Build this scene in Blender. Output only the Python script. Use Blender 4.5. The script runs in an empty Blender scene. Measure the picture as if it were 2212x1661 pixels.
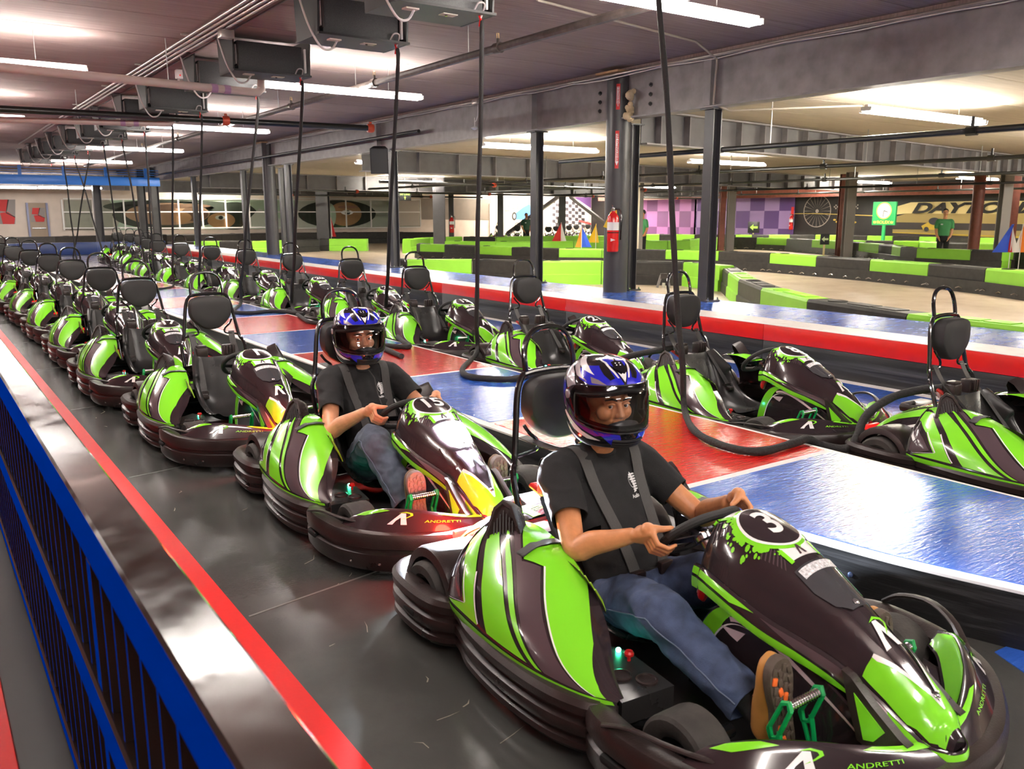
import bpy, bmesh, math, random
import numpy as np
from mathutils import Vector, Matrix, noise
from mathutils.geometry import tessellate_polygon
from math import sin, cos, pi, radians, sqrt

random.seed(7)
SC = bpy.context.scene
COL = SC.collection
R = radians

# ---------------------------------------------------------------- camera
PX_F = 1850.0                       # focal length in pixels of the 2212 x 1661 frame
PITCH = math.atan((830.5 - 463.0) / PX_F)
YAW = math.atan2((1106 + 210) / PX_F, cos(PITCH) + (830.5 - 463.0) / PX_F * sin(PITCH))
EYE = Vector((0, 0, 1.65))
cam_data = bpy.data.cameras.new('camera')
cam_data.sensor_width = 36.0
cam_data.sensor_fit = 'HORIZONTAL'
cam_data.lens = PX_F / 2212 * 36.0
cam_data.clip_start = 0.02
cam_data.clip_end = 300
cam_data.dof.use_dof = True
cam_data.dof.focus_distance = 5.5
cam_data.dof.aperture_fstop = 6.5
cam = bpy.data.objects.new('camera', cam_data)
cam.location = EYE
cam.rotation_euler = (pi / 2 - PITCH, 0, -YAW)
COL.objects.link(cam)
SC.camera = cam

# ---------------------------------------------------------------- world, exposure
world = bpy.data.worlds.new('hall_air')
world.use_nodes = True
world.node_tree.nodes['Background'].inputs[0].default_value = (0.9, 0.92, 1.0, 1)
world.node_tree.nodes['Background'].inputs[1].default_value = 0.22
SC.world = world
SC.view_settings.view_transform = 'Standard'
SC.view_settings.look = 'None'
SC.view_settings.gamma = 1.0
SC.view_settings.use_curve_mapping = False
SC.view_settings.exposure = 1.75
TUBE_STRENGTH = 42.0                # fluorescent tubes, the only strong light in the hall

# ---------------------------------------------------------------- pixels to places
def ray(px, py):
    r = (px - 1106) / PX_F; u = -(py - 830.5) / PX_F
    fw = cos(PITCH) + u * sin(PITCH); up = u * cos(PITCH) - sin(PITCH)
    return Vector((sin(YAW) * fw + cos(YAW) * r, cos(YAW) * fw - sin(YAW) * r, up))
def at_z(px, py, z=0.0):
    d = ray(px, py); return EYE + d * ((z - EYE.z) / d.z)
def at_x(px, py, x):
    d = ray(px, py); return EYE + d * (x / d.x)
def at_y(px, py, y):
    d = ray(px, py); return EYE + d * (y / d.y)

# ---------------------------------------------------------------- materials
MATS = {}
def mat(name, col, rough=0.5, metal=0.0, coat=0.0, var=0.0, vscale=6.0, bump=0.0, bscale=60.0,
        emit=None, estr=0.0, trans=0.0, alpha=1.0, rvar=0.0, stretch=(1, 1, 1), spec=0.5, ior=1.45):
    if name in MATS: return MATS[name]
    m = bpy.data.materials.new(name); m.use_nodes = True
    nt = m.node_tree; N = nt.nodes; Lk = nt.links
    b = N['Principled BSDF']
    b.inputs['Base Color'].default_value = (*col, 1)
    b.inputs['Roughness'].default_value = rough
    b.inputs['Metallic'].default_value = metal
    b.inputs['Coat Weight'].default_value = coat
    b.inputs['Coat Roughness'].default_value = 0.06
    b.inputs['Specular IOR Level'].default_value = spec
    b.inputs['IOR'].default_value = ior
    b.inputs['Transmission Weight'].default_value = trans
    b.inputs['Alpha'].default_value = alpha
    if emit:
        b.inputs['Emission Color'].default_value = (*emit, 1)
        b.inputs['Emission Strength'].default_value = estr
    if var or bump or rvar:
        tc = N.new('ShaderNodeTexCoord'); mp = N.new('ShaderNodeMapping')
        mp.inputs['Scale'].default_value = stretch
        Lk.new(tc.outputs['Object'], mp.inputs[0])
    if var or rvar:
        no = N.new('ShaderNodeTexNoise'); no.inputs['Scale'].default_value = vscale; no.inputs['Detail'].default_value = 6
        Lk.new(mp.outputs[0], no.inputs['Vector'])
        if var:
            mr = N.new('ShaderNodeMapRange'); mr.inputs[1].default_value = .3; mr.inputs[2].default_value = .7
            mr.inputs[3].default_value = 1 - var; mr.inputs[4].default_value = 1 + var
            Lk.new(no.outputs[0], mr.inputs[0])
            mx = N.new('ShaderNodeMix'); mx.data_type = 'RGBA'; mx.blend_type = 'MULTIPLY'; mx.inputs[0].default_value = 1
            mx.inputs[6].default_value = (*col, 1); Lk.new(mr.outputs[0], mx.inputs[7])
            Lk.new(mx.outputs[2], b.inputs['Base Color'])
        if rvar:
            mr = N.new('ShaderNodeMapRange'); mr.inputs[1].default_value = .3; mr.inputs[2].default_value = .7
            mr.inputs[3].default_value = max(.02, rough - rvar); mr.inputs[4].default_value = rough + rvar
            Lk.new(no.outputs[0], mr.inputs[0]); Lk.new(mr.outputs[0], b.inputs['Roughness'])
    if bump:
        n2 = N.new('ShaderNodeTexNoise'); n2.inputs['Scale'].default_value = bscale; n2.inputs['Detail'].default_value = 4
        Lk.new(mp.outputs[0], n2.inputs['Vector'])
        bp = N.new('ShaderNodeBump'); bp.inputs['Strength'].default_value = bump; bp.inputs['Distance'].default_value = .01
        Lk.new(n2.outputs[0], bp.inputs['Height']); Lk.new(bp.outputs[0], b.inputs['Normal'])
    MATS[name] = m
    return m

# ---------------------------------------------------------------- mesh builder
class MB:
    def __init__(s): s.v = []; s.f = []; s.m = []
    def add(s, vs, fs, mi=0):
        o = len(s.v); s.v += [tuple(p) for p in vs]
        for f in fs: s.f.append(tuple(i + o for i in f)); s.m.append(mi)
        return s
    def box(s, c, d, mi=0, M=None, taper=1.0):
        x, y, z = d[0] / 2, d[1] / 2, d[2] / 2
        vs = [Vector((sx * x * (taper if sz > 0 else 1), sy * y * (taper if sz > 0 else 1), sz * z)) for sx in (-1, 1) for sy in (-1, 1) for sz in (-1, 1)]
        if M is not None: vs = [M @ p for p in vs]
        vs = [p + Vector(c) for p in vs]
        return s.add(vs, [(0, 1, 3, 2), (4, 6, 7, 5), (0, 4, 5, 1), (2, 3, 7, 6), (0, 2, 6, 4), (1, 5, 7, 3)], mi)
    def bbox(s, c, d, r=.01, mi=0, M=None):
        """box with bevelled edges"""
        bm = bmesh.new(); bmesh.ops.create_cube(bm, size=1)
        for v in bm.verts: v.co = Vector((v.co.x * d[0], v.co.y * d[1], v.co.z * d[2]))
        bmesh.ops.bevel(bm, geom=bm.edges[:] , offset=min(r, min(d) * .45), segments=2, affect='EDGES', profile=.5)
        return s.bm(bm, Vector(c), mi, M)
    def bm(s, bm, off=Vector((0, 0, 0)), mi=0, M=None):
        bm.verts.index_update()
        vs = [(M @ v.co if M is not None else v.co) + off for v in bm.verts]
        fs = [[v.index for v in f.verts] for f in bm.faces]
        bm.free()
        return s.add(vs, fs, mi)
    def tube(s, pts, r, n=8, mi=0, closed=False, cap=True, flat=1.0, up=Vector((0, 0, 1))):
        P = [Vector(p) for p in pts]; k = len(P)
        rs = r if isinstance(r, (list, tuple)) else [r] * k
        rings = []; prevx = None
        for i in range(k):
            if closed: t = P[(i + 1) % k] - P[i - 1]
            elif i == 0: t = P[1] - P[0]
            elif i == k - 1: t = P[-1] - P[-2]
            else: t = (P[i + 1] - P[i]).normalized() + (P[i] - P[i - 1]).normalized()
            t = t.normalized() if t.length > 1e-9 else Vector((0, 0, 1))
            if prevx is None:
                a = up if abs(t.dot(up)) < .95 else Vector((1, 0, 0)) if abs(t.x) < .9 else Vector((0, 1, 0))
                x = (a - t * a.dot(t)).normalized()
            else:
                x = (prevx - t * prevx.dot(t))
                x = x.normalized() if x.length > 1e-6 else prevx
            prevx = x; y = t.cross(x)
            rings.append([P[i] + (x * cos(2 * pi * j / n) * flat + y * sin(2 * pi * j / n)) * rs[i] for j in range(n)])
        vs = [p for rg in rings for p in rg]; fs = []
        for i in range(k if closed else k - 1):
            a = i * n; b = ((i + 1) % k) * n
            for j in range(n): fs.append((a + j, a + (j + 1) % n, b + (j + 1) % n, b + j))
        if cap and not closed:
            fs.append(tuple(range(n))[::-1]); fs.append(tuple(range((k - 1) * n, k * n)))
        return s.add(vs, fs, mi)
    def lathe(s, prof, n=24, mi=0, M=None, c=(0, 0, 0), cap=True):
        """prof: (r, z) pairs about local z"""
        vs = []; fs = []
        for r, z in prof:
            for j in range(n):
                p = Vector((r * cos(2 * pi * j / n), r * sin(2 * pi * j / n), z))
                vs.append((M @ p if M is not None else p) + Vector(c))
        for i in range(len(prof) - 1):
            for j in range(n): fs.append((i * n + j, i * n + (j + 1) % n, (i + 1) * n + (j + 1) % n, (i + 1) * n + j))
        if cap:
            fs.append(tuple(range(n))[::-1]); fs.append(tuple(range((len(prof) - 1) * n, len(prof) * n)))
        return s.add(vs, fs, mi)
    def prism(s, poly, lo, hi, axis=2, mi=0, M=None, c=(0, 0, 0)):
        """extrude a 2-D polygon along an axis"""
        n = len(poly)
        def mk(a, b, h):
            p = {0: (h, a, b), 1: (a, h, b), 2: (a, b, h)}[axis]; p = Vector(p)
            return (M @ p if M is not None else p) + Vector(c)
        vs = [mk(a, b, lo) for a, b in poly] + [mk(a, b, hi) for a, b in poly]
        fs = [tuple(range(n))[::-1], tuple(range(n, 2 * n))] + [(i, (i + 1) % n, n + (i + 1) % n, n + i) for i in range(n)]
        return s.add(vs, fs, mi)
    def grid(s, rows, mi=0, closeu=False, closev=False):
        nu = len(rows); nv = len(rows[0]); vs = [p for r in rows for p in r]; fs = []
        for i in range(nu if closeu else nu - 1):
            for j in range(nv if closev else nv - 1):
                a, b = i, (i + 1) % nu; c, d = j, (j + 1) % nv
                fs.append((a * nv + c, a * nv + d, b * nv + d, b * nv + c))
        return s.add(vs, fs, mi)
    def sphere(s, c, r, n=12, mi=0, sc=(1, 1, 1), M=None):
        rows = []
        for i in range(n + 1):
            a = pi * i / n; rows.append([])
            for j in range(2 * n):
                p = Vector((sin(a) * cos(pi * j / n) * sc[0], sin(a) * sin(pi * j / n) * sc[1], cos(a) * sc[2])) * r
                rows[-1].append((M @ p if M is not None else p) + Vector(c))
        return s.grid(rows, mi, closev=True)
    def mesh(s, name, smooth=35, fix=True):
        me = bpy.data.meshes.new(name)
        me.from_pydata(s.v, [], s.f)
        if s.m and max(s.m) > 0: me.polygons.foreach_set('material_index', s.m)
        if fix:
            bm = bmesh.new(); bm.from_mesh(me)
            bmesh.ops.remove_doubles(bm, verts=bm.verts, dist=1e-5)
            bmesh.ops.recalc_face_normals(bm, faces=bm.faces); bm.to_mesh(me); bm.free()
        me.update()
        if smooth:
            me.shade_smooth(); me.set_sharp_from_angle(angle=R(smooth))
        return me
    def build(s, name, mats, parent=None, smooth=35, fix=True):
        me = s.mesh(name, smooth, fix)
        for m in (mats if isinstance(mats, (list, tuple)) else [mats]): me.materials.append(m)
        return place(name, me, parent)

def place(name, me, parent=None, loc=None, rot=None):
    o = bpy.data.objects.new(name, me); COL.objects.link(o)
    if parent is not None: o.parent = parent
    if loc is not None: o.location = loc
    if rot is not None: o.rotation_euler = rot
    return o
def tag(o, label=None, cat=None, group=None, kind=None):
    if label: o['label'] = label
    if cat: o['category'] = cat
    if group: o['group'] = group
    if kind: o['kind'] = kind
    return o
def thing(name, label, cat, loc=(0, 0, 0), rz=0.0, group=None):
    o = bpy.data.objects.new(name, None); COL.objects.link(o)
    o.empty_display_size = .1
    o.location = loc; o.rotation_euler = (0, 0, rz)
    return tag(o, label, cat, group)
def copy_tree(o, parent=None):
    c = o.copy(); COL.objects.link(c)
    if parent is not None: c.parent = parent
    for ch in list(o.children): copy_tree(ch, c)
    return c

# ---------------------------------------------------------------- curves and surfaces
def spline(pts, n, closed=False):
    """Catmull-Rom through points (any dimension), n samples"""
    P = [np.array(p, float) for p in pts]; k = len(P); out = []
    for i in range(n):
        t = i / n * k if closed else i / (n - 1) * (k - 1)
        a = int(math.floor(t)); a = min(a, k - 2) if not closed else a % k
        f = t - math.floor(t) if closed else t - a
        g = (lambda q: P[q % k]) if closed else (lambda q: P[max(0, min(k - 1, q))])
        p0, p1, p2, p3 = g(a - 1), g(a), g(a + 1), g(a + 2)
        out.append(.5 * ((2 * p1) + (-p0 + p2) * f + (2 * p0 - 5 * p1 + 4 * p2 - p3) * f * f + (-p0 + 3 * p1 - 3 * p2 + p3) * f ** 3))
    return out
def crom(pts, t):
    k = len(pts); t = max(0.0, min(1.0, t)) * (k - 1); a = min(int(t), k - 2); f = t - a
    g = lambda q: np.asarray(pts[max(0, min(k - 1, q))], float)
    p0, p1, p2, p3 = g(a - 1), g(a), g(a + 1), g(a + 2)
    return .5 * ((2 * p1) + (-p0 + p2) * f + (2 * p0 - 5 * p1 + 4 * p2 - p3) * f * f + (-p0 + 3 * p1 - 3 * p2 + p3) * f ** 3)
class Surf:
    """a surface lofted through sections (each a list of 3-D points)"""
    def __init__(s, sections, flip=False): s.sec = [[np.array(p, float) for p in c] for c in sections]; s.flip = flip
    def p(s, u, v):
        return Vector(crom([crom(c, v) for c in s.sec], u))
    def n(s, u, v, e=.004):
        a = s.p(min(1, u + e), v) - s.p(max(0, u - e), v); b = s.p(u, min(1, v + e)) - s.p(u, max(0, v - e))
        n = a.cross(b); n = n.normalized() if n.length > 1e-12 else Vector((0, 0, 1))
        return -n if s.flip else n
    def off(s, u, v, d): return s.p(u, v) + s.n(u, v) * d
    def grid(s, nu, nv): return [[s.p(i / nu, j / nv) for j in range(nv + 1)] for i in range(nu + 1)]
def cut_poly(poly, du, dv, holes=()):
    """triangulate a flat polygon (any concave outline) and slice it on a grid"""
    bm = bmesh.new()
    vs = [bm.verts.new((a, b, 0)) for a, b in poly]
    for t in tessellate_polygon([[Vector((a, b, 0)) for a, b in poly]]):
        try: bm.faces.new([vs[i] for i in t])
        except ValueError: pass
    return slice_bm(bm, du, dv)
def slice_bm(bm, du, dv):
    xs = [v.co.x for v in bm.verts]; ys = [v.co.y for v in bm.verts]
    if not xs: return bm
    for ax, st, lo, hi in ((0, du, min(xs), max(xs)), (1, dv, min(ys), max(ys))):
        k = math.ceil(lo / st + 1e-6)
        while k * st < hi - 1e-6:
            co = [0, 0, 0]; no = [0, 0, 0]; co[ax] = k * st; no[ax] = 1
            bmesh.ops.bisect_plane(bm, geom=bm.verts[:] + bm.edges[:] + bm.faces[:], plane_co=co, plane_no=no, dist=1e-7)
            k += 1
    return bm
def decal(mb, poly, fn, du=.06, dv=.06, mi=0):
    """put a flat outline on a curved surface: fn(a, b) gives the lifted point"""
    bm = cut_poly(poly, du, dv)
    for v in bm.verts: v.co = fn(v.co.x, v.co.y)
    return mb.bm(bm, mi=mi)
def text_bm(body, size=1.0, bold=0.0, align='CENTER'):
    cu = bpy.data.curves.new('lettering', 'FONT'); cu.body = body; cu.size = size
    cu.align_x = align; cu.align_y = 'CENTER'; cu.offset = bold; cu.resolution_u = 4
    o = bpy.data.objects.new('lettering', cu); COL.objects.link(o)
    dg = bpy.context.evaluated_depsgraph_get()
    me = bpy.data.meshes.new_from_object(o.evaluated_get(dg))
    bm = bmesh.new(); bm.from_mesh(me)
    bpy.data.objects.remove(o); bpy.data.curves.remove(cu); bpy.data.meshes.remove(me)
    return bm
def decal_text(mb, body, size, fn, du=.05, dv=.05, mi=0, bold=0.0):
    bm = text_bm(body, size, bold); bmesh.ops.triangulate(bm, faces=bm.faces[:]); slice_bm(bm, du, dv)
    for v in bm.verts: v.co = fn(v.co.x, v.co.y)
    return mb.bm(bm, mi=mi)
def circle2(cx, cy, rx, ry, n=32): return [(cx + rx * cos(2 * pi * i / n), cy + ry * sin(2 * pi * i / n)) for i in range(n)]
def ring_decal(mb, cx, cy, r0, r1, fn, n=36, ex=1.0, mi=0, a0=0, a1=2 * pi):
    rows = [[fn(cx + r * ex * cos(a0 + (a1 - a0) * i / n), cy + r * sin(a0 + (a1 - a0) * i / n)) for r in (r0, (r0 + r1) / 2, r1)] for i in range(n + 1)]
    return mb.grid(rows, mi)
def rot_to(d):
    """matrix turning local z to direction d"""
    return Vector((0, 0, 1)).rotation_difference(Vector(d).normalized()).to_matrix()
# ================================================================ the hall
def paint_mat(name, base, second, scale=3.0, rough=.22, bump=.3, stretch=(1, 1, 1), worn=.5, bscale=40.0, rmax=.5, coat=0.0):
    """brushed floor paint: two tones in long strokes, uneven gloss"""
    m = bpy.data.materials.new(name); m.use_nodes = True; nt = m.node_tree; N = nt.nodes; Lk = nt.links; b = N['Principled BSDF']
    tc = N.new('ShaderNodeTexCoord'); mp = N.new('ShaderNodeMapping'); mp.inputs['Scale'].default_value = stretch; Lk.new(tc.outputs['Object'], mp.inputs[0])
    n1 = N.new('ShaderNodeTexNoise'); n1.inputs['Scale'].default_value = scale; n1.inputs['Detail'].default_value = 8; n1.inputs['Roughness'].default_value = .65; Lk.new(mp.outputs[0], n1.inputs[0])
    cr = N.new('ShaderNodeValToRGB'); cr.color_ramp.elements[0].position = worn - .08; cr.color_ramp.elements[1].position = worn + .22
    cr.color_ramp.elements[0].color = (*base, 1); cr.color_ramp.elements[1].color = (*second, 1)
    Lk.new(n1.outputs[0], cr.inputs[0]); Lk.new(cr.outputs[0], b.inputs['Base Color'])
    mr = N.new('ShaderNodeMapRange'); mr.inputs[1].default_value = .3; mr.inputs[2].default_value = .75; mr.inputs[3].default_value = rough; mr.inputs[4].default_value = rmax
    Lk.new(n1.outputs[0], mr.inputs[0]); Lk.new(mr.outputs[0], b.inputs['Roughness'])
    n2 = N.new('ShaderNodeTexNoise'); n2.inputs['Scale'].default_value = bscale; n2.inputs['Detail'].default_value = 5; Lk.new(mp.outputs[0], n2.inputs[0])
    bp = N.new('ShaderNodeBump'); bp.inputs['Strength'].default_value = bump; bp.inputs['Distance'].default_value = .004
    Lk.new(n2.outputs[0], bp.inputs['Height']); Lk.new(bp.outputs[0], b.inputs['Normal'])
    b.inputs['Coat Weight'].default_value = coat; b.inputs['Coat Roughness'].default_value = .10
    if coat: Lk.new(bp.outputs[0], b.inputs['Coat Normal'])
    return m
M_ASPH = paint_mat('black_sealed_floor', (.050, .051, .048), (.072, .072, .066), 1.6, .14, .10, (1, 1, 1), .55, 90, .30)
M_BLUEP = paint_mat('blue_deck_paint', (.022, .105, .50), (.06, .18, .60), 5, .13, .9, (1, 4, 1), .58, 18, .30, .8)
M_BLUET = paint_mat('blue_terrace_paint', (.022, .095, .46), (.06, .17, .56), 4, .16, .9, (1, 3, 1), .58, 14, .34, .25)
M_REDP = paint_mat('red_deck_paint', (.62, .010, .008), (.66, .03, .02), 5, .13, .9, (1, 4, 1), .58, 18, .30, .8)
M_WHITEP = paint_mat('white_line_paint', (.70, .66, .65), (.52, .48, .47), 8, .3, .4, (1, 1, 1), .62, 30, .6)
M_REDF = paint_mat('red_floor_paint', (.60, .006, .005), (.58, .008, .006), 4, .34, .10, (1, 1, 1), .6, 60, .38)
M_REDF.node_tree.nodes['Principled BSDF'].inputs['Specular IOR Level'].default_value = .15
M_REDW = paint_mat('red_wall_paint', (.66, .010, .006), (.55, .012, .01), 3, .28, .15, (1, 1, 1), .6, 60, .45)
M_BLKB = paint_mat('scuffed_black_board', (.012, .012, .013), (.075, .074, .08), 4, .28, .25, (1, .12, 5), .55, 40, .5)
M_CONC = paint_mat('track_concrete', (.50, .405, .31), (.42, .33, .25), 1.4, .35, .12, (1, 1, 1), .55, 30, .6)
M_CEIL = paint_mat('deck_soffit', (.215, .155, .148), (.33, .25, .235), 4, .8, .6, (.22, 9, 1), .5, 22, .9)
M_CEIL2 = paint_mat('deck_soffit_pale', (.36, .31, .25), (.47, .41, .33), 4, .7, .5, (.25, 6, 1), .5, 22, .9)
M_STEELG = mat('grey_painted_steel', (.10, .094, .098), .42, var=.15, vscale=4)
M_STEELM = mat('mid_grey_steel', (.235, .215, .22), .45, var=.2, vscale=5)
M_COLUMN = mat('charcoal_column_paint', (.046, .044, .048), .38, var=.12, vscale=4)

m = MB(); m.box((18, 21, -.06), (56, 62, .12)); floor = m.build('floor', M_ASPH); tag(floor, kind='structure')
def sheet(name, poly, z, mt, th=.004, parent=None):
    m = MB(); m.prism(poly, z, z + th); return m.build(name, mt, parent, smooth=0)
def rect(x0, x1, y0, y1): return [(x0, y0), (x1, y0), (x1, y1), (x0, y1)]
sheet('red_stripe', rect(.72, .98, -3, 32), 0, M_REDF, parent=floor)
sheet('red_walkway', rect(-6, .10, -3, 30), 0, M_REDF, parent=floor)
sheet('blue_lane', rect(6.55, 7.5, -2, 36), 0, M_BLUEP, parent=floor)
sheet('white_line', rect(7.5, 7.66, -2, 36), 0, M_WHITEP, parent=floor)
sheet('blue_patch', [(3.0, .0), (5.2, .0), (5.2, 1.3), (3.25, 1.42), (3.05, 1.0)], 0, M_BLUEP, parent=floor)
sheet('pale_landing', rect(-2, 7.3, 25.5, 38), 0, mat('pale_floor_paint', (.42, .38, .44), .15, rvar=.08, vscale=3), parent=floor)
sheet('track_surface', [(9.2, -6), (40, -6), (40, 47.4), (-6, 47.4), (-6, 40.5), (9.2, 40.5)], 0, M_CONC, parent=floor)
# painted scratches and tyre scuffs with a shape of their own, joint lines
sj = MB()
for k in range(7):
    y = 1.0 + k * 2.35; sj.prism([(1.0, y), (3.0, y + .35), (3.0, y + .362), (1.0, y + .012)], .0005, .0015)
jl = sj.build('floor_joints', mat('joint_grey', (.11, .11, .10), .5), floor, smooth=0); jl['kind'] = 'stuff'
sc_ = MB(); rr = random.Random(11)
for k in range(90):
    x = 1.0 + rr.random() * 2.0; y = 1.2 + rr.random() ** 1.5 * 9; a = rr.gauss(.3, .6); l = .03 + .12 * rr.random() ** 2; w = .0012 + .002 * rr.random()
    d = Vector((sin(a), cos(a), 0)); s_ = Vector((cos(a), -sin(a), 0)); b = Vector((x, y, .0012)); bend = s_ * l * .3 * rr.random()
    sc_.add([b - s_ * w, b + s_ * w, b + d * l * .5 + bend + s_ * w, b + d * l + s_ * w * .3, b + d * l * .5 + bend - s_ * w], [(0, 1, 2, 3, 4)])
sc = sc_.build('scratches', mat('scratch_tan', (.22, .19, .15), .6), floor, smooth=0); sc['kind'] = 'stuff'

# ---- red and blue platform between the rows
PZ = .24
xl = lambda y: 3.12 - .012 * (y - 2.4); xr = lambda y: 4.50 - .010 * (y - 2)
plat = thing('raised_platform', 'low platform painted in red and blue squares between the two kart rows', 'platform', (0, 0, 0))
edge = [(4.5, .50), (4.0, .62), (3.62, .86), (3.42, 1.18), (3.30, 1.50), (3.20, 1.85), (xl(2.3), 2.3)]
left = [(p[0], p[1]) for p in spline(edge, 24)] + [(xl(y), y) for y in (4, 8, 12, 16, 20, 24.6)]
right = [(xr(y), y) for y in (24.6, 20, 16, 12, 8, 4, 2)] + [(4.56, .9)]
m = MB(); m.prism(left + right, 0, PZ - .012); m.build('side_board', M_BLKB, plat, smooth=20)
m = MB(); m.prism(left + right, PZ - .012, PZ); m.build('white_border', M_WHITEP, plat, smooth=0)
bounds = [3.02, 4.78, 6.62, 8.42, 10.15, 11.9, 13.7, 15.5, 17.3, 19.1, 20.9, 22.7, 24.5]
w = .075; zt = PZ + .003
inner = [(p[0] + w * .7, p[1] + w * .8) for p in left if p[1] < 2.9]
p0 = inner + [(xl(3.0) + w, bounds[0] - .03), (xr(3.0) - w * .5, bounds[0] - .03), (xr(1) - w * .4, .95), (4.45, .62)]
m = MB(); m.prism(p0, PZ, zt); m.build('panel', M_BLUEP, plat, smooth=0)
for i, (a, b) in enumerate(zip(bounds, bounds[1:])):
    a += .03; b -= .03
    m = MB(); m.prism([(xl(a) + w, a), (xr(a) - w * .5, a), (xr(b) - w * .5, b), (xl(b) + w, b)], PZ, zt)
    m.build('panel', M_REDP if i % 2 == 0 else M_BLUEP, plat, smooth=0)
# bolts along its black side
m = MB()
for y in [1.2, 2.0, 2.9, 3.9, 5, 6.2, 7.5, 9]:
    x = xl(y) if y > 2.3 else float(np.interp(y, [p[1] for p in left[:24]], [p[0] for p in left[:24]]))
    m.sphere((x - .001, y, .13), .012, 5)
bo = m.build('bolts', mat('blue_bolt', (.05, .08, .18), .3), plat); bo['kind'] = 'stuff'

# ---- walled terrace with the columns, right of the second row
terr = thing('terrace', 'long terrace with blue top, white edge and red and black front board', 'platform', (0, 0, 0))
TX, TZ, TX2, TY1 = 7.66, .47, 9.25, 36.0
m = MB(); m.box(((TX + TX2) / 2 + .01, 17, .235), (TX2 - TX - .02, 38, TZ - .01)); m.build('core', M_BLKB, terr, smooth=0)
segs = [-2, 2.6, 6.1, 9.6, 13.1, 16.6, 20.1, 23.6, 27.1, 30.6, 34.1, TY1]
for a, b in zip(segs, segs[1:]):
    m = MB(); m.bbox((TX - .012, (a + b) / 2, .145), (.024, b - a - .006, .285), .003); m.build('black_board', M_BLKB, terr)
    m = MB(); m.bbox((TX - .014, (a + b) / 2, .38), (.028, b - a - .006, .178), .003); m.build('red_board', M_REDW, terr)
sheet('white_edge', rect(TX - .03, TX + .46, -2, TY1), TZ - .004, M_WHITEP, .006, terr)
sheet('blue_top', rect(TX + .44, TX2, -2, TY1), TZ - .003, M_BLUET, .006, terr)

# ---- ceiling: planks over the pit lanes, a lower soffit over the track
CZ, CZ2 = 3.75, 3.22
m = MB(); m.box((1.5, 21, CZ + .12), (15.2, 62, .1)); ceil = m.build('ceiling', M_CEIL, smooth=0); tag(ceil, kind='structure')
y = -9.0
while y < 47.4:
    m = MB(); m.box((1.5, y + .6, CZ + .04), (15.2, 1.188, .08)); m.build('plank', M_CEIL, ceil, smooth=0); y += 1.2
m = MB(); m.box((24.8, 21, CZ2 + .12), (31.4, 62, .1)); ceil2 = m.build('ceiling_track', M_CEIL2, smooth=0); tag(ceil2, kind='structure')
y = -9.0
while y < 47.4:
    m = MB(); m.box((24.8, y + .6, CZ2 + .04), (31.4, 1.188, .08)); m.build('plank', M_CEIL2, ceil2, smooth=0); y += 1.2
# ---- walls
M_CREAM = mat('cream_wall_paint', (.66, .57, .50), .6, var=.06, vscale=2)
M_TAUPE = mat('taupe_wall_paint', (.20, .165, .135), .6, var=.08, vscale=2)
m = MB(); m.box((17, 47.6, 1.7), (47, .2, 4.2)); wb = m.build('wall_back', M_CREAM, smooth=0); tag(wb, kind='structure')
m = MB(); m.box((40.1, 19, 1.7), (.2, 58, 4.2)); wr = m.build('wall_right', mat('charcoal_wall_paint', (.020, .017, .018), .5, var=.2, vscale=1.5), smooth=0); tag(wr, kind='structure')
m = MB(); m.box((-6.1, 19, 1.7), (.2, 58, 4.2)); wl = m.build('wall_left', mat('maroon_wall_paint', (.20, .10, .09), .6), smooth=0); tag(wl, kind='structure')
m = MB(); m.box((17, -9.1, 1.7), (47, .2, 4.2)); wf = m.build('wall_front', mat('grey_wall_paint', (.30, .27, .25), .6), smooth=0); tag(wf, kind='structure')
# ================================================================ go-karts
# local frame: the kart faces -y, its right side is -x, z is up, floor at 0
M_PLAST = mat('black_moulded_plastic', (.024, .016, .015), .34, var=.25, vscale=9, bump=.12, bscale=160, rvar=.08)
M_DARK = mat('dark_gloss_sheet', (.026, .018, .021), .16, coat=.6)
M_DARK2 = mat('dark_gloss_sheet_brown', (.075, .05, .058), .2, coat=.5)
M_GREEN = mat('lime_gloss_sheet', (.20, .66, .022), .24, coat=.5)
M_WHITE = mat('white_gloss_sheet', (.80, .78, .78), .25, coat=.5)
M_PINK = mat('pale_rose_stripe', (.62, .47, .52), .3, coat=.3)
M_TUBE = mat('black_painted_tube', (.008, .008, .009), .16, coat=.8)
M_PAD = mat('black_foam_pad', (.022, .021, .021), .62, bump=.1, bscale=300)
M_SEAT = mat('black_seat_shell', (.02, .019, .019), .3, rvar=.08, vscale=5)
M_TYRE = mat('tyre_rubber', (.035, .031, .028), .75, var=.35, vscale=14, bump=.15, bscale=90)
M_RIM = mat('wheel_rim_metal', (.08, .075, .075), .35, metal=.8)
M_STEEL = mat('polished_steel', (.62, .62, .63), .18, metal=1)
M_PEDAL = mat('green_pedal_metal', (.004, .32, .085), .3, coat=.4)
M_BELT = mat('black_webbing', (.045, .043, .042), .42, bump=.5, bscale=120, stretch=(6, .3, .3))
M_RED = mat('red_plastic', (.55, .012, .012), .3)
M_LENS = mat('clear_lens', (.8, .8, .82), .04, trans=.9, ior=1.2)
M_LED_OFF = mat('led_strip_off', (.6, .6, .62), .3, var=.5, vscale=120)
M_LED_ON = mat('led_strip_lit', (1, 1, 1), .3, emit=(.86, .93, 1.0), estr=90)
M_TAIL = mat('tail_light_red', (.5, .01, .01), .3, emit=(1, .02, .015), estr=.25)
M_TAILON = mat('tail_light_lit', (.5, .01, .01), .3, emit=(1, .012, .008), estr=7)
M_LEDG = mat('green_led', (.1, .8, .4), .3, emit=(.05, 1, .45), estr=25)
M_RUBBER = mat('matte_rubber_grip', (.016, .016, .016), .6, bump=.2, bscale=250)
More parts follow.
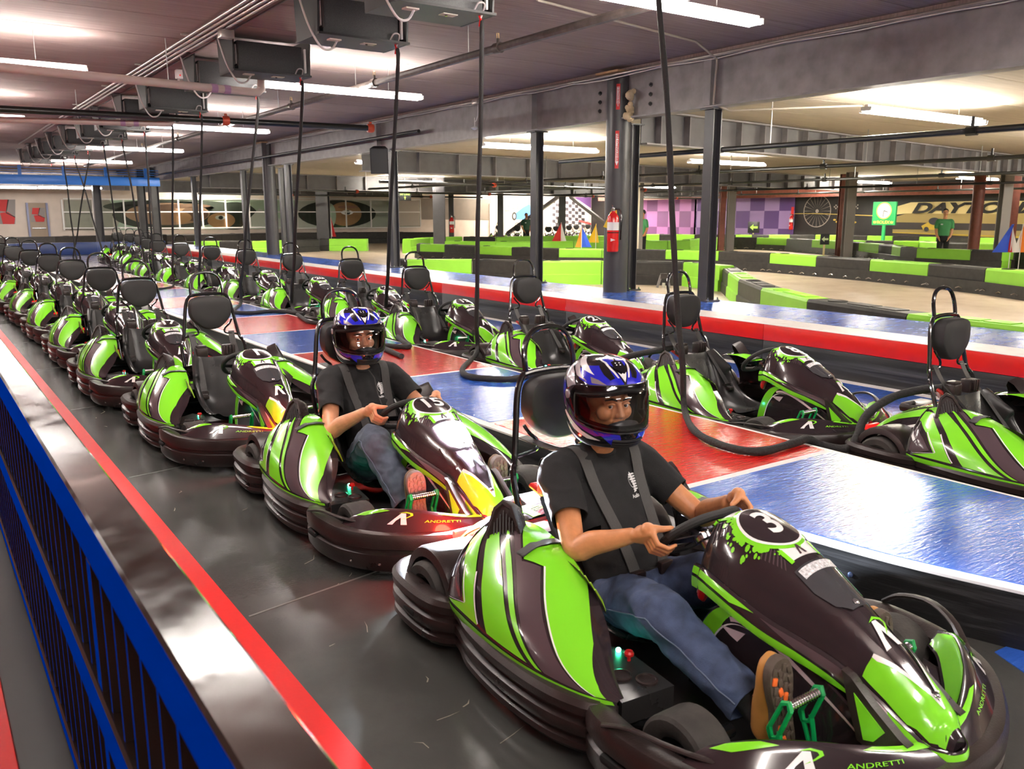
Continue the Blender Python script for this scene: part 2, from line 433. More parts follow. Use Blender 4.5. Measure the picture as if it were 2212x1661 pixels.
M_VENTG = mat('vent_lime', (.30, .52, .03), .4)
M_ORANGE = mat('orange_tag', (.75, .22, .03), .4)

def sweep(mb, path, prof, n, closed=False, mi=0, zs=None):
    P = spline([p[:2] for p in path], n)
    Z = spline([(p[2] if len(p) > 2 else 1.0,) for p in path], n)
    rows = []
    for i, p in enumerate(P):
        t = P[min(i + 1, n - 1)] - P[max(i - 1, 0)]; t = t / np.linalg.norm(t)
        nx, ny = t[1], -t[0]
        rows.append([(p[0] - nx * d, p[1] - ny * d, .035 + (z - .035) * Z[i][0]) for d, z in prof])
    mb.grid(rows, mi, closev=True)
    k = len(prof)
    mb.add(rows[0], [tuple(range(k))], mi); mb.add(rows[-1], [tuple(range(k))[::-1]], mi)
BUMP = [(.10, .195), (.05, .218), (.016, .216), (0, .2), (.003, .172), (.02, .162), (.02, .148), (.003, .139), (0, .118), (.005, .1),
        (.022, .091), (.022, .08), (.008, .072), (.005, .055), (.02, .036), (.06, .034), (.1, .06)]
BUMPF = [(.09, .205), (.045, .222), (.012, .216), (0, .195), (.001, .15), (.014, .143), (.014, .128), (.002, .12), (.004, .06), (.02, .036), (.06, .034), (.09, .06)]
def mirror(path): return [(-p[0],) + tuple(p[1:]) for p in path][::-1]

def pod_sections(sx):
    # each section from the outer bottom edge over the crown to the inner edge
    S = [
        (.575, [(.60, .20), (.605, .235), (.575, .33), (.50, .42), (.42, .47), (.36, .46)]),
        (.50,  [(.645, .20), (.65, .24), (.62, .34), (.54, .435), (.43, .495), (.345, .485)]),
        (.36,  [(.672, .20), (.675, .245), (.64, .345), (.555, .435), (.445, .50), (.33, .49)]),
        (.20,  [(.690, .20), (.69, .245), (.65, .335), (.56, .415), (.45, .465), (.335, .455)]),
        (.04,  [(.690, .20), (.69, .24), (.655, .31), (.575, .375), (.47, .41), (.36, .395)]),
        (-.12, [(.675, .20), (.673, .232), (.645, .275), (.58, .315), (.50, .335), (.42, .32)]),
        (-.26, [(.635, .20), (.632, .222), (.612, .238), (.58, .25), (.545, .256), (.51, .25)]),
        (-.345, [(.575, .20), (.574, .21), (.57, .214), (.562, .217), (.555, .218), (.548, .217)]),
    ]
    return [[(sx * x, y, z) for x, z in c] for y, c in S]
NOSE = [  # y, half width, crown z, drop at the edge
    (-.185, .125, .640, .13), (-.205, .150, .672, .15), (-.27, .172, .690, .17), (-.38, .176, .668, .175), (-.50, .160, .618, .165),
    (-.62, .130, .560, .14), (-.74, .104, .498, .115), (-.86, .090, .425, .10), (-.95, .080, .362, .085), (-1.0, .066, .318, .07), (-1.025, .035, .285, .04)]
def nose_at(y):
    ys = [-n[0] for n in NOSE]; y_ = -y
    i = max(0, min(len(NOSE) - 2, sum(1 for q in ys if q <= y_) - 1))
    t = (y_ - ys[i]) / (ys[i + 1] - ys[i]); t = max(0, min(1, t))
    return crom([n[1:] for n in NOSE], (i + t) / (len(NOSE) - 1))
def NY(y): return -.25 + (y + .185) * .964
def nose_p(x, y):
    w, zt, d = nose_at(y); v = max(-1, min(1, x / w)); a = abs(v)
    return Vector((v * w, NY(y), zt - d * (.28 * a ** 2 + .72 * a ** 4.5)))
def nose_off(d):
    def fn(x, y):
        e = .004; a = nose_p(x + e, y) - nose_p(x - e, y); b = nose_p(x, y + e) - nose_p(x, y - e)
        n = a.cross(b); n = n.normalized() if n.length > 1e-9 else Vector((0, 0, 1))
        return nose_p(x, y) + n * d
    return fn
A_LOGO = [[(-.5, -.5), (-.12, .5), (.14, .5), (.5, -.5), (.2, -.5), (.0, .12), (-.16, -.18), (-.22, -.5)]]
A_SWOOSH = [[(-.28, .50), (.1, .66), (.5, .55), (.58, .35), (.35, .1), (.05, -.1), (.32, .18), (.44, .36), (.36, .48), (.1, .55)]]
def logo(mb, cx, cy, s, fn, ang=0, mi_a=0, mi_s=1):
    ca, sa = cos(ang), sin(ang)
    for polys, mi in ((A_LOGO, mi_a), (A_SWOOSH, mi_s)):
        for p in polys: decal(mb, [(cx + s * (a * ca - b * sa), cy + s * (a * sa + b * ca)) for a, b in p], fn, .03, .03, mi)

def make_wheel(root, name, c, r, w, side):
    t = MB(); rr = r * .52
    prof = [(rr, -w / 2 * .8), (rr + .02, -w / 2), (r * .9, -w / 2), (r * .98, -w / 2 * .86), (r, -w / 2 * .6), (r, w / 2 * .6), (r * .98, w / 2 * .86), (r * .9, w / 2), (rr + .02, w / 2), (rr, w / 2 * .8)]
    M = Matrix.Rotation(pi / 2, 3, 'Y')
    t.lathe(prof, 30, 0, M, c, cap=False)
    ty = t.build(name, M_TYRE, root)
    m = MB()
    m.lathe([(.02, -w * .1), (rr * .5, -w * .12), (rr * .98, -w * .38), (rr, -w * .42), (rr, w * .42), (rr * .98, w * .38), (rr * .5, w * .12), (.02, w * .1)], 24, 0, M, c)
    for k in range(5):
        a = 2 * pi * k / 5
        for s_ in (-1, 1): m.sphere(Vector(c) + Vector((s_ * w * .14, .04 * cos(a), .04 * sin(a))), .008, 4)
    m.tube([(c[0] - w * .3, c[1], c[2]), (c[0] + w * .3, c[1], c[2])], .018, 8)
    m.build('rim', M_RIM, ty)

def make_kart():
    K = thing('go_kart', '', 'go-kart')
    # ---- surround
    side = [(.64, .50, .94), (.655, .44, .95), (.695, .32, 1), (.718, .14, 1), (.72, -.04, 1), (.705, -.18, 1), (.668, -.285, .98), (.63, -.33, .96)]
    rear = [(.60, .47, .98), (.655, .50, 1), (.705, .58, 1.04), (.715, .74, 1.06), (.69, .9, 1.06), (.60, 1.0, 1.04), (.42, 1.03, 1), (.2, 1.035, 1), (0, 1.035, 1)]
    rear = rear + [(-p[0],) + p[1:] for p in rear[:-1][::-1]]
    front = [(.60, -.25, .86), (.66, -.30, .95), (.70, -.40, 1.02), (.705, -.54, 1.02), (.67, -.72, 1.0), (.575, -.88, 1.0), (.42, -1.0, 1.0), (.22, -1.095, 1.0), (0, -1.118, 1.0)]
    front = front + [(-p[0],) + p[1:] for p in front[:-1][::-1]]
    m = MB(); sweep(m, rear, BUMP, 64); b = m.build('rear_bumper', M_PLAST, K)
    for sx in (1, -1):
        m = MB()
        p = side if sx < 0 else side
        q = [(sx * a[0],) + a[1:] for a in side]
        sweep(m, q if sx < 0 else q[::-1], BUMP, 30); m.build('side_bumper', M_PLAST, K)
    m = MB(); sweep(m, front[::-1], BUMPF, 72); fb = m.build('front_bumper', M_PLAST, K)
    # slots moulded in the bumper corners, and their bolts
    for sx in (-1, 1):
        for (x, y, a) in ((.702, .72, 4), (.698, -.47, 0)):
            m = MB(); m.bbox((sx * x, y, .126), (.03, .10, .03), .012, M=Matrix.Rotation(R(sx * a), 3, 'Z'))
            m.build('slot', mat('slot_black', (.003, .003, .003), .9), fb)
    m = MB()
    for sx in (-1, 1):
        for (x, y) in ((.64, -.79), (.55, -.905), (.30, -1.045)): m.sphere((sx * x, y, .08), .008, 4)
    m.build('bolt', M_STEEL, fb)
    # ---- floor tray, frame
    m = MB()
    m.prism([(-.30, .56), (.30, .56), (.52, .46), (.55, -.24), (.36, -.36), (.34, -.92), (.12, -1.03), (-.12, -1.03), (-.34, -.92), (-.36, -.36), (-.55, -.24), (-.52, .46)], .045, .06)
    m.build('floor_tray', mat('tray_black', (.012, .011, .011), .45, rvar=.1), K)
    m = MB()
    for sx in (-1, 1):
        m.tube([(sx * .60, .95, .1), (sx * .56, .6, .1), (sx * .58, .2, .1), (sx * .56, -.25, .1), (sx * .34, -.45, .1), (sx * .32, -.9, .12), (sx * .12, -1.03, .13)], .016)
        m.tube([(sx * .3, -.55, .13), (sx * .46, -.55, .13)], .022)
        m.tube([(sx * .31, -.50, .13), (sx * .40, -.62, .15), (sx * .45, -.62, .14)], .012)
    m.tube([(-.5, .76, .13), (.5, .76, .13)], .022)
    m.tube([(-.12, -.93, .12), (.12, -.93, .12)], .014)
    m.build('chassis_frame', M_TUBE, K)
    # ---- wheels
    for sx in (-1, 1):
        make_wheel(K, 'front_wheel', (sx * .505, -.57, .135), .135, .13, sx)
        make_wheel(K, 'rear_wheel', (sx * .535, .76, .142), .142, .18, sx)
        # rear wheel cover: an arch over the wheel that runs in to the engine cover
        m = MB(); rows = []
        for xo, rr_ in ((.605, .165), (.60, .185), (.58, .192), (.45, .188), (.37, .182)):
            rows.append([(sx * xo, .755 + rr_ * cos(a), .15 + rr_ * 1.02 * sin(a)) for a in [R(-18 + 206 * i / 18) for i in range(19)]])
        m.grid(rows); rows2 = [[(sx * .605, .755 + q * cos(a), .15 + q * 1.02 * sin(a)) for a in [R(-18 + 206 * i / 18) for i in range(19)]] for q in (.165, .150)]
        m.grid(rows2)
        m.build('wheel_cover', M_PLAST, K)
        # ---- side pod with its printed sheet
        S = Surf(pod_sections(sx)); S.flip = S.n(.4, .6).z < 0
        m = MB(); m.grid(S.grid(80, 48)); pod = m.build('side_pod', M_DARK, K, smooth=50)
        g = MB(); fn = lambda u, v: S.off(u, v, .0034); fn0 = lambda u, v: S.off(u, v, .0018)
        fn2 = lambda u, v: S.off(u, v, .0046)
        decal(g, [(0, .02), (0, .165), (.3, .158), (.6, .150), (.85, .17), (.97, .2), (.985, .05), (.9, .02)], fn, .04, .07, 0)
        G = [[(.0, .60), (.0, .74), (.14, .70), (.27, .47), (.38, .20), (.12, .20), (.27, .27), (.19, .46), (.09, .57)],
             [(.0, .80), (.03, .92), (.16, .80), (.33, .62), (.48, .42), (.64, .20), (.44, .20), (.37, .36), (.30, .50), (.2, .66), (.1, .75)],
             [(.18, .86), (.36, .66), (.53, .44), (.70, .20), (.675, .20), (.51, .42), (.345, .635)],
             [(.10, 1.0), (.22, .93), (.40, .70), (.47, .76), (.62, .57), (.77, .38), (.90, .20), (.94, .24), (.88, .50), (.76, .78), (.56, .97), (.34, 1.0)]]
        for p in G: decal(g, p, fn, .022, .028, 0)
        # brown fields, then thin pale edges
        decal(g, [(.0, .24), (.0, .53), (.09, .50), (.18, .40), (.24, .29), (.15, .225)], fn0, .022, .028, 2)
        decal(g, [(.20, .88), (.37, .68), (.545, .45), (.71, .20), (.885, .20), (.755, .38), (.605, .56), (.465, .745), (.40, .685), (.23, .90)], fn0, .022, .028, 2)
        for a, b_ in ((((.27, .475), (.38, .21))), (((.47, .762), (.77, .382))), (((.77, .382), (.895, .205))), (((.12, .215), (.275, .275))), (((.275, .28), (.19, .47)))):
            (u0, v0), (u1, v1) = a, b_
            d = .006
            decal(g, [(u0, v0), (u1, v1), (u1 + d, v1 + d), (u0 + d, v0 + d)], fn2, .03, .05, 1)
        decal(g, [(.0, .40), (.0, .50), (.12, .37), (.10, .345), (.02, .41)], fn2, .04, .05, 1)
        g.build('pod_graphics', [M_GREEN, M_WHITE, M_DARK2], pod)
        # triangular grille beside the seat back
        c = Vector((sx * .455, .43, .525))
        m = MB(); Z = Vector((sx * .80, -.40, .45)).normalized(); X = Vector((0, -.25, -1)); X = (X - Z * X.dot(Z)).normalized(); Yv = Z.cross(X).normalized()
        def tri(s, h): return [c + (X * a + Yv * b_) * s + Z * h for a, b_ in ((.085, -.055), (.06, -.075), (-.05, -.035), (-.075, 0), (-.05, .035), (.06, .075), (.085, .055))]
        rows = [tri(1.15, -.06), tri(1.1, .008), tri(1.04, .016), tri(.84, .016), tri(.78, .004)]
        m.grid(rows, closev=True); m.add(rows[-1], [tuple(range(7))])
        vent = m.build('vent', M_PLAST, K)
        m = MB()
        for k in range(7):
            y0 = -.038 + k * .0127; q = c + Z * .008
            L_ = .04 * (1 - abs(y0) / .07)
            m.tube([q + X * (.055) + Yv * y0, q + X * (-.04 + abs(y0) * 1.1) + Yv * y0], .0025, 5)
        m.build('grille', mat('grille_grey', (.05, .05, .05), .5), vent)
        # slotted lime vent facing the driver
        Sx = Surf([[(sx * .375, .17, .45), (sx * .355, .165, .40), (sx * .345, .16, .34)], [(sx * .385, .06, .435), (sx * .362, .055, .385), (sx * .35, .05, .33)], [(sx * .40, -.04, .40), (sx * .375, -.045, .355), (sx * .36, -.05, .315)]])
        m = MB(); m.grid(Sx.grid(8, 6)); m.build('vent_frame', M_PLAST, pod)
        m = MB()
        for k in range(6):
            u0 = .08 + k * .15
            for vv in range(4): pass
            m.tube([Sx.off(u0 + .02, .1, .004 * 1), Sx.off(u0 + .05, .5, .006), Sx.off(u0 + .06, .9, .004)], .0062, 5, flat=.6)
        m.build('vent_slats', M_VENTG, pod)
        # strap, cable along the seam
        m = MB()
        q = [S.off(.38, v, .006) for v in (.70, .8, .9, 1.0)] + [Vector((sx * .31, .24, .44))]
        for a, b_ in zip(q, q[1:]):
            d = Vector((0, .022, 0)); m.add([a - d, a + d, b_ + d, b_ - d], [(0, 1, 2, 3)])
            m.add([a - d + Vector((0, 0, .004)), a + d + Vector((0, 0, .004)), b_ + d + Vector((0, 0, .004)), b_ - d + Vector((0, 0, .004))], [(0, 1, 2, 3)])
        m.build('strap', M_BELT, pod)
        m = MB(); m.tube([S.off(.03, v, .004) for v in (.2, .35, .5, .65, .8, .95)] + [Vector((sx * .36, .56, .47))], .007, 6)
        m.build('trim_cord', M_PLAST, pod)
        # control shelf: indicator lamp, red button, round caps
        m = MB(); m.prism([(sx * .55, -.34), (sx * .50, -.10), (sx * .37, .0), (sx * .32, -.12), (sx * .35, -.36)], .12, .20)
        sh = m.build('control_shelf', M_SEAT, K)
        m = MB(); m.sphere((sx * .35, -.10, .206), .009, 6); m.build('indicator_lamp', M_LEDG, sh)
        m = MB(); m.lathe([(.006, 0), (.006, .02), (.016, .022), (.017, .03), (.012, .037), (.003, .039)], 14, c=(sx * .362, -.165, .198)); m.build('red_button', M_RED, sh)
        m = MB()
        for (x, y) in ((.45, -.225), (.40, -.29)):
            m.lathe([(.036, 0), (.036, .008), (.03, .01), (.028, .004), (.003, .003)], 20, c=(sx * x, y, .199))
        m.build('cap', M_PLAST, sh)
    # ---- engine cover behind the seat
    EC = Surf([[(sx_ * a, y, z) for sx_, a, z in ((-1, w, z0), (-1, w * .8, z1), (-1, w * .35, z2), (1, 0, z2 + .005), (1, w * .35, z2), (1, w * .8, z1), (1, w, z0))]
               for y, w, z0, z1, z2 in ((.53, .40, .36, .45, .475), (.62, .39, .34, .435, .47), (.76, .37, .29, .39, .425), (.90, .36, .24, .33, .36), (1.0, .35, .2, .25, .27))], flip=False)
    m = MB(); m.grid(EC.grid(16, 24)); ec = m.build('engine_cover', M_DARK, K, smooth=50)
    if EC.n(.5, .5).z < 0: EC.flip = True
    g = MB(); fn = lambda u, v: EC.off(u, v, .0022)
    for s_ in (0, 1):
        q = lambda L_: [(u, v if not s_ else 1 - v) for u, v in L_]
        decal(g, q([(0, .10), (0, .2), (.3, .22), (.65, .20), (.95, .14), (.95, .08), (.6, .13), (.3, .12)]), fn, .06, .04, 0)
        decal(g, q([(0, .24), (0, .27), (.4, .28), (.8, .22), (.8, .205), (.4, .25)]), fn, .06, .04, 0)
        decal(g, q([(.05, .03), (.05, .06), (.7, .05), (.7, .02)]), fn, .06, .04, 1)
    decal_text(g, 'ANDRETTI', .05, lambda a, b_: fn(.40 - a * 2.0, .30 + b_ * 1.25), .04, .04, 2); decal_text(g, 'ANDRETTI', .05, lambda a, b_: fn(.40 + a * 2.0, .70 - b_ * 1.25), .04, .04, 2)
    cg = g.build('cover_graphics', [M_GREEN, M_WHITE, mat('lime_lettering', (.42, .62, .05), .3)], ec)
    cg['kind'] = 'stuff'
    m = MB(); m.bbox((0, .84, .385), (.26, .2, .07), .03); m.tube([(-.1, .84, .42), (-.1, .9, .40)], .02, 8); m.build('air_box', M_PLAST, K)
    for sx in (-1, 1): m = MB(); m.bbox((sx * .24, 1.045, .245), (.14, .03, .035), .008); m.build('tail_light', M_TAIL, K)
    m = MB(); m.tube([(-.12, .60, .50), (-.16, .66, .55), (-.10, .70, .53), (.02, .74, .47)], .012, 7); m.build('red_cable', M_RED, K)
    m = MB(); m.bbox((-.12, .585, .56), (.09, .075, .08), .012); m.bbox((-.12, .585, .605), (.075, .06, .02), .006)
    m.build('charge_socket', M_PLAST, K)
    m = MB(); m.bbox((.10, .60, .56), (.1, .07, .09), .012)
    for k in range(3): m.bbox((.075 + k * .025, .56, .57), (.016, .03, .07), .004)
    m.build('belt_reel', M_PLAST, K)
    # ---- seat: a bucket lofted from the front lip over the pan and up the back
    sec = []
    for y, z, w, lip in ((-.045, .135, .19, .03), (.03, .105, .205, .05), (.14, .085, .215, .09), (.26, .09, .22, .14), (.36, .13, .225, .20), (.43, .20, .225, .19), (.475, .30, .22, .15), (.515, .41, .21, .10), (.545, .49, .195, .045), (.555, .52, .185, .02)):
        # lip rises forward/up from the shell edge
        back = max(0, min(1, (z - .1) / .3))
        up = Vector((0, -.75 * back, 1 - .75 * back)); up.normalize()
        c = []
        for a in (-1.12, -1.04, -.96, -.8, -.45, 0, .45, .8, .96, 1.04, 1.12):
            h = 0 if abs(a) < .7 else lip * min(1, (abs(a) - .7) / .3) ** 1.3
            if abs(a) > 1.05: h *= .86
            c.append(Vector((a * w, y, z + .01 * a * a)) + up * h)
        sec.append(c)
    S = Surf(sec); m = MB(); rows = S.grid(36, 30); m.grid(rows)
    m.grid([[Vector(p) + S.n(i / 36, j / 30) * -.008 for j, p in enumerate(r)] for i, r in enumerate(rows)])
    m.build('seat', M_SEAT, K, smooth=60, fix=False)
    # ---- roll hoop, narrow top hoop, head rest
    def hp(pts): return [(x, y, z) for x, y, z in pts]
    m = MB()
    half = [(.245, .52, .22), (.25, .60, .42), (.252, .66, .60), (.225, .69, .66), (.20, .715, .80), (.18, .735, .92), (.155, .742, .985), (.12, .745, 1.005), (0, .745, 1.012)]
    full = half + [(-p[0],) + p[1:] for p in half[:-1][::-1]]
    m.tube(spline(full, 60), .0135, 10)
    m.build('roll_hoop', M_TUBE, K)
    m = MB()
    half = [(.125, .745, .99), (.128, .755, 1.05), (.122, .765, 1.105), (.10, .772, 1.15), (.06, .776, 1.178), (0, .777, 1.187)]
    full = half + [(-p[0],) + p[1:] for p in half[:-1][::-1]]
    m.tube(spline(full, 40), .0125, 10)
    m.build('top_hoop', M_TUBE, K)
    for sx in (-1, 1):
        m = MB(); m.tube(spline([(sx * .172, .70, .80), (sx * .15, .69, .765), (sx * .115, .69, .735), (sx * .105, .69, .70), (sx * .135, .69, .685), (sx * .215, .69, .675)], 14), .008, 7)
        m.build('belt_guide', M_TUBE, K)
    m = MB()
    out = spline([(.165, .90), (.15, .965), (.09, .993), (0, .997), (-.09, .993), (-.15, .965), (-.165, .90), (-.155, .83), (-.10, .765), (-.05, .735), (0, .728), (.05, .735), (.10, .765), (.155, .83)], 56, closed=True)
    cz = .87
    rows = []
    for s_, y in ((.92, .738), (1.0, .73), (1.0, .675), (.965, .655), (.9, .648), (.45, .646)): rows.append([(p[0] * s_, y, cz + (p[1] - cz) * s_) for p in out])
    m.grid(rows, closev=True); m.add(rows[0], [tuple(range(56))]); m.add(rows[-1], [tuple(range(56))])
    m.build('headrest', M_PAD, K, smooth=40)
    # ---- harness hanging beside the seat back
    for sx in (-1, 1):
        m = MB(); P = spline([(sx * .16, .70, .70), (sx * .155, .64, .60), (sx * .16, .53, .50), (sx * .175, .40, .34), (sx * .185, .33, .25)], 14)
        rows = []
        for i, p in enumerate(P):
            t = Vector(P[min(i + 1, 13)] - P[max(i - 1, 0)]).normalized(); n_ = t.cross(Vector((1, 0, 0))).normalized()
            p = Vector(p) - n_ * -.004
            rows.append([p + Vector((a, 0, 0)) + n_ * b_ for a, b_ in ((-.024, 0), (.024, 0), (.024, .003), (-.024, .003))])
        m.grid(rows, closev=True); be = m.build('shoulder_belt', M_BELT, K)
        m = MB(); m.bbox((sx * .185, .32, .245), (.055, .05, .03), .008); m.bbox((sx * .18, .345, .27), (.06, .02, .035), .006); m.build('buckle', M_PLAST, be)
    # ---- steering
    tilt = Vector((0, .72, .69)).normalized()
    cS = Vector((0, -.125, .555)); Xs = Vector((1, 0, 0)); Ys = tilt.cross(Xs).normalized()
    ring = []
    for i in range(48):
        a = 2 * pi * i / 48; x, y = .155 * cos(a), .135 * sin(a)
        if y < -.095: y = -.095 - (y + .095) * -.2
        ring.append(cS + Xs * x + Ys * (y if Ys.z > 0 else -y) + tilt * (.012 * abs(cos(a))))
    m = MB(); m.tube(ring, .0165, 10, closed=True)
    st = m.build('steering_wheel', M_RUBBER, K)
    m = MB(); yy = 1 if Ys.z > 0 else -1
    for a, w in ((R(0), .034), (R(180), .034), (R(-90), .03)):
        d = Xs * cos(a) + Ys * sin(a) * yy; s2 = tilt.cross(d)
        r1 = .145 if a != R(-90) else .095
        q = [cS - tilt * .012 + d * .02 - s2 * w * .8, cS - tilt * .012 + d * .02 + s2 * w * .8, cS + d * r1 + s2 * w * .45, cS + d * r1 - s2 * w * .45]
        m.add(q + [p - tilt * .005 for p in q], [(0, 1, 2, 3), (7, 6, 5, 4), (0, 4, 5, 1), (1, 5, 6, 2), (2, 6, 7, 3), (3, 7, 4, 0)])
    m.build('spokes', M_TUBE, st)
    m = MB(); M = rot_to(tilt)
    m.lathe([(.022, -.10), (.022, -.035), (.034, -.03), (.036, -.01), (.022, -.006), (.010, 0)], 20, 0, M, cS)
    for k in range(4): m.sphere(cS + tilt * -.008 + (Xs * cos(k * pi / 2 + .7) + Ys * sin(k * pi / 2 + .7)) * .027, .006, 4)
    m.build('hub', M_STEEL, st)
    m = MB(); m.tube([cS - tilt * .09, cS - tilt * .30, (0, -.52, .2)], .012, 8); m.build('steering_column', M_TUBE, K)
    # ---- nose fairing
    m = MB()
    ys = [-.185 - .84 * i / 60 for i in range(61)]
    m.grid([[nose_p(nose_at(y)[0] * (-1 + 2 * j / 28), y) for j in range(29)] for y in ys])
    tipr = [nose_p(nose_at(-1.025)[0] * (-1 + 2 * j / 28), -1.025) for j in range(29)]
    m.grid([tipr, [Vector((p.x * .9, NY(-1.025) - .012, p.z - .012)) for p in tipr], [Vector((p.x * .8, NY(-1.025) - .008, .235)) for p in tipr]])
    # rounded rear lip
    y0 = -.185; w0 = nose_at(y0)[0]
    lip = [nose_p(w0 * (-1 + 2 * j / 28), y0) for j in range(29)]
    m.grid([lip, [p + Vector((0, .006, -.012)) for p in lip], [Vector((p.x * .93, NY(y0) - .01, p.z - .035)) for p in lip]])
    nose = m.build('nose_cone', M_DARK, K, smooth=50)
    g = MB(); f1 = nose_off(.0016); f2 = nose_off(.0030); f3 = nose_off(.0046)
    # white centre band with lime edges
    decal(g, [(-.075, -.20), (.075, -.20), (.062, -.50), (-.062, -.50)], f1, .014, .02, 1)
    for s_ in (-1, 1):
        decal(g, [(s_ * .066, -.195), (s_ * .082, -.195), (s_ * .080, -.262), (s_ * .064, -.25)], f2, .014, .018, 0)
        decal(g, [(s_ * .060, -.455), (s_ * .075, -.448), (s_ * .070, -.505), (s_ * .056, -.505)], f2, .014, .018, 0)
        # grey speed lines at the flanks
        for k in range(7):
            yk = -.215 - k * .013
            decal(g, [(s_ * .086, yk), (s_ * (.135 - k * .004), yk - .022), (s_ * (.135 - k * .004), yk - .027), (s_ * .086, yk - .006)], f1, .03, .03, 3)
            yk = -.40 - k * .013
            decal(g, [(s_ * .076, yk), (s_ * (.118 - k * .004), yk - .022), (s_ * (.118 - k * .004), yk - .027), (s_ * .076, yk - .006)], f1, .03, .03, 3)
        # lime splatter round the number disc
        rr = random.Random(3)
        for k in range(56):
            a = R(-62 + 124 * rr.random()); q = .112 + .03 * rr.random() ** 1.6
            x, y = s_ * q * cos(a) * 1.02, -.352 + q * sin(a) * .95
            s2 = .001 + .006 * rr.random() ** 2 + .004 * max(0, 1 - (q - .112) / .012)
            decal(g, circle2(x, y, abs(s2) + .001, abs(s2) * (.7 + .8 * rr.random()) + .001, 7), f2, .05, .05, 0)
    ring_decal(g, 0, -.352, .100, .115, f2, ex=.98, mi=0)
    ring_decal(g, 0, -.352, .096, .104, f3, ex=.98, mi=1)
    ring_decal(g, 0, -.352, 0.0005, .097, f3, ex=.98, mi=2)
    logo(g, .0, -.475, .035, f2, 0, 3, 0)
    # brown flank, lime and pale V on the tip, A emblem
    for s_ in (-1, 1):
        decal(g, [(s_ * .125, -.62), (s_ * .10, -.62), (s_ * .055, -.72), (s_ * .03, -.90), (s_ * .084, -.90), (s_ * .098, -.78)], f1, .014, .02, 2)
        decal(g, [(s_ * .094, -.79), (s_ * .070, -.80), (s_ * .012, -.955), (s_ * .0, -.985), (s_ * .0, -1.02), (s_ * .045, -1.02), (s_ * .068, -.99), (s_ * .082, -.93)], f2, .014, .018, 0)
        decal(g, [(s_ * .070, -.800), (s_ * .064, -.800), (s_ * .0, -.970), (s_ * .0, -.985), (s_ * .004, -.984), (s_ * .068, -.815)], f3, .014, .018, 1)
    logo(g, 0, -.785, .075, f3, 0, 1, 0)
    ng = g.build('nose_graphics', [M_GREEN, M_WHITE, M_DARK, M_DARK2], nose); ng['kind'] = 'stuff'
    # headlamp window
    m = MB(); hw = [(-.082, -.525), (.082, -.525), (.080, -.60), (.062, -.665), (.03, -.70), (-.03, -.70), (-.062, -.665), (-.080, -.60)]
    decal(m, hw, nose_off(.0062), .02, .02); m.build('headlamp_window', mat('headlamp_window', (.05, .05, .055), .05, coat=1), nose)
    m = MB(); decal(m, [(-.074, -.532), (.074, -.532), (.072, -.562), (-.072, -.562)], nose_off(.0082), .02, .02)
    m.build('led_strip', M_LED_OFF, nose)
    m = MB()
    for (x, y) in ((0, -.685), (0, -.955)):
        m.lathe([(.011, 0), (.011, .004), (.006, .007), (.001, .007)], 12, 0, rot_to((0, -.5, 1)), nose_off(.0055)(x, y))
    for s_ in (-1, 1): m.lathe([(.013, 0), (.013, .006), (.007, .01), (.001, .01)], 12, 0, rot_to((s_, 0, .2)), (s_ * .188, -.415, .475))
    m.build('bolt', M_STEEL, nose)
    # skirt: a band that follows the edge of the cone round the tip
    edge = []
    for i in range(46):
        y = -.165 - .86 * (i / 45) ** .9; w, zt, d = nose_at(max(-1.02, min(-.186, y)))
        edge.append((w + .006, NY(y), zt - d))
    tip = []
    wl = edge[-1][0]; zl = edge[-1][2]
    for k in range(1, 9):
        a = pi / 2 * k / 8; tip.append((wl * cos(a), edge[-1][1] - .02 * sin(a), zl - .006 * sin(a)))
    right = edge + tip
    loop = [(-x, y, z) for x, y, z in right] + right[::-1][1:]
    n_ = len(loop); rows = []
    for i, (x, y, z) in enumerate(loop):
        s_ = -1 if x < 0 else 1; q = min(1, abs(x) / .05)
        f = 1.0 if y < -.3 else 1.15
        rows.append([(x * .985, y, z + .002), (x + s_ * .008 * q, y - .006 * (1 - q), z - .003), (x + s_ * .017 * q, y - .014 * (1 - q), z - .028 * f), (x + s_ * .014 * q, y - .012 * (1 - q), z - .066 * f), (x * .97, y, z - .072 * f)])
    SK = Surf(rows) if False else None
    m = MB(); m.grid(rows); sk = m.build('nose_skirt', M_DARK, K, smooth=60)
    g = MB()
    def skp(a, b_):   # a along 0..1, b across 0..1
        t = max(0, min(n_ - 1.001, a * (n_ - 1))); i = int(t); f = t - i
        def pt(j): return Vector(crom(rows[j], .25 + .62 * b_))
        p = pt(i).lerp(pt(min(n_ - 1, i + 1)), f)
        return p + Vector((p.x, -.02 if abs(p.x) < .06 else 0, .0)).normalized() * .0022
    for s_ in (0, 1):
        q = lambda L_: [(a if not s_ else 1 - a, b_) for a, b_ in L_]
        decal(g, q([(0, .45), (.0, .98), (.10, .98), (.23, .98), (.30, .60), (.20, .5), (.1, .5)]), skp, .012, .2, 0)
        decal(g, q([(.0, .02), (.0, .34), (.09, .36), (.13, .05), (.10, .02)]), skp, .012, .2, 0)
        decal(g, q([(.345, .0), (.36, .55), (.44, .98), (.505, .98), (.505, .0)]), skp, .012, .2, 0)
        decal(g, q([(.31, .0), (.34, .55), (.42, .98), (.44, .98), (.36, .5), (.345, .0)]), skp, .012, .2, 1)
        decal(g, q([(.14, .05), (.31, .05), (.30, .5), (.2, .42)]), skp, .012, .2, 2)
    g.build('skirt_graphics', [M_GREEN, M_PINK, M_DARK2], sk)
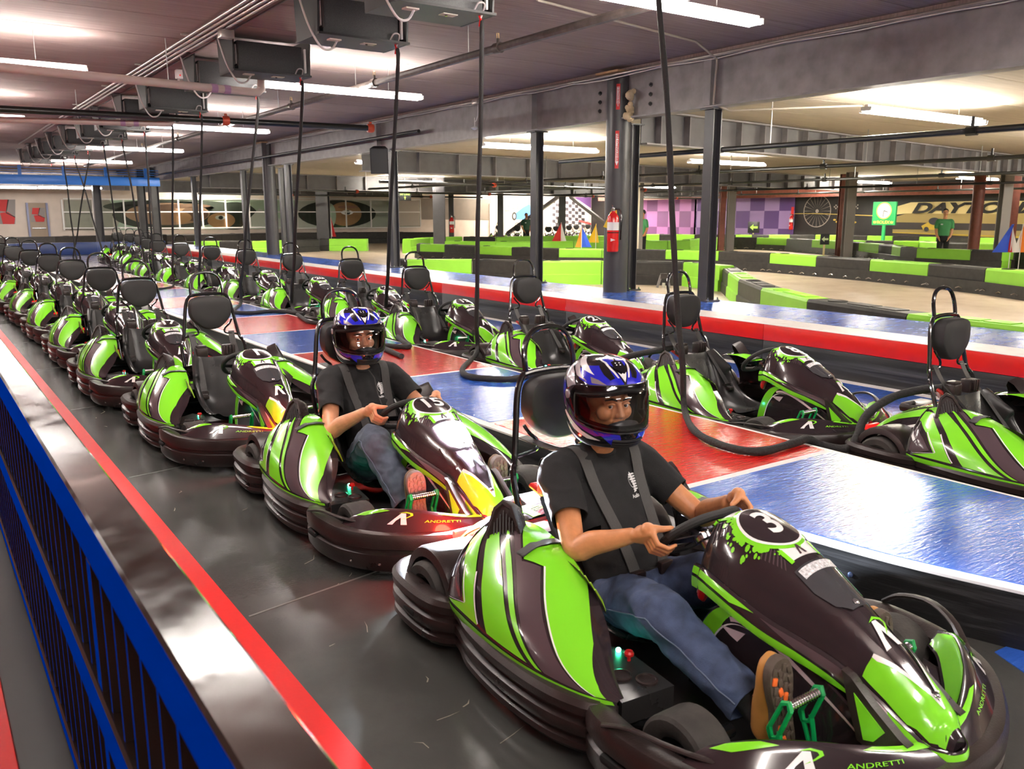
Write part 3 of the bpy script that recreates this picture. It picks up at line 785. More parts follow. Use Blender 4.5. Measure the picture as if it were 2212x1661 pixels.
    # fins under the tip
    for sx in (-1, 1):
        m = MB(); prof = [(-.80, .395), (-.83, .385), (-.90, .33), (-.985, .275), (-1.01, .265), (-1.005, .205), (-.99, .195), (-.955, .235), (-.90, .20), (-.865, .21), (-.83, .30)]
        m.prism(prof, sx * .118, sx * .148, axis=0); fin = m.build('front_fin', M_PLAST, K)
        m = MB(); m.prism([(-.845, .345), (-.945, .275), (-.915, .232), (-.885, .222)], sx * .1485, sx * .1505, axis=0); m.build('fin_inlay', M_GREEN, fin)
    # ---- console between the legs
    prof = spline([(-.21, .07), (-.22, .18), (-.255, .30), (-.315, .385), (-.40, .425), (-.50, .42), (-.61, .385), (-.74, .325), (-.87, .255), (-.96, .18), (-.98, .07)], 40)
    m = MB(); rows = []
    for x, s_ in ((-.125, .985), (-.12, 1), (.12, 1), (.125, .985)): rows.append([(x, -.5 + (p[0] + .5) * s_, .07 + (p[1] - .07) * s_) for p in prof])
    m.grid(rows); m.add(rows[0], [tuple(range(40))]); m.add(rows[-1], [tuple(range(40))[::-1]])
    con = m.build('console', M_DARK, K)
    g = MB()
    for sx in (-1, 1):
        x = sx * .1275
        def band(a0, a1, o0, o1, mi):
            rows = []
            for i in range(a0, a1 + 1):
                t = prof[min(39, i + 1)] - prof[max(0, i - 1)]; t = t / np.linalg.norm(t); nn = np.array([-t[1], t[0]])
                if nn @ (np.array([-.5, .15]) - prof[i]) < 0: nn = -nn
                k = (i - a0) / (a1 - a0); th = 1 if o0 > 0 else 1
                tap = min(1, (1 - k) * 2.2) if mi != 3 else 1
                rows.append([(x, *(prof[i] + nn * (o0 + (o1 - o0) * tap * s_))) for s_ in (0, 1)])
            g.grid(rows, mi)
        band(1, 19, .006, .062, 0); band(1, 19, .062, .068, 1); band(14, 35, .04, .056, 2)
        g.add([(x, -.345, .335), (x, -.445, .345), (x, -.415, .305), (x, -.385, .315)], [(0, 1, 2, 3)], 2)
    g.build('console_graphics', [M_GREEN, M_WHITE, M_PINK, M_DARK2], con)
    m = MB()
    m.bbox((0, -.46, .45), (.16, .12, .05), .012); m.bbox((0, -.60, .42), (.14, .10, .035), .012, M=Matrix.Rotation(R(16), 3, 'X'))
    m.tube([(-.05, -.3, .45), (-.06, -.42, .50)], .012, 7); m.tube([(.05, -.3, .45), (.06, -.42, .50)], .012, 7)
    m.bbox((-.075, -.70, .36), (.06, .12, .06), .015, M=Matrix.Rotation(R(28), 3, 'X')); m.bbox((.075, -.70, .36), (.06, .12, .06), .015, M=Matrix.Rotation(R(28), 3, 'X'))
    m.build('console_fittings', M_PLAST, con)
    m = MB()
    for sx in (-1, 1):
        m.lathe([(.042, 0), (.044, .006), (.04, .02), (.03, .028), (.004, .03)], 18, 0, rot_to((sx * .4, .8, .2)), (sx * .07, -.235, .40))
    kp = m.build('knee_pad', M_RED, K)
    m = MB()
    for sx in (-1, 1):
        n_ = Vector((sx * .4, .8, .2)).normalized(); c = Vector((sx * .07, -.235, .40)) + n_ * .0312
        m.lathe([(.024, 0), (.024, .001), (.001, .001)], 16, 0, rot_to(n_), c)
    m.build('sticker', M_WHITE, kp)
    # ---- pedals
    for sx in (-1, 1):
        px = sx * .235; py = -.735
        pd = None
        for xo in (-.072, .072):
            x = px + xo; m = MB()
            for d in (-.016, .016):
                m.tube([(x, py - .01 + d * .4, .10), (x, py + .02 + d, .20), (x, py + .025 + d, .22)], .0075, 6)
            m.tube([(x, py - .02, .10), (x, py + .005, .10), (x, py + .02, .105)], .017, 6)
            A = Vector((x, py + .03, .205)); B = Vector((x, py - .01, .305)); t = (B - A).normalized(); s2 = Vector((0, t.z, -t.y))
            for q in (-1, 1): m.tube([A + s2 * .018 * q, B + s2 * .015 * q], .0075, 6)
            m.tube([A - s2 * .018, A - t * .016, A + s2 * .018], .0075, 6); m.tube([B - s2 * .015, B + t * .017, B + s2 * .015], .009, 6)
            pd = m.build('pedal_arm', M_PEDAL, K)
        m = MB(); pts = []
        for k in range(29): pts.append((px - .075 + .15 * k / 28, py - .012, .305))
        m.tube(pts, [.0145 if k % 2 else .0125 for k in range(29)], 10); m.build('foot_bar', M_STEEL, pd)
        m = MB(); m.tube([(px - .10, py - .01, .10), (px + .10, py - .01, .10)], .012, 8); m.build('pivot', M_TUBE, pd)
    # ---- front deck: sheet over the bumper each side, centre chevron plate
    for sx in (-1, 1):
        A_ = [(.635, -.66, .215), (.60, -.78, .218), (.50, -.90, .22), (.34, -1.0, .222), (.16, -1.06, .222), (.03, -1.075, .22)]
        B_ = [(.555, -.70, .262), (.50, -.785, .300), (.40, -.87, .306), (.28, -.945, .290), (.15, -.995, .265), (.03, -1.01, .25)]
        C_ = [(.50, -.70, .225), (.455, -.755, .222), (.355, -.825, .216), (.245, -.895, .212), (.13, -.945, .21), (.02, -.965, .205)]
        sec = [[(sx * a[0], *a[1:]), tuple((np.array((sx * a[0], *a[1:])) * .5 + np.array((sx * b_[0], *b_[1:])) * .5 + np.array((0, 0, .006)))), (sx * b_[0], *b_[1:]), tuple((np.array((sx * c[0], *c[1:])) * .5 + np.array((sx * b_[0], *b_[1:])) * .5)), (sx * c[0], *c[1:])] for a, b_, c in zip(A_, B_, C_)]
        S = Surf(sec); S.flip = S.n(.5, .3).z < 0
        m = MB(); m.grid(S.grid(24, 12)); dk = m.build('front_deck', M_DARK, K, smooth=30)
        g = MB(); fn = lambda u, v: S.off(u, v, .002); fn2 = lambda u, v: S.off(u, v, .003)
        decal(g, [(.05, .34), (.10, .44), (.24, .46), (.32, .41), (.16, .31)], fn, .06, .08, 0)
        decal(g, [(.04, .60), (.03, .92), (.5, .92), (.9, .95), (.9, .7), (.5, .58), (.2, .56)], fn, .06, .12, 0)
        decal(g, [(.62, .40), (1, .30), (1, .5), (.66, .46)], fn, .06, .08, 0)
        def up_(a, b_):      # lettering lies along the deck, upright from outside
            return fn2(.42 + (a if sx < 0 else -a) * 1.9, .26 + b_ * 3.6)
        logo(g, 0, 0, .058, up_, 0, 1, 0)
        decal_text(g, 'ANDRETTI', .022, lambda a, b_: fn2(.66 + (a if sx < 0 else -a) * 1.9, .22 + b_ * 3.6), .03, .03, 0)
        g.build('deck_graphics', [M_GREEN, M_WHITE], dk)
    m = MB(); m.prism([(-.44, -.72), (-.3, -.80), (-.16, -.90), (0, -.93), (.16, -.90), (.3, -.80), (.44, -.72), (.42, -.80), (.24, -.93), (.06, -1.0), (-.06, -1.0), (-.24, -.93), (-.42, -.80)], .195, .207)
    cp = m.build('chevron_plate', M_DARK, K)
    g = MB()
    for s_ in (-1, 1):
        zf = lambda a, b_: Vector((a, b_, .2085))
        decal(g, [(s_ * .40, -.745), (s_ * .30, -.805), (s_ * .16, -.905), (s_ * .02, -.935), (s_ * .02, -.99), (s_ * .17, -.945), (s_ * .2, -.90), (s_ * .27, -.85)], zf, 1, 1, 0)
        decal(g, [(s_ * .40, -.755), (s_ * .28, -.86), (s_ * .17, -.955), (s_ * .165, -.945), (s_ * .27, -.85)], lambda a, b_: Vector((a, b_, .2095)), 1, 1, 1)
    g.build('plate_graphics', [M_GREEN, M_WHITE], cp)
    m = MB(); m.tube(spline([(.70, -.42, .225), (.665, -.50, .285), (.64, -.62, .315), (.58, -.74, .30), (.47, -.86, .25)], 14), .016, 8, flat=.6)
    m.build('wheel_guard', M_PLAST, K)
    m = MB(); m.tube(spline([(-.70, -.42, .225), (-.665, -.50, .24), (-.64, -.62, .245), (-.58, -.74, .24), (-.47, -.86, .23)], 14), .010, 8, flat=.6)
    m.build('wheel_guard', M_PLAST, K)
    m = MB(); m.bbox((-.155, -.30, .455), (.006, .045, .016), .003, M=Matrix.Rotation(R(20), 3, 'X')); m.build('tag', M_ORANGE, K)
    return K

def kart_number(kart, body):
    """the white figures on the black disc of the nose"""
    me = NUM.get(body)
    if me is None:
        m = MB(); f = nose_off(.0064)
        decal_text(m, body, .155 if len(body) == 1 else .135, lambda a, b_: f(a * .95, -.352 + b_), .02, .03, 0, bold=.0035)
        me = m.mesh('number'); me.materials.append(M_WHITE); NUM[body] = me
    nose = [c for c in kart.children if c.name.startswith('nose_cone')][0]
    return place('number', me, nose)
NUM = {}
# ================================================================ people
from mathutils.bvhtree import BVHTree
M_SKIN = mat('skin_tan', (.58, .245, .105), .42, var=.10, vscale=30, bump=.05, bscale=120)
M_SKIN2 = mat('skin_light', (.66, .31, .17), .42, var=.10, vscale=30, bump=.05, bscale=120)
M_SHIRT = mat('black_cotton', (.012, .012, .013), .85, bump=.25, bscale=350)
M_DENIM = mat('blue_denim', (.046, .068, .135), .85, var=.4, vscale=16, bump=.3, bscale=420)
M_DENIM2 = mat('grey_blue_denim', (.068, .084, .12), .85, var=.35, vscale=16, bump=.3, bscale=420)
M_STITCH = mat('denim_stitching', (.10, .13, .2), .8)
M_SHOE = mat('tan_shoe_leather', (.42, .19, .045), .5, var=.15)
M_SHOE2 = mat('brown_shoe_leather', (.16, .08, .045), .55, var=.15)
M_SOLE = mat('brown_rubber_sole', (.075, .055, .042), .6, bump=.2, bscale=120)
M_SOLE2 = mat('grey_rubber_sole', (.17, .12, .105), .6, bump=.2, bscale=120)
M_TREAD = mat('orange_tread', (.75, .14, .025), .5)
M_HBLUE = mat('helmet_blue_paint', (.014, .018, .50), .12, coat=1)
M_HBLACK = mat('helmet_black_paint', (.006, .006, .008), .12, coat=1)
M_HWHITE = mat('helmet_white_paint', (.78, .77, .78), .15, coat=1)
M_HPURP = mat('helmet_violet_paint', (.10, .02, .26), .15, coat=1)
M_HSILV = mat('helmet_silver_paint', (.33, .30, .33), .22, coat=1, metal=.4)
M_LINER = mat('helmet_liner', (.01, .01, .01), .9)
M_EYEW = mat('eye_white', (.75, .72, .70), .2)
M_EYED = mat('iris_brown', (.03, .018, .012), .15)
M_HAIR = mat('dark_hair', (.012, .008, .006), .6)
def thin_glass(name, tint, rough=.03, ior=1.45):
    m = bpy.data.materials.new(name); m.use_nodes = True; nt = m.node_tree; nt.nodes.clear()
    o = nt.nodes.new('ShaderNodeOutputMaterial'); mx = nt.nodes.new('ShaderNodeMixShader'); fr = nt.nodes.new('ShaderNodeFresnel')
    tr = nt.nodes.new('ShaderNodeBsdfTransparent'); gl = nt.nodes.new('ShaderNodeBsdfGlossy')
    tr.inputs[0].default_value = (*tint, 1); gl.inputs['Roughness'].default_value = rough; fr.inputs[0].default_value = ior
    nt.links.new(fr.outputs[0], mx.inputs[0]); nt.links.new(tr.outputs[0], mx.inputs[1]); nt.links.new(gl.outputs[0], mx.inputs[2])
    nt.links.new(mx.outputs[0], o.inputs[0]); return m
M_VISOR = thin_glass('clear_visor', (.80, .80, .82), ior=1.6)

def fuse(mb, voxel, name, smooth=4, disp=None):
    """melt overlapping limbs into one continuous surface"""
    me = mb.mesh(name, 0); o = bpy.data.objects.new(name, me); COL.objects.link(o)
    r = o.modifiers.new('r', 'REMESH'); r.mode = 'VOXEL'; r.voxel_size = voxel
    if smooth:
        q = o.modifiers.new('s', 'SMOOTH'); q.iterations = smooth; q.factor = .5
    dg = bpy.context.evaluated_depsgraph_get()
    out = bpy.data.meshes.new_from_object(o.evaluated_get(dg))
    bpy.data.objects.remove(o); bpy.data.meshes.remove(me)
    if disp:
        ns = [v.normal.copy() for v in out.vertices]
        for v, n in zip(out.vertices, ns): v.co += n * disp(v.co)
    out.name = name; out.update(); out.shade_smooth()
    return out
def limb(mb, pts, rad, n=14, sub=5):
    k = len(pts); P = spline(pts, (k - 1) * sub + 1); Rr = spline([(r,) for r in rad], (k - 1) * sub + 1)
    rr = [max(.002, float(r[0])) for r in Rr]
    mb.tube(P, rr, n)
    mb.sphere(P[0], rr[0], 7); mb.sphere(P[-1], rr[-1], 7)
def straight(mb, pts, rad, n=12):
    mb.tube(pts, rad, n)
    for p, r in zip(pts, rad): mb.sphere(p, r, 6)
def ellring(c, rx, ry, ax=Vector((1, 0, 0)), ay=Vector((0, 1, 0)), n=24, sq=2.3):
    out = []
    for i in range(n):
        a = 2 * pi * i / n; ca, sa = cos(a), sin(a)
        x = math.copysign(abs(ca) ** (2 / sq), ca); y = math.copysign(abs(sa) ** (2 / sq), sa)
        out.append(Vector(c) + ax * x * rx + ay * y * ry)
    return out
def rings(mb, rs, sub=4):
    k = len(rs); n = len(rs[0])
    cols = [spline([r[j] for r in rs], (k - 1) * sub + 1) for j in range(n)]
    rows = [[cols[j][i] for j in range(n)] for i in range(len(cols[0]))]
    mb.grid(rows, closev=True); mb.add(rows[0], [tuple(range(n))[::-1]]); mb.add(rows[-1], [tuple(range(n))])

def hand(mb, g, tau, rho, nrm, wrist, s=1.0):
    """a hand closed round a bar at g: tau along the bar, rho outwards, nrm towards the driver"""
    g = Vector(g); W = Vector(wrist); lens = (.93, 1.0, .97, .82)
    kn = []
    for k in range(4):
        b = g + tau * (.030 - .0195 * k) * s; l = lens[k] * s
        p0 = b + rho * .046 * s + nrm * .030 * s; p1 = b + rho * (.050) * s - nrm * .010 * l; p2 = b + rho * .020 * s - nrm * .038 * l; p3 = b - rho * .012 * l - nrm * .033 * s
        straight(mb, [p0, p1, p2, p3], [.0115 * s, .0098 * s, .0088 * s, .0075 * s], 10); kn.append(p0)
    mid = g + rho * .042 * s + nrm * .055 * s
    for p0 in kn:
        straight(mb, [W, W.lerp(p0, .35) + rho * .002, p0], [.026 * s, .019 * s, .0125 * s], 10)
    mb.sphere(mid + tau * .008, .027 * s, 8); mb.sphere(mid.lerp(W, .35), .027 * s, 8)
    base = mid + tau * .026 * s - nrm * .004 * s
    straight(mb, [W.lerp(base, .3), base, g + tau * .044 * s + nrm * .030 * s + rho * .010, g + tau * .056 * s + nrm * .020 * s - rho * .016 * s], [.02 * s, .0165 * s, .0120 * s, .0088 * s], 10)

def helmet_p(th, t):
    """th: azimuth from the front (0) to the back (pi); t: 0 neck rim .. 1 crown"""
    H = [(-.150, .092, .112, .088), (-.138, .108, .150, .104), (-.105, .120, .176, .122), (-.060, .128, .178, .146), (-.01, .132, .165, .160), (.04, .131, .152, .163), (.082, .119, .130, .150), (.114, .094, .100, .120), (.136, .058, .060, .076), (.146, .0, .0, .0)]
    z, rx, rf, rb = crom(H, t)
    c, s_ = cos(th), sin(th); ry = rf if c > 0 else rb
    e = 2.25
    r = 1.0 / (abs(c) ** e + abs(s_) ** e) ** (1 / e)
    return Vector((s_ * r * max(rx, 0), -c * r * max(ry, 0), z))
def helmet_off(d):
    def fn(a, t):
        e = .01; t = max(.0, min(.985, t))
        u = helmet_p(a + e, t) - helmet_p(a - e, t); v = helmet_p(a, min(.99, t + e)) - helmet_p(a, t - e)
        n = u.cross(v); n = n.normalized() if n.length > 1e-10 else Vector((0, 0, 1))
        p = helmet_p(a, t)
        if n.dot(p - Vector((0, 0, -.02))) < 0: n = -n
        return p + n * d
    return fn
HELMET = {}
def make_helmet(parent, loc, yaw, scale=1.12, tilt=0.0):
    rot = (tilt, 0, yaw)
    if not HELMET:
        m = MB(); NA, NT = 96, 44
        idx = [[helmet_p(2 * pi * i / NA, j / NT * .992) for j in range(NT + 1)] for i in range(NA)]
        def opening(i, j):
            a = 2 * pi * (i + .5) / NA; a = a if a < pi else a - 2 * pi; t = (j + .5) / NT
            lo = .315 + .03 * abs(a) ** 2 * .6; hi = .60 - .05 * abs(a)
            return abs(a) < R(78) and lo < t < hi
        vs = [p for r in idx for p in r]; fs = []
        for i in range(NA):
            for j in range(NT):
                if opening(i, j): continue
                b = (i + 1) % NA; fs.append((i * (NT + 1) + j, b * (NT + 1) + j, b * (NT + 1) + j + 1, i * (NT + 1) + j + 1))
        m.add(vs, fs)
        me = m.mesh('helmet', 60); me.materials.append(M_HBLACK); HELMET['shell'] = me
        # liner edge round the opening and inside
        m = MB(); L_ = []
        for k in range(60):
            q = k / 60 * 4; e = int(q); f = q - e; A0 = R(78)
            a, t = [(-A0 + 2 * A0 * f, None), (A0, f), (A0 - 2 * A0 * f, None), (-A0, 1 - f)][e]
            lo = .315 + .018 * a * a; hi = .60 - .05 * abs(a)
            t = lo if e == 0 else hi if e == 2 else lo + (hi - lo) * f if e == 1 else hi - (hi - lo) * f
            L_.append(helmet_off(-.004)(a, t))
        m.tube(L_, .011, 8, closed=True); me = m.mesh('liner', 60); me.materials.append(M_LINER); HELMET['liner'] = me
        m = MB(); f0 = helmet_off(-.022)
        m.grid([[f0(R(80 + 200 * i / 30), j / 12 * .9) for j in range(13)] for i in range(31)])
        me = m.mesh('padding', 60); me.materials.append(M_LINER); HELMET['padding'] = me
        # visor
        m = MB(); f1 = helmet_off(.006)
        rows = []
        for i in range(49):
            a = R(-100 + 200 * i / 48); k = abs(a) / R(100); hh = 1 - .55 * k ** 6
            lo = .285 + .045 * k ** 2; hi = .635 - .03 * k ** 2; c_ = (lo + hi) / 2
            rows.append([f1(a, c_ + (lo + (hi - lo) * j / 10 - c_) * hh) for j in range(11)])
        m.grid(rows); me = m.mesh('visor', 60); me.materials.append(M_VISOR); HELMET['visor'] = me
        m = MB()
        rim = [r[0] for r in rows] + [r[-1] for r in rows[::-1]]
        m.tube(rim, .0022, 5, closed=True); me = m.mesh('visor_rim', 60); me.materials.append(mat('visor_rim', (.04, .04, .045), .2, coat=.5)); HELMET['visor_rim'] = me
        # paintwork
        g = MB(); F = helmet_off(.0016); F2 = helmet_off(.0026); F3 = helmet_off(.0036)
        for s_ in (-1, 1):
            q = lambda L_: [(s_ * R(a), t) for a, t in L_]
            D = lambda L_, f, mi: decal(g, q(L_), f, .10, .03, mi)
            D([(2, .645), (5, .64), (30, .635), (55, .63), (75, .66), (95, .72), (80, .80), (45, .83), (20, .80), (9, .74)], F, 0)           # brow, blue
            D([(100, .50), (120, .66), (140, .76), (170, .80), (178, .7), (178, .5), (150, .42)], F, 0)
            D([(8, .80), (22, .84), (40, .89), (60, .93), (20, .95), (4, .9)], F, 0)
            D([(16, .70), (24, .68), (34, .73), (46, .82), (40, .87), (26, .81)], F2, 1)                                                   # air vent, black
            D([(8, .70), (14, .765), (30, .875), (60, .93), (66, .925), (35, .862), (18, .758), (11, .70)], F2, 2)                               # pale streaks
            D([(50, .72), (70, .80), (110, .88), (150, .90), (120, .84), (90, .77)], F2, 2)
            D([(60, .655), (75, .70), (100, .80), (130, .84), (105, .75), (85, .68)], F2, 4)
            D([(92, .52), (80, .60), (95, .70), (118, .76), (128, .66), (118, .58), (108, .60)], F2, 4)
            D([(30, .64), (42, .68), (56, .70), (52, .645)], F2, 4)
            D([(20, .10), (12, .20), (16, .27), (34, .29), (60, .30), (40, .24), (28, .17)], F, 0)                                            # jaw, blue and violet
            D([(34, .265), (60, .30), (95, .42), (118, .50), (110, .40), (80, .29), (50, .235)], F, 3)
            D([(42, .20), (70, .255), (105, .37), (110, .35), (84, .235), (62, .19)], F2, 2)
            D([(18, .045), (34, .070), (55, .085), (80, .15), (110, .27), (104, .20), (74, .09), (44, .045)], F2, 2)
            D([(120, .30), (150, .36), (175, .36), (175, .28), (150, .24)], F2, 0)
            D([(110, .12), (150, .2), (176, .2), (176, .16), (140, .12)], F2, 2)
        # chevron emblem over the brow, four dots on the crown
        decal(g, [(-R(9), .755), (-R(3), .735), (0, .745), (R(3), .735), (R(9), .755), (R(2), .68), (0, .66), (-R(2), .68)], F3, .08, .03, 2)
        decal(g, [(-R(14), .80), (-R(5), .77), (0, .755), (R(5), .77), (R(14), .80), (R(18), .88), (0, .9), (-R(18), .88)], F2, .08, .03, 1)
        for a, t in ((-5, .835), (5, .835), (-6, .86), (6, .86)): decal(g, circle2(R(a), t, .035, .007, 8), F3, .1, .05, 2)
        me = g.mesh('paintwork', 60)
        for mm in (M_HBLUE, M_HBLACK, M_HWHITE, M_HPURP, M_HSILV): me.materials.append(mm)
        HELMET['paintwork'] = me
        # chin vent, nose guard, visor pivots
        m = MB()
        for k in range(4):
            m.tube([helmet_off(.003)(R(-26 + 52 * i / 10), .205 - .028 * k + .012 * abs(i - 5) / 5) for i in range(11)], .005 - .0006 * k, 6)
        me = m.mesh('chin_vent', 40); me.materials.append(mat('vent_black', (.012, .012, .013), .4)); HELMET['chin_vent'] = me
        m = MB(); rows = []
        for i in range(13):
            a = R(-30 + 60 * i / 12); b_ = helmet_off(-.016)(a, .31)
            h = .026 * max(0, cos(a * 2.6)) ** .6
            rows.append([b_ + Vector((0, 0, -.012)), b_ + Vector((0, .004, h * .6)), b_ + Vector((0, .014, h))])
        m.grid(rows); me = m.mesh('nose_guard', 50); me.materials.append(mat('nose_guard_grey', (.03, .03, .033), .3)); HELMET['nose_guard'] = me
        m = MB()
        for s_ in (-1, 1):
            p = helmet_off(.008)(s_ * R(92), .51); m.lathe([(.016, 0), (.016, .004), (.01, .007), (.002, .007)], 16, 0, rot_to((s_, 0, 0)), p)
        me = m.mesh('visor_pivot', 40); me.materials.append(M_HSILV); HELMET['visor_pivot'] = me
    h = place('helmet', HELMET['shell'], parent, loc, rot); h.scale = (scale,) * 3
    for k in ('liner', 'padding', 'visor', 'paintwork', 'chin_vent', 'nose_guard', 'visor_pivot', 'visor_rim'): place(k, HELMET[k], h)
    return h

def face_shape(mb, c, yaw, s=1.0):
    """skull, brow, cheeks, nose, lips and chin"""
    Rz = Matrix.Rotation(yaw, 3, 'Z')
    P = lambda x, y, z: Vector(c) + Rz @ (Vector((x, y, z)) * s)
    mb.sphere(P(0, .015, .025), .088 * s, 12, sc=(.88, 1.05, 1.12), M=Rz)
    mb.sphere(P(0, -.012, -.045), .068 * s, 10, sc=(.92, .95, 1.05), M=Rz)
    mb.sphere(P(0, -.045, -.085), .03 * s, 8)
    for sx in (-1, 1):
        mb.sphere(P(sx * .04, -.045, -.03), .034 * s, 8)                                   # cheek
        mb.tube([P(sx * .012, -.082, .020), P(sx * .035, -.080, .026), P(sx * .058, -.062, .018)], [.010 * s, .011 * s, .008 * s], 8)   # brow
        mb.sphere(P(sx * .034, -.0655, -.002), .017 * s, 8)                                  # lids
        mb.sphere(P(sx * .012, -.094, -.036), .010 * s, 6)                                 # nostril wing
    mb.tube([P(0, -.080, .012), P(0, -.095, -.012), P(0, -.108, -.034), P(0, -.095, -.044)], [.009 * s, .011 * s, .0135 * s, .008 * s], 10)
    mb.tube([P(-.022, -.076, -.066), P(0, -.086, -.064), P(.022, -.076, -.066)], [.005, .008, .005], 8)
    mb.tube([P(-.020, -.075, -.075), P(0, -.085, -.076), P(.020, -.075, -.075)], [.005, .009, .005], 8)
    return P
def eyes(parent, c, yaw, look, s=1.0):
    Rz = Matrix.Rotation(yaw, 3, 'Z')
    P = lambda x, y, z: Vector(c) + Rz @ (Vector((x, y, z)) * s)
    for sx in (-1, 1):
        m = MB(); q = P(sx * .034, -.0712, -.001); d = (Rz @ Vector((look, -1, 0))).normalized()
        m.sphere(q, .0120 * s, 10, 0); o = m.build('eye', M_EYEW, parent)
        m = MB(); m.sphere(q + d * .0062 * s, .0074 * s, 8, sc=(1, 1, 1)); m.build('iris', M_EYED, o)
        m = MB(); m.tube([P(sx * .013, -.090, .022), P(sx * .034, -.091, .030), P(sx * .056, -.073, .023)], [.003, .0045, .0025], 6); m.build('eyebrow', M_HAIR, parent)
        m = MB(); m.tube([P(sx * .020, -.0835, .007), P(sx * .034, -.0865, .0105), P(sx * .048, -.079, .006)], [.0035, .0052, .0035], 6); m.build('eyelid', M_SKIN, parent)

def shoe(parent, heel, toe, upv, width, upper, sole, tread, laces):
    """a shoe whose sole faces -y: heel and toe are points on the sole's middle line"""
    A, B = Vector(heel), Vector(toe); L_ = (B - A).length; t = (B - A).normalized(); back = Vector(upv).normalized(); s = t.cross(back).normalized()
    prof = [(0, .30), (.03, .36), (.12, .40), (.30, .36), (.45, .35), (.62, .44), (.78, .48), (.90, .42), (.97, .27), (1.0, .1)]
    def outline(k=1.0, n=30):
        pr = spline(prof, n); pts = [(u * L_, w * width * k) for u, w in pr]; pts2 = [(u, -w) for u, w in pts[::-1]]
        return pts + pts2
    m = MB(); o = outline(); rows = []
    for k, h in ((.97, 0), (1.03, .006), (1.02, .022), (.97, .028)): rows.append([A + t * (L_ * .5 + (u - L_ * .5) * (1 - (1 - k) * .4)) + s * w * k + back * h for u, w in o])
    m.grid(rows, closev=True); n = len(o); m.add(rows[0], [tuple(range(n))]); m.add(rows[-1], [tuple(range(n))[::-1]])
    so = m.build('sole', sole, parent)
    # tread blocks
    m = MB(); g = MB(); rr = random.Random(5)
    for i in range(9):
        for j in range(4):
            u = (.06 + i * .103) * L_; wmax = float(np.interp(u / L_, [p[0] for p in prof], [p[1] for p in prof])) * width * .86
            w = (-1 + 2 * (j + .5) / 4) * wmax
            c = A + t * (u + (.006 if j % 2 else -.004)) + s * w - back * .002
            Mx = Matrix((s, t, back)).transposed()
            tgt = g if tread is not None and (i * 4 + j) % 5 == 1 else m
            tgt.bbox(c, (wmax * .44, L_ * .083, .007), .003, M=Mx @ Matrix.Rotation(R(18 if j % 2 else -14), 3, 'Z'))
    tr = m.build('tread', sole, so); tr['kind'] = 'stuff'
    if tread is not None:
        t2 = g.build('tread_accent', tread, so); t2['kind'] = 'stuff'
    # upper
    rs = []
    for u, w, h in ((.0, .34, .085), (.08, .40, .10), (.25, .38, .095), (.42, .38, .085), (.60, .43, .065), (.78, .45, .052), (.92, .36, .042), (.99, .14, .03)):
        c = A + t * u * L_ + back * (.02 + h / 2 * .9); rs.append(ellring(c, w * width * .98, h / 2, s, back, 20, 2.6))
    m = MB(); rings(m, rs, 4); up = m.build('shoe_upper', upper, parent, smooth=60)
    m = MB()
    for k in range(4):
        u = .45 + k * .07; h = .088 - k * .008
        m.tube([A + t * u * L_ + s * (w * width * .26) + back * (.02 + h * .93 - abs(w) * .012) for w in (-1, -.5, 0, .5, 1)], .0035, 6)
    m.build('laces', laces, up)

def wrinkle(amp, sc, extra=None):
    def f(co):
        q = noise.noise(Vector((co.x * sc, co.y * sc * .6, co.z * sc * 1.6))) + .5 * noise.noise(co * sc * 2.3)
        r = 1 - abs(noise.noise(Vector((co.x * sc * .7, co.y * sc * .5, co.z * sc)) + Vector((7, 3, 1))) * 2)
        return amp * (q * .6 + .5 * r * r - .2)
    return f

def conform_fn(bvh, d, y_from=-1.0):
    def fn(x, z):
        h = bvh.ray_cast(Vector((x, y_from, z)), Vector((0, 1, 0)))
        if h[0] is None: return Vector((x, .3, z))
        return h[0] + Vector((0, -1, .2)).normalized() * d
    return fn

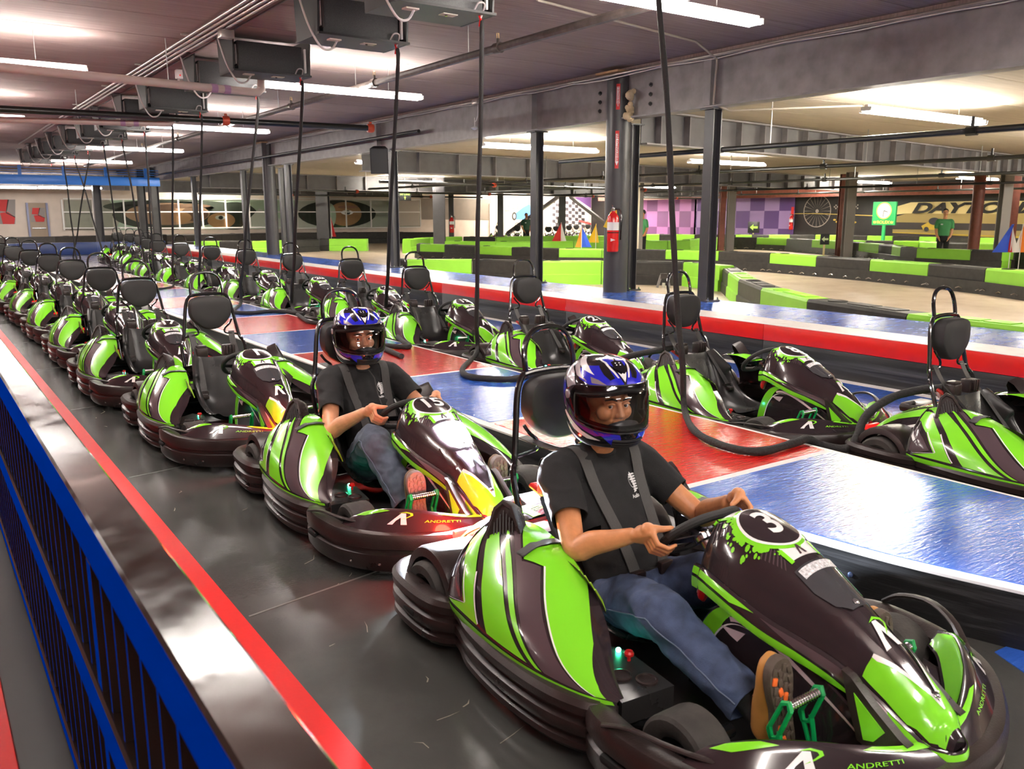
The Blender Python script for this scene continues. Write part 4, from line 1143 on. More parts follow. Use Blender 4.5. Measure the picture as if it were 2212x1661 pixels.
def make_driver(loc, rz, label, cfg):
    """a driver seated in a kart; kart-local coordinates"""
    T = thing('person', label, 'person', loc, rz)
    dy = cfg.get('dy', 0.0); skin = cfg['skin']
    V = lambda x, y, z: Vector((x, y + dy, z))
    hc = V(*cfg['head']); yaw = cfg['yaw']
    Rw = [V(-.205, .425, .665), V(*cfg['elbow_r'])]
    tilt = Vector((0, .72, .69)).normalized(); Ys = Vector((0, -.69, .72)).normalized(); Xs = Vector((1, 0, 0)); cS = Vector((0, -.125, .555))
    def grip(a):
        x, y = .155 * cos(a), .135 * sin(a); return cS + Xs * x + Ys * y + tilt * (.012 * abs(cos(a)))
    aR, aL = R(cfg['grip_r']), R(cfg['grip_l'])
    gR, gL = grip(aR), grip(aL)
    rhoR = (Xs * cos(aR) + Ys * sin(aR)).normalized(); rhoL = (Xs * cos(aL) + Ys * sin(aL)).normalized()
    tauR = tilt.cross(rhoR).normalized(); tauL = tilt.cross(rhoL).normalized()
    if tauR.z < 0: tauR = -tauR
    if tauL.z < 0: tauL = -tauL
    wR = gR + rhoR * .060 + Vector((0, .095, .012)) - tauR * .008; wL = gL + rhoL * .055 + Vector((0, .095, -.005)) - tauL * .008
    eR, eL = V(*cfg['elbow_r']), V(*cfg['elbow_l'])
    sR, sL = V(-.195, .43, .665), V(.195, .43, .665)
    # ---- skin: arms, hands, neck, head as one surface
    m = MB()
    for s_, e, w in ((sR, eR, wR), (sL, eL, wL)):
        limb(m, [s_, s_.lerp(e, .5) + Vector((0, 0, -.004)), e, e.lerp(w, .3) + Vector((0, .0, .004)), e.lerp(w, .7), w], [.055, .050, .043, .046, .036, .0285], 16)
    hand(m, gR, tauR, rhoR, tilt, wR); hand(m, gL, tauL, rhoL, tilt, wL)
    limb(m, [V(-.12, .45, .68), V(0, .445, .70), V(.12, .45, .68)], [.055, .07, .055])
    limb(m, [V(0, .44, .70), hc + Vector((0, .03, -.10)), hc + Vector((0, .02, -.02))], [.062, .057, .055])
    face_shape(m, hc, yaw)
    me = fuse(m, .0042, 'body', 3); me.materials.append(skin); place('body', me, T)
    eyes(T, hc, yaw, cfg['look'])
    # ---- t-shirt
    m = MB(); b = cfg.get('bulk', 1.0)
    sp = [(.235, .20, .155 * b, .125), (.215, .30, .165 * b, .128), (.265, .40, .172 * b, .130), (.335, .50, .182 * b, .128), (.385, .59, .190 * b, .120), (.42, .66, .185 * b, .100), (.44, .715, .135, .078), (.445, .75, .085, .066)]
    rs = []
    for y, z, rx, ry in sp:
        rs.append(ellring(V(0, y + .03, z), rx, ry, Vector((1, 0, 0)), Vector((0, 1, -.35)).normalized(), 28, 2.4))
    rings(m, rs, 4)
    for s_, e in ((sR, eR), (sL, eL)):
        q = s_.lerp(e, cfg.get('sleeve', .62)); inn = Vector((s_.x * .55, s_.y, s_.z + .012))
        limb(m, [inn, s_, s_.lerp(e, .3), q], [.088, .080, .074, .070], 16)
    me = fuse(m, .0075, 't_shirt', 5, wrinkle(.009, 11)); 
    # open the sleeve ends: cut flat so that the arm comes out of a hem
    bm = bmesh.new(); bm.from_mesh(me)
    for s_, e in ((sR, eR), (sL, eL)):
        q = s_.lerp(e, cfg.get('sleeve', .62)); n = (e - s_).normalized()
        near = [f for f in bm.faces if (f.calc_center_median() - q).length < .14]
        gm = list({v for f in near for v in f.verts}) + list({ed for f in near for ed in f.edges}) + near
        bmesh.ops.bisect_plane(bm, geom=gm, plane_co=q, plane_no=n, clear_outer=True)
    bm.to_mesh(me); bvh = BVHTree.FromBMesh(bm); bm.free(); me.shade_smooth()
    me.materials.append(M_SHIRT); sh = place('t_shirt', me, T)
    so = sh.modifiers.new('cloth', 'SOLIDIFY'); so.thickness = .004; so.offset = 0
    # collar
    m = MB(); co = [V(.078 * cos(a), .455 + (.062 if sin(a) > 0 else .085) * sin(a), .748 - .028 * max(0, -sin(a)) + .012 * max(0, sin(a))) for a in [2 * pi * i / 28 for i in range(28)]]
    m.tube(co, .0085, 7, closed=True); m.build('collar', M_SHIRT, sh)
    # chest print: a small ribbed emblem with two words under it
    fn = conform_fn(bvh, .0035); m = MB(); cx, cz = .072, .585 + cfg.get('print_dz', 0)
    for k in range(7):
        z = cz + .005 + k * .0085; w = .027 - k * .0012; l = -.012 + .004 * sin(k)
        decal(m, [(cx + l, z), (cx + w, z), (cx + w, z + .005), (cx + l, z + .005)], fn, .02, .02)
    ring_decal(m, cx - .008, cz + .035, .020, .0225, fn, 20, .7)
    decal(m, [(cx - .016, cz - .002), (cx - .005, cz + .01), (cx - .008, cz + .06), (cx - .004, cz + .068), (cx + .002, cz + .06), (cx + .001, cz)], fn, .02, .02)
    decal_text(m, 'Audio Video', .017, lambda a, b_: fn(cx + .008 + a, cz - .013 + b_), .015, .02, 0, .0004)
    m.build('chest_print', mat('white_print', (.7, .7, .7), .7), sh)
    # ---- jeans
    m = MB()
    rs = [ellring(V(0, .235, .30), .160 * b, .13, Vector((1, 0, 0)), Vector((0, 1, -.3)).normalized(), 26), ellring(V(0, .22, .235), .175, .14, Vector((1, 0, 0)), Vector((0, 1, -.2)).normalized(), 26), ellring(V(0, .20, .165), .178, .14, n=26), ellring(V(0, .19, .125), .15, .11, n=26)]
    rings(m, rs, 3)
    for side in ('r', 'l'):
        h, k, a = [V(*p) for p in cfg['leg_' + side]]
        a.y -= dy; k.y -= dy * .6
        limb(m, [h, h.lerp(k, .5) + Vector((0, 0, .014)), k, k.lerp(a, .35) + Vector((0, .008, -.006)), k.lerp(a, .75), a], [.110, .098, .083, .080, .071, .066], 18)
    me = fuse(m, .0075, 'jeans', 5, wrinkle(.019, 11))
    bm = bmesh.new(); bm.from_mesh(me)
    for side in ('r', 'l'):
        h, k, a = [V(*p) for p in cfg['leg_' + side]]; a.y -= dy; k.y -= dy * .6; n = (a - k).normalized()
        near = [f for f in bm.faces if (f.calc_center_median() - a).length < .16]
        gm = list({v for f in near for v in f.verts}) + list({ed for f in near for ed in f.edges}) + near
        bmesh.ops.bisect_plane(bm, geom=gm, plane_co=a, plane_no=n, clear_outer=True)
    bm.to_mesh(me); jb = BVHTree.FromBMesh(bm); bm.free(); me.shade_smooth(); me.materials.append(cfg['denim']); je = place('jeans', me, T)
    so = je.modifiers.new('cloth', 'SOLIDIFY'); so.thickness = .005; so.offset = 0
    # outseam stitching on each leg
    for side, sx in (('r', -1), ('l', 1)):
        h, k, a = [V(*p) for p in cfg['leg_' + side]]; a.y -= dy; k.y -= dy * .6
        m = MB(); pts = []
        for i in range(40):
            f = i / 39; q = h.lerp(k, f * 2) if f < .5 else k.lerp(a, f * 2 - 1)
            r = jb.ray_cast(q + Vector((sx * .3, 0, .05)), Vector((-sx, 0, -.16)).normalized())
            if r[0] is not None: pts.append(r[0] + Vector((sx * .004, 0, .001)))
        if len(pts) > 4: m.tube(pts, .0028, 5); m.build('seam', M_STITCH, je)
        # sock, shoe
        sole_y = cfg['sole_y']
        m = MB(); limb(m, [k.lerp(a, .8), a, Vector((a.x, sole_y + .075, .17))], [.042, .043, .046]); m.build('sock', cfg['sock'], T)
        holder = place('shoe', None, T)
        shoe(holder, (a.x + sx * .012, sole_y, .125), (a.x + sx * .02 - .01, sole_y - .002 + cfg.get('toe_lean', .03), .41), (0, 1, .12), .105, cfg['upper'], cfg['sole'], cfg['tread'], cfg['laces'])
    # ---- helmet
    h = make_helmet(T, hc + Vector((0, .022, .018)), yaw, 1.12, cfg.get('nod', 0))
    return T, bvh

def driver_belts(kart, bvh, dy, off):
    """harness over the driver's shoulders, parts of the kart"""
    for c in [c for c in kart.children if c.name.startswith('shoulder_belt')]:
        for q in list(c.children): bpy.data.objects.remove(q)
        bpy.data.objects.remove(c)
    fn = conform_fn(bvh, .006)
    for sx in (-1, 1):
        P = [Vector((sx * .15, .735, .74)), Vector((sx * .14, .66, .75))]
        x = sx * .128
        for y in (.56, .52, .48, .44, .40, .37):
            h = bvh.ray_cast(Vector((x, y + dy, 1.3)), Vector((0, 0, -1)))
            if h[0] is not None and h[0].z > .5: P.append(h[0] + Vector((0, 0, .012)))
        z0 = P[-1].z - .03
        while z0 > .33:
            q = fn(sx * (.128 - .055 * max(0, .73 - z0) / .4), z0); P.append(q + Vector((0, -.004, 0))); z0 -= .035
        for _ in range(2): P = [P[0]] + [(a + b * 2 + c) / 4 for a, b, c in zip(P, P[1:], P[2:])] + [P[-1]]
        P = [Vector(p) for p in spline(P, 50)]
        m = MB(); rows = []
        for i, p in enumerate(P):
            t = (P[min(i + 1, 49)] - P[max(0, i - 1)]).normalized(); s_ = Vector((1, 0, 0)); s_ = (s_ - t * s_.dot(t)).normalized(); n = s_.cross(t).normalized()
            if n.dot(Vector((0, -.7, .7))) < 0: n = -n
            rows.append([p + s_ * a + n * b for a, b in ((-.025, -.002), (.025, -.002), (.025, .002), (-.025, .002))])
        m.grid(rows, closev=True); be = m.build('shoulder_belt', M_BELT, kart)
        m = MB(); e = P[-1]; m.bbox(e + Vector((0, -.012, -.01)), (.065, .03, .05), .008); m.build('buckle', M_PLAST, be)
    m = MB(); pts = [fn(x, .315 - abs(x) * .2) for x in [-.16 + .32 * i / 20 for i in range(21)]]
    rows = [[p + Vector((0, -.004, .025)), p + Vector((0, -.004, -.025))] for p in pts]
    m.grid(rows); m.build('lap_belt', M_BELT, kart)
# ================================================================ steel frame, lamps, services
def hcol(x, y, z0, z1, label, w=.16, plate=True, mt=None, group=None, rz=0.0):
    """H-section steel column on a base plate"""
    T = thing('steel_column', label, 'column', (x, y, z0), rz, group); mt = mt or M_COLUMN; h = z1 - z0
    m = MB(); t = .014
    poly = [(-w / 2, -w / 2), (w / 2, -w / 2), (w / 2, -w / 2 + t), (t / 2, -w / 2 + t), (t / 2, w / 2 - t), (w / 2, w / 2 - t), (w / 2, w / 2), (-w / 2, w / 2), (-w / 2, w / 2 - t), (-t / 2, w / 2 - t), (-t / 2, -w / 2 + t), (-w / 2, -w / 2 + t)]
    m.prism([(b, a) for a, b in poly], 0, h); m.build('shaft', mt, T, smooth=0)
    if plate:
        m = MB(); m.box((0, 0, .012), (w * 1.5, w * 1.9, .024)); bp = m.build('base_plate', mt, T, smooth=0)
        m = MB()
        for sx in (-1, 1):
            m.lathe([(.016, 0), (.016, .016), (.008, .017), (.008, .035), (.002, .035)], 6, c=(sx * w * .6, w * .8 * -1, .024)); m.lathe([(.016, 0), (.016, .016), (.008, .017), (.008, .035), (.002, .035)], 6, c=(sx * w * .6, w * .8, .024))
        bb = m.build('anchor_bolts', M_STEEL, bp); bb['kind'] = 'stuff'
        m = MB(); m.box((0, 0, h - .01), (w * 1.7, w * 1.5, .02)); m.build('cap_plate', mt, T, smooth=0)
    return T
BX = 8.95           # line of the main beam
BB, BT = 3.04, 3.66 # its bottom and top
beam = thing('main_beam', 'deep grey steel I-beam running the length of the terrace under the deck', 'beam', (0, 0, 0))
m = MB(); m.box((BX, 19, (BB + BT) / 2), (.016, 56, BT - BB)); m.build('web', M_STEELM, beam, smooth=0)
m = MB(); m.box((BX, 19, BB), (.24, 56, .022)); m.build('bottom_flange', M_STEELM, beam, smooth=0)
m = MB(); m.box((BX, 19, BT), (.24, 56, .022)); m.build('top_flange', M_STEELM, beam, smooth=0)
m = MB(); m.box((BX, 19, (BT + CZ) / 2 + .02), (.10, 56, .07)); m.build('packing', M_CEIL, beam, smooth=0)
for y in (8.2, 12.15, 18.0):
    m = MB(); m.box((BX - .06, y, (BB + BT) / 2), (.11, .13, BT - BB - .03)); m.build('stiffener', M_STEELM, beam, smooth=0)
for y in (9.35, 10.45):
    for q in range(3):
        m = MB(); m.lathe([(.03, 0), (.03, .02), (.016, .022), (.014, .04), (.002, .04)], 6, 0, rot_to((-1, 0, 0)), (BX - .008, y, 3.2 + q * .13)); m.build('bolt', mat('bolt_dark', (.05, .05, .05), .4, metal=.6), beam)
H_COLS = [(9.0, 8.21, 'slim H-section column standing in front of the track curve'), (9.0, 12.15, 'slim H-section column left of the round column with the extinguisher'),
          (9.0, 17.5, 'slim H-section column under the hanging speaker'), (9.0, 23.9, 'slim H-section column right beside the second round column'), (9.0, 27.8, 'slim H-section column past the second round column'), (9.0, 33.6, 'slim H-section column far along the terrace'),
          (9.3, 10.1, 'H-section post against the round column with the extinguisher'), (9.3, 25.2, 'H-section post against the second round column')]
for x, y, lb in H_COLS: hcol(x, y, TZ, BB - .01 if x < 9.2 else 3.0, lb)
def round_column(x, y, label):
    T = thing('round_column', label, 'column', (x, y, TZ))
    m = MB(); m.lathe([(.185, 0), (.185, 3.2)], 32); m.build('shaft', M_COLUMN, T, smooth=40)
    m = MB(); m.box((0, 0, 3.215), (.52, .5, .03)); m.build('timber_cap', mat('raw_timber', (.42, .26, .13), .7, var=.2), T, smooth=0)
    return T
rc1 = round_column(8.92, 10.0, 'thick round charcoal column carrying the red fire extinguisher')
round_column(8.92, 25.2, 'thick round charcoal column further down the terrace')
hcol(8.9, 39.4, 0, 3.6, 'paired dark column at the far end of the pit lane', .3, False); hcol(8.75, 41.2, 0, 3.6, 'paired dark column beside another at the far wall', .3, False)
hcol(6.9, 41.0, 0, 2.9, 'dark column near the grey door wall', .3, False)
# insulation foam spilling where the beam meets the round column
m = MB()
for k in range(16):
    rr_ = random.Random(k); m.sphere((8.80 + rr_.random() * .12, 9.78 - k * .006 - rr_.random() * .05, 3.02 + .035 * k * rr_.random()), .035 + .03 * rr_.random(), 5)
fo = m.build('insulation_foam', mat('foam_cream', (.60, .47, .30), .9, bump=.8, bscale=40)); tag(fo, 'cream insulation foam oozing beside the round column under the beam', 'foam', kind='stuff')
# cross girders over the track with upright stiffeners
def girder(name_label, a, b, zb, zt, step=1.05, mt=None):
    a, b = Vector((*a, 0)), Vector((*b, 0)); mt = mt or M_STEELG; d = (b - a); L_ = d.length; rz = math.atan2(d.y, d.x)
    T = thing('plate_girder', name_label, 'girder', (a.x, a.y, zb), rz); h = zt - zb
    m = MB(); m.box((L_ / 2, 0, h / 2), (L_, .014, h)); m.build('web', mt, T, smooth=0)
    m = MB(); m.box((L_ / 2, 0, .012), (L_, .26, .024)); m.build('bottom_flange', M_STEELM, T, smooth=0)
    m = MB(); m.box((L_ / 2, 0, h - .012), (L_, .26, .024)); m.build('top_flange', M_STEELM, T, smooth=0)
    x = .35; me = None
    while x < L_ - .1:
        if me is None:
            m = MB(); m.box((0, -.062, 0), (.012, .115, h - .05)); me = m.mesh('stiffener', 0); me.materials.append(M_STEELM)
        place('stiffener', me, T, (x, 0, h / 2)); x += step
    return T
girder('stiffened plate girder leaving the round column across the track', (9.42, 10.05), (38.3, 13.4), 2.70, 3.21, .72)
girder('stiffened girder over the middle of the track', (9.2, 19.5), (38.3, 23.8), 2.66, 3.21, 1.3)
girder('stiffened girder over the far end of the track', (9.2, 33.5), (38.3, 35.0), 2.62, 3.21, 1.3)
girder('grey girder in front of the door at the far wall', (-4, 43.2), (8.7, 43.2), 2.72, 3.4, 1.1); girder('grey girder in front of the eye mural', (9.2, 43.2), (24, 43.2), 2.66, 3.21, 1.1)
# blue gallery beam with its balusters at the far end
T = thing('gallery_beam', 'bright blue gallery edge beam with low balustrade at the far end', 'beam', (0, 38, 0))
M_BLUES = mat('bright_blue_paint', (.03, .20, .72), .35)
m = MB(); m.bbox((3.2, 0, 2.95), (11.2, .3, .34), .01); m.build('fascia', M_BLUES, T)
for z in (3.22, 3.30, 3.40):
    m = MB(); m.box((3.2, 0, z), (11.2, .03, .025)); m.build('rail', M_BLUES, T, smooth=0)
for k in range(8):
    m = MB(); m.box((-2.2 + k * 1.5, 0, 3.3), (.12, .06, .36)); m.build('post', M_BLUES, T, smooth=0)

# ---- fluorescent battens
M_TUBEL = mat('lit_fluorescent_tube', (1, 1, 1), .4, emit=(1.0, .93, .86), estr=TUBE_STRENGTH)
M_TUBER = mat('lit_fluorescent_tube_track', (1, 1, 1), .4, emit=(1.0, .94, .82), estr=TUBE_STRENGTH * 1.7)
M_HOUS = mat('white_lamp_housing', (.75, .74, .72), .4)
M_ROD = mat('galvanised_rod', (.35, .35, .34), .4, metal=.8)
LMESH = {}
def lamp(x, y, z, label, group, length=2.44, louvre=False, ceilz=3.75, rz=0.0):
    key = (round(length, 2), louvre, round(ceilz - z, 2))
    T = thing('ceiling_lamp', label, 'ceiling lamp', (x, y, z), rz, group)
    if key not in LMESH:
        d = {}
        m = MB(); m.bbox((0, 0, .03), (length, .06, .07), .008); d['housing'] = m.mesh('housing', 30); d['housing'].materials.append(M_HOUS)
        for i, yy in enumerate((-.062, .062)):
            m = MB(); m.tube([(-length / 2 + .03, yy, 0), (length / 2 - .03, yy, 0)], .023, 8); d['tube%d' % i] = m.mesh('tube', 60); d['tube%d' % i].materials.append(M_TUBER if louvre else M_TUBEL)
        for i, sx in enumerate((-1, 1)):
            m = MB(); m.box((sx * (length / 2 - .012), 0, .008), (.022, .15, .05)); d['cap%d' % i] = m.mesh('end_cap', 0); d['cap%d' % i].materials.append(M_HOUS)
            m = MB(); m.tube([(sx * length * .28, 0, .08), (sx * length * .28, 0, ceilz - z)], .005, 5); d['rod%d' % i] = m.mesh('hanger', 60); d['rod%d' % i].materials.append(M_ROD)
        if louvre:
            m = MB(); n = int(length / .11)
            for k in range(n + 1):
                xx = -length / 2 + length * k / n
                m.tube([(xx, -.10, .02), (xx, -.09, -.035), (xx, .09, -.035), (xx, .10, .02)], .003, 4)
            for yy in (-.09, .09): m.tube([(-length / 2, yy, -.035), (length / 2, yy, -.035)], .003, 4)
            d['louvre'] = m.mesh('wire_guard', 60); d['louvre'].materials.append(M_HOUS)
        LMESH[key] = d
    d = LMESH[key]
    for k, nm in (('housing', 'housing'), ('tube0', 'tube'), ('tube1', 'tube'), ('cap0', 'end_cap'), ('cap1', 'end_cap'), ('rod0', 'hanger'), ('rod1', 'hanger'), ('louvre', 'wire_guard')):
        if k in d: place(nm, d[k], T)
    return T
LY = [-6.8, -.7, 5.45, 11.65, 18.2, 25.0, 31.5]
for y in LY: lamp(5.27, y, 3.33, 'bare twin-tube lamp over the platform and the right-hand kart lane', 'twin-tube lamps over the kart lanes')
for y in [-6.8, -.7, 5.45, 11.75, 18.2, 25.0]: lamp(.78, y, 3.33, 'bare twin-tube lamp over the railing and the left-hand kart row', 'twin-tube lamps beside the railing')
for y in [-4, 5.45, 14.0, 23]: lamp(-3.6, y, 3.33, 'bare twin-tube lamp over the red walkway', 'twin-tube lamps over the walkway')
TRK = [(11.8, 6.85, 0), (10.95, 14.6, 0)]
for px, py in [(936, 351), (893, 395), (1330, 369), (1572, 355), (1850, 397), (2112, 388), (545, 388), (1010, 421), (1075, 425), (1600, 423), (1690, 427), (1990, 412), (420, 410)]:
    p = at_z(px, py, 2.95); TRK.append((p.x, p.y, 0))
TRK += [(17.5, -1, 0), (12, -3.5, 0), (24, 3, 0), (19, 7.5, 0), (30, 9, 0), (34, 22, 0), (31, 32, 0), (34, 40, 0), (36, 14, 0)]
for i, (x, y, _) in enumerate(TRK):
    if i > 1 and any(abs(y - (y0 + (x - 9.2) * sl)) < .9 for y0, sl in ((10.0, .116), (19.5, .148), (33.5, .05))): y += 1.5
    lamp(min(x, 36.5), min(y, 46), 2.98, ['guarded twin-tube lamp at the end of the stepped conduit', 'guarded twin-tube lamp just left of the round column'][i] if i < 2 else 'twin-tube lamp with a wire guard hung over the track', 'guarded lamps over the track', 2.9, True, CZ2)
lamp(6.0, 41.5, 2.75, 'twin-tube lamp under the blue gallery beam', 'lamps under the blue gallery', 2.44, False, 3.75); lamp(3.6, 42.3, 2.75, 'twin-tube lamp under the blue gallery beam', 'lamps under the blue gallery', 2.44, False, 3.75)

# ---- charging units along the deck and their hanging cables
M_UNIT = mat('black_speckled_steel', (.030, .031, .033), .38, var=.4, vscale=150, bump=.25, bscale=260)
M_UNIT2 = mat('black_bracket', (.014, .014, .015), .4)
def make_unit():
    T = thing('charging_unit', 'black steel charging unit bolted under the deck', 'charging unit')
    m = MB(); m.bbox((0, 0, .19), (.80, .42, .34), .008); body = m.build('case', M_UNIT, T)
    m = MB(); m.box((0, -.02, .012), (.96, .56, .02)); m.build('shelf', M_UNIT2, T, smooth=0)
    for sx in (-1, 1):
        m = MB(); m.prism([(-.26, 0), (.26, 0), (.30, .44), (-.30, .44)], sx * .46, sx * .478, axis=0); m.build('side_bracket', M_UNIT2, T)
        m = MB(); m.box((sx * .52, 0, .435), (.12, .5, .012)); m.build('ceiling_flange', M_UNIT2, T, smooth=0)
    m = MB(); m.bbox((-.41, -.10, .20), (.02, .30, .26), .004); fr = m.build('vent_frame', M_PLAST, T)
    for k in (-1, 1):
        m = MB(); m.box((-.424, -.10 + k * .07, .20), (.008, .115, .22)); q = m.build('filter', mat('pale_filter', (.62, .55, .52), .8, bump=.4, bscale=80), fr, smooth=0)
        m = MB(); m.box((-.429, -.10 + k * .07, .20), (.006, .012, .22)); m.build('filter_bar', M_HOUS, q, smooth=0)
    m = MB(); m.tube([(-.36, -.23, .02), (.40, -.23, .02)], .012, 6); m.build('edge_trim', M_STEELM, body)
    m = MB(); m.box((.12, -.1, -.002), (.14, .09, .008)); lp = m.build('label_plate', mat('pale_label', (.5, .5, .4), .5), T, smooth=0)
    m = MB(); m.lathe([(.012, -.012), (.012, 0)], 10, c=(.10, -.1, -.002)); m.build('knob', M_TUBE, lp)
    m = MB(); m.box((-.25, -.12, -.004), (.12, .08, .014)); m.build('gland_plate', mat('beige_gland', (.55, .47, .42), .5), T, smooth=0)
    m = MB(); m.tube(spline([(-.22, -.12, -.01), (-.30, -.16, -.10), (-.42, -.2, -.10), (-.52, -.15, .1), (-.58, -.05, .42)], 18), .011, 6); m.build('supply_cable', mat('grey_flex', (.42, .38, .38), .5), T)
    m = MB(); m.tube([(.36, -.2, .03), (.37, -.22, -.03), (.36, -.22, -.09)], .012, 6); m.build('red_plug', M_RED, T)
    m = MB(); m.tube(spline([(.30, -.22, .03), (.32, -.27, .09), (.38, -.27, .08), (.37, -.22, -.02)], 12), .008, 6); m.build('grey_loop', mat('grey_flex', (.4, .4, .4), .5), T)
    m = MB(); m.box((.44, -.2, .2), (.02, .03, .28)); m.build('latch_strip', M_HOUS, T, smooth=0)
    return T
UY = [4.62, 6.75, 8.3, 10.85, 12.5, 15.3, 17.2, 19.4, 21.6, 23.8, 26.0, 28.2, 30.4, 33.0]
u0 = None
UL = ['under the lamp nearest the camera end', ]
ordn = ['first', 'second', 'third', 'fourth', 'fifth', 'sixth', 'seventh', 'eighth', 'ninth', 'tenth', 'eleventh', 'twelfth', 'thirteenth', 'fourteenth']
for i, y in enumerate(UY):
    u = make_unit() if u0 is None else copy_tree(u0)
    if u0 is None: u0 = u
    u.location = (3.86, y, 3.31); u['label'] = 'black steel charging unit under the deck, %s from the end by kart 3' % ordn[i]; u['group'] = 'charging units under the deck'
M_HOSE = mat('black_fabric_sleeve', (.016, .015, .015), .75, bump=.6, bscale=55)
def cable(pts, label, r0=.019, r1=.027):
    P = spline(pts, 90); rr = []
    for i in range(90):
        k = i / 89; q = noise.noise(Vector((i * .35, label.__len__(), 0))) * .0025 + .0012 * sin(i * 1.7)
        rr.append(r0 + (r1 - r0) * min(1, k * 1.6) + q)
    m = MB(); m.tube(P, rr, 9); o = m.build('charging_cable', M_HOSE, smooth=60)
    return tag(o, label, 'cable', 'charging cables hanging from the units')
cz = PZ + .03
def fl(px, py): 
    p = at_z(px, py, cz); return (p.x, p.y, cz)
def hang(y, floor_pts, mid=(), label=''):
    top = (4.24, y - .22, 3.27); f = [fl(*p) for p in floor_pts]; a = Vector(top); b = Vector(f[0])
    P = [top, (top[0], top[1], 3.1)]
    for k, (dx, dy) in zip((.3, .55, .78, .93), ((.005, 0), (-.01, 0), (.0, .01), (-.015, -.01))):
        q = a.lerp(b, k); P.append((q.x + dx, q.y + dy, q.z + (.10 if k > .9 else 0)))
    return P + f
cable(hang(4.62, [(1478, 880), (1500, 930), (1560, 962), (1640, 975), (1720, 955), (1745, 948)]) + [(4.66, 3.22, .20), (4.78, 3.12, .18), (4.88, 3.11, .25), (5.0, 3.14, .357), (5.15, 3.08, .466), (5.28, 2.97, .525), (5.34, 2.83, .56)], 'thick black sleeved cable looping on the red square beside kart 3')
cable(hang(6.75, [(1030, 760), (1000, 795), (1010, 812), (1060, 818), (1110, 818)]) + [(4.55, 6.0, .27), (4.68, 5.6, .34), (4.88, 5.2, .5), (5.10, 4.98, .565)], 'black sleeved cable bent sharply on the blue square behind the front driver')
cable(hang(8.3, [(835, 690), (862, 730), (885, 748), (850, 748), (818, 746)]) + [(3.9, 7.5, .27)], 'black sleeved cable doubling back on the red square behind the second driver')
cable(hang(10.85, [(632, 665), (655, 688), (680, 697)]) + [(4.55, 10.2, .27)], 'black sleeved cable resting past the helmet of the second driver')
cable(hang(12.5, [(520, 655), (505, 672), (540, 676), (590, 672)]) + [(4.5, 11.6, .27)], 'black sleeved cable slanting over the blue square behind kart 1')
for i, (y, pts) in enumerate([(15.3, [(432, 625), (450, 640)]), (17.2, [(375, 615), (360, 622), (330, 625)]), (19.4, [(335, 600), (325, 610)]), (21.6, [(318, 590), (330, 598)]), (23.8, [(262, 560), (275, 572)]), (26.0, [(160, 560), (180, 566)]), (28.2, [(228, 566), (235, 574)]), (30.4, [(166, 566), (150, 572)])]):
    cable(hang(y, pts), 'black sleeved cable hanging from the %s charging unit' % ordn[i + 5], .017, .022)

# ---- pipes and conduits
def pipe(name, label, pts, r, mt, cat='pipe', n=10):
    m = MB(); m.tube(pts, r, n); o = m.build(name, mt, smooth=60); return tag(o, label, cat)
M_PIPE = mat('brown_black_iron_pipe', (.075, .062, .055), .35, var=.4, vscale=12)
M_PIPEB = mat('black_iron_pipe', (.014, .014, .013), .3)
M_PVC = mat('grey_pink_pvc', (.46, .37, .34), .4)
M_EMT = mat('galvanised_conduit', (.46, .42, .39), .3, metal=.7)
M_CPL = mat('red_coupling', (.42, .05, .02), .4)
sp = thing('sprinkler_pipe', 'long brown iron sprinkler pipe under the deck over the right-hand lane', 'pipe', (0, 0, 0))
m = MB(); m.tube([(5.45, -4, 3.42), (5.52, 12, 3.42), (5.75, 36, 3.42)], .045, 10); m.build('pipe_run', M_PIPE, sp)
for y in (1.2, 4.6, 8.15, 11.2, 14.4, 18.0, 22, 26):
    x = 5.50 + max(0, y - 10) * .009
    m = MB(); m.lathe([(.058, -.05), (.058, .05)], 12, 0, rot_to((0, 1, 0)), (x, y, 3.42)); m.tube([(x, y, 3.44), (x, y, 3.52)], .016, 8); m.build('tee', M_PIPE, sp)
    m = MB(); m.tube([(x - .015, y, 3.52), (x - .012, y, 3.57)], .004, 5); m.tube([(x + .015, y, 3.52), (x + .012, y, 3.57)], .004, 5); m.lathe([(.004, 0), (.02, .003), (.004, .006)], 10, c=(x, y, 3.57)); m.build('sprinkler_head', mat('brass', (.55, .36, .12), .3, metal=1), sp)
    m = MB(); m.tube([(x, y + .6, 3.42), (x, y + .6, 3.75)], .005, 5); m.build('hanger', M_ROD, sp)
cp = thing('cross_main', 'black iron main crossing under the deck with red couplings', 'pipe', (0, 0, 0))
a_, b_ = at_z(0, 235, 3.28), at_z(800, 277, 3.28); d = (b_ - a_)
m = MB(); m.tube([a_ - d * .6, b_], .055, 12); m.build('pipe_run', M_PIPEB, cp)
for k in (.56, 1.0):
    q = a_ + d * k; m = MB(); m.lathe([(.075, -.06), (.085, -.03), (.085, .03), (.075, .06)], 14, 0, rot_to(d), q); m.bbox(q + Vector((0, 0, .09)), (.05, .05, .06), .01); m.build('coupling', M_CPL, cp)
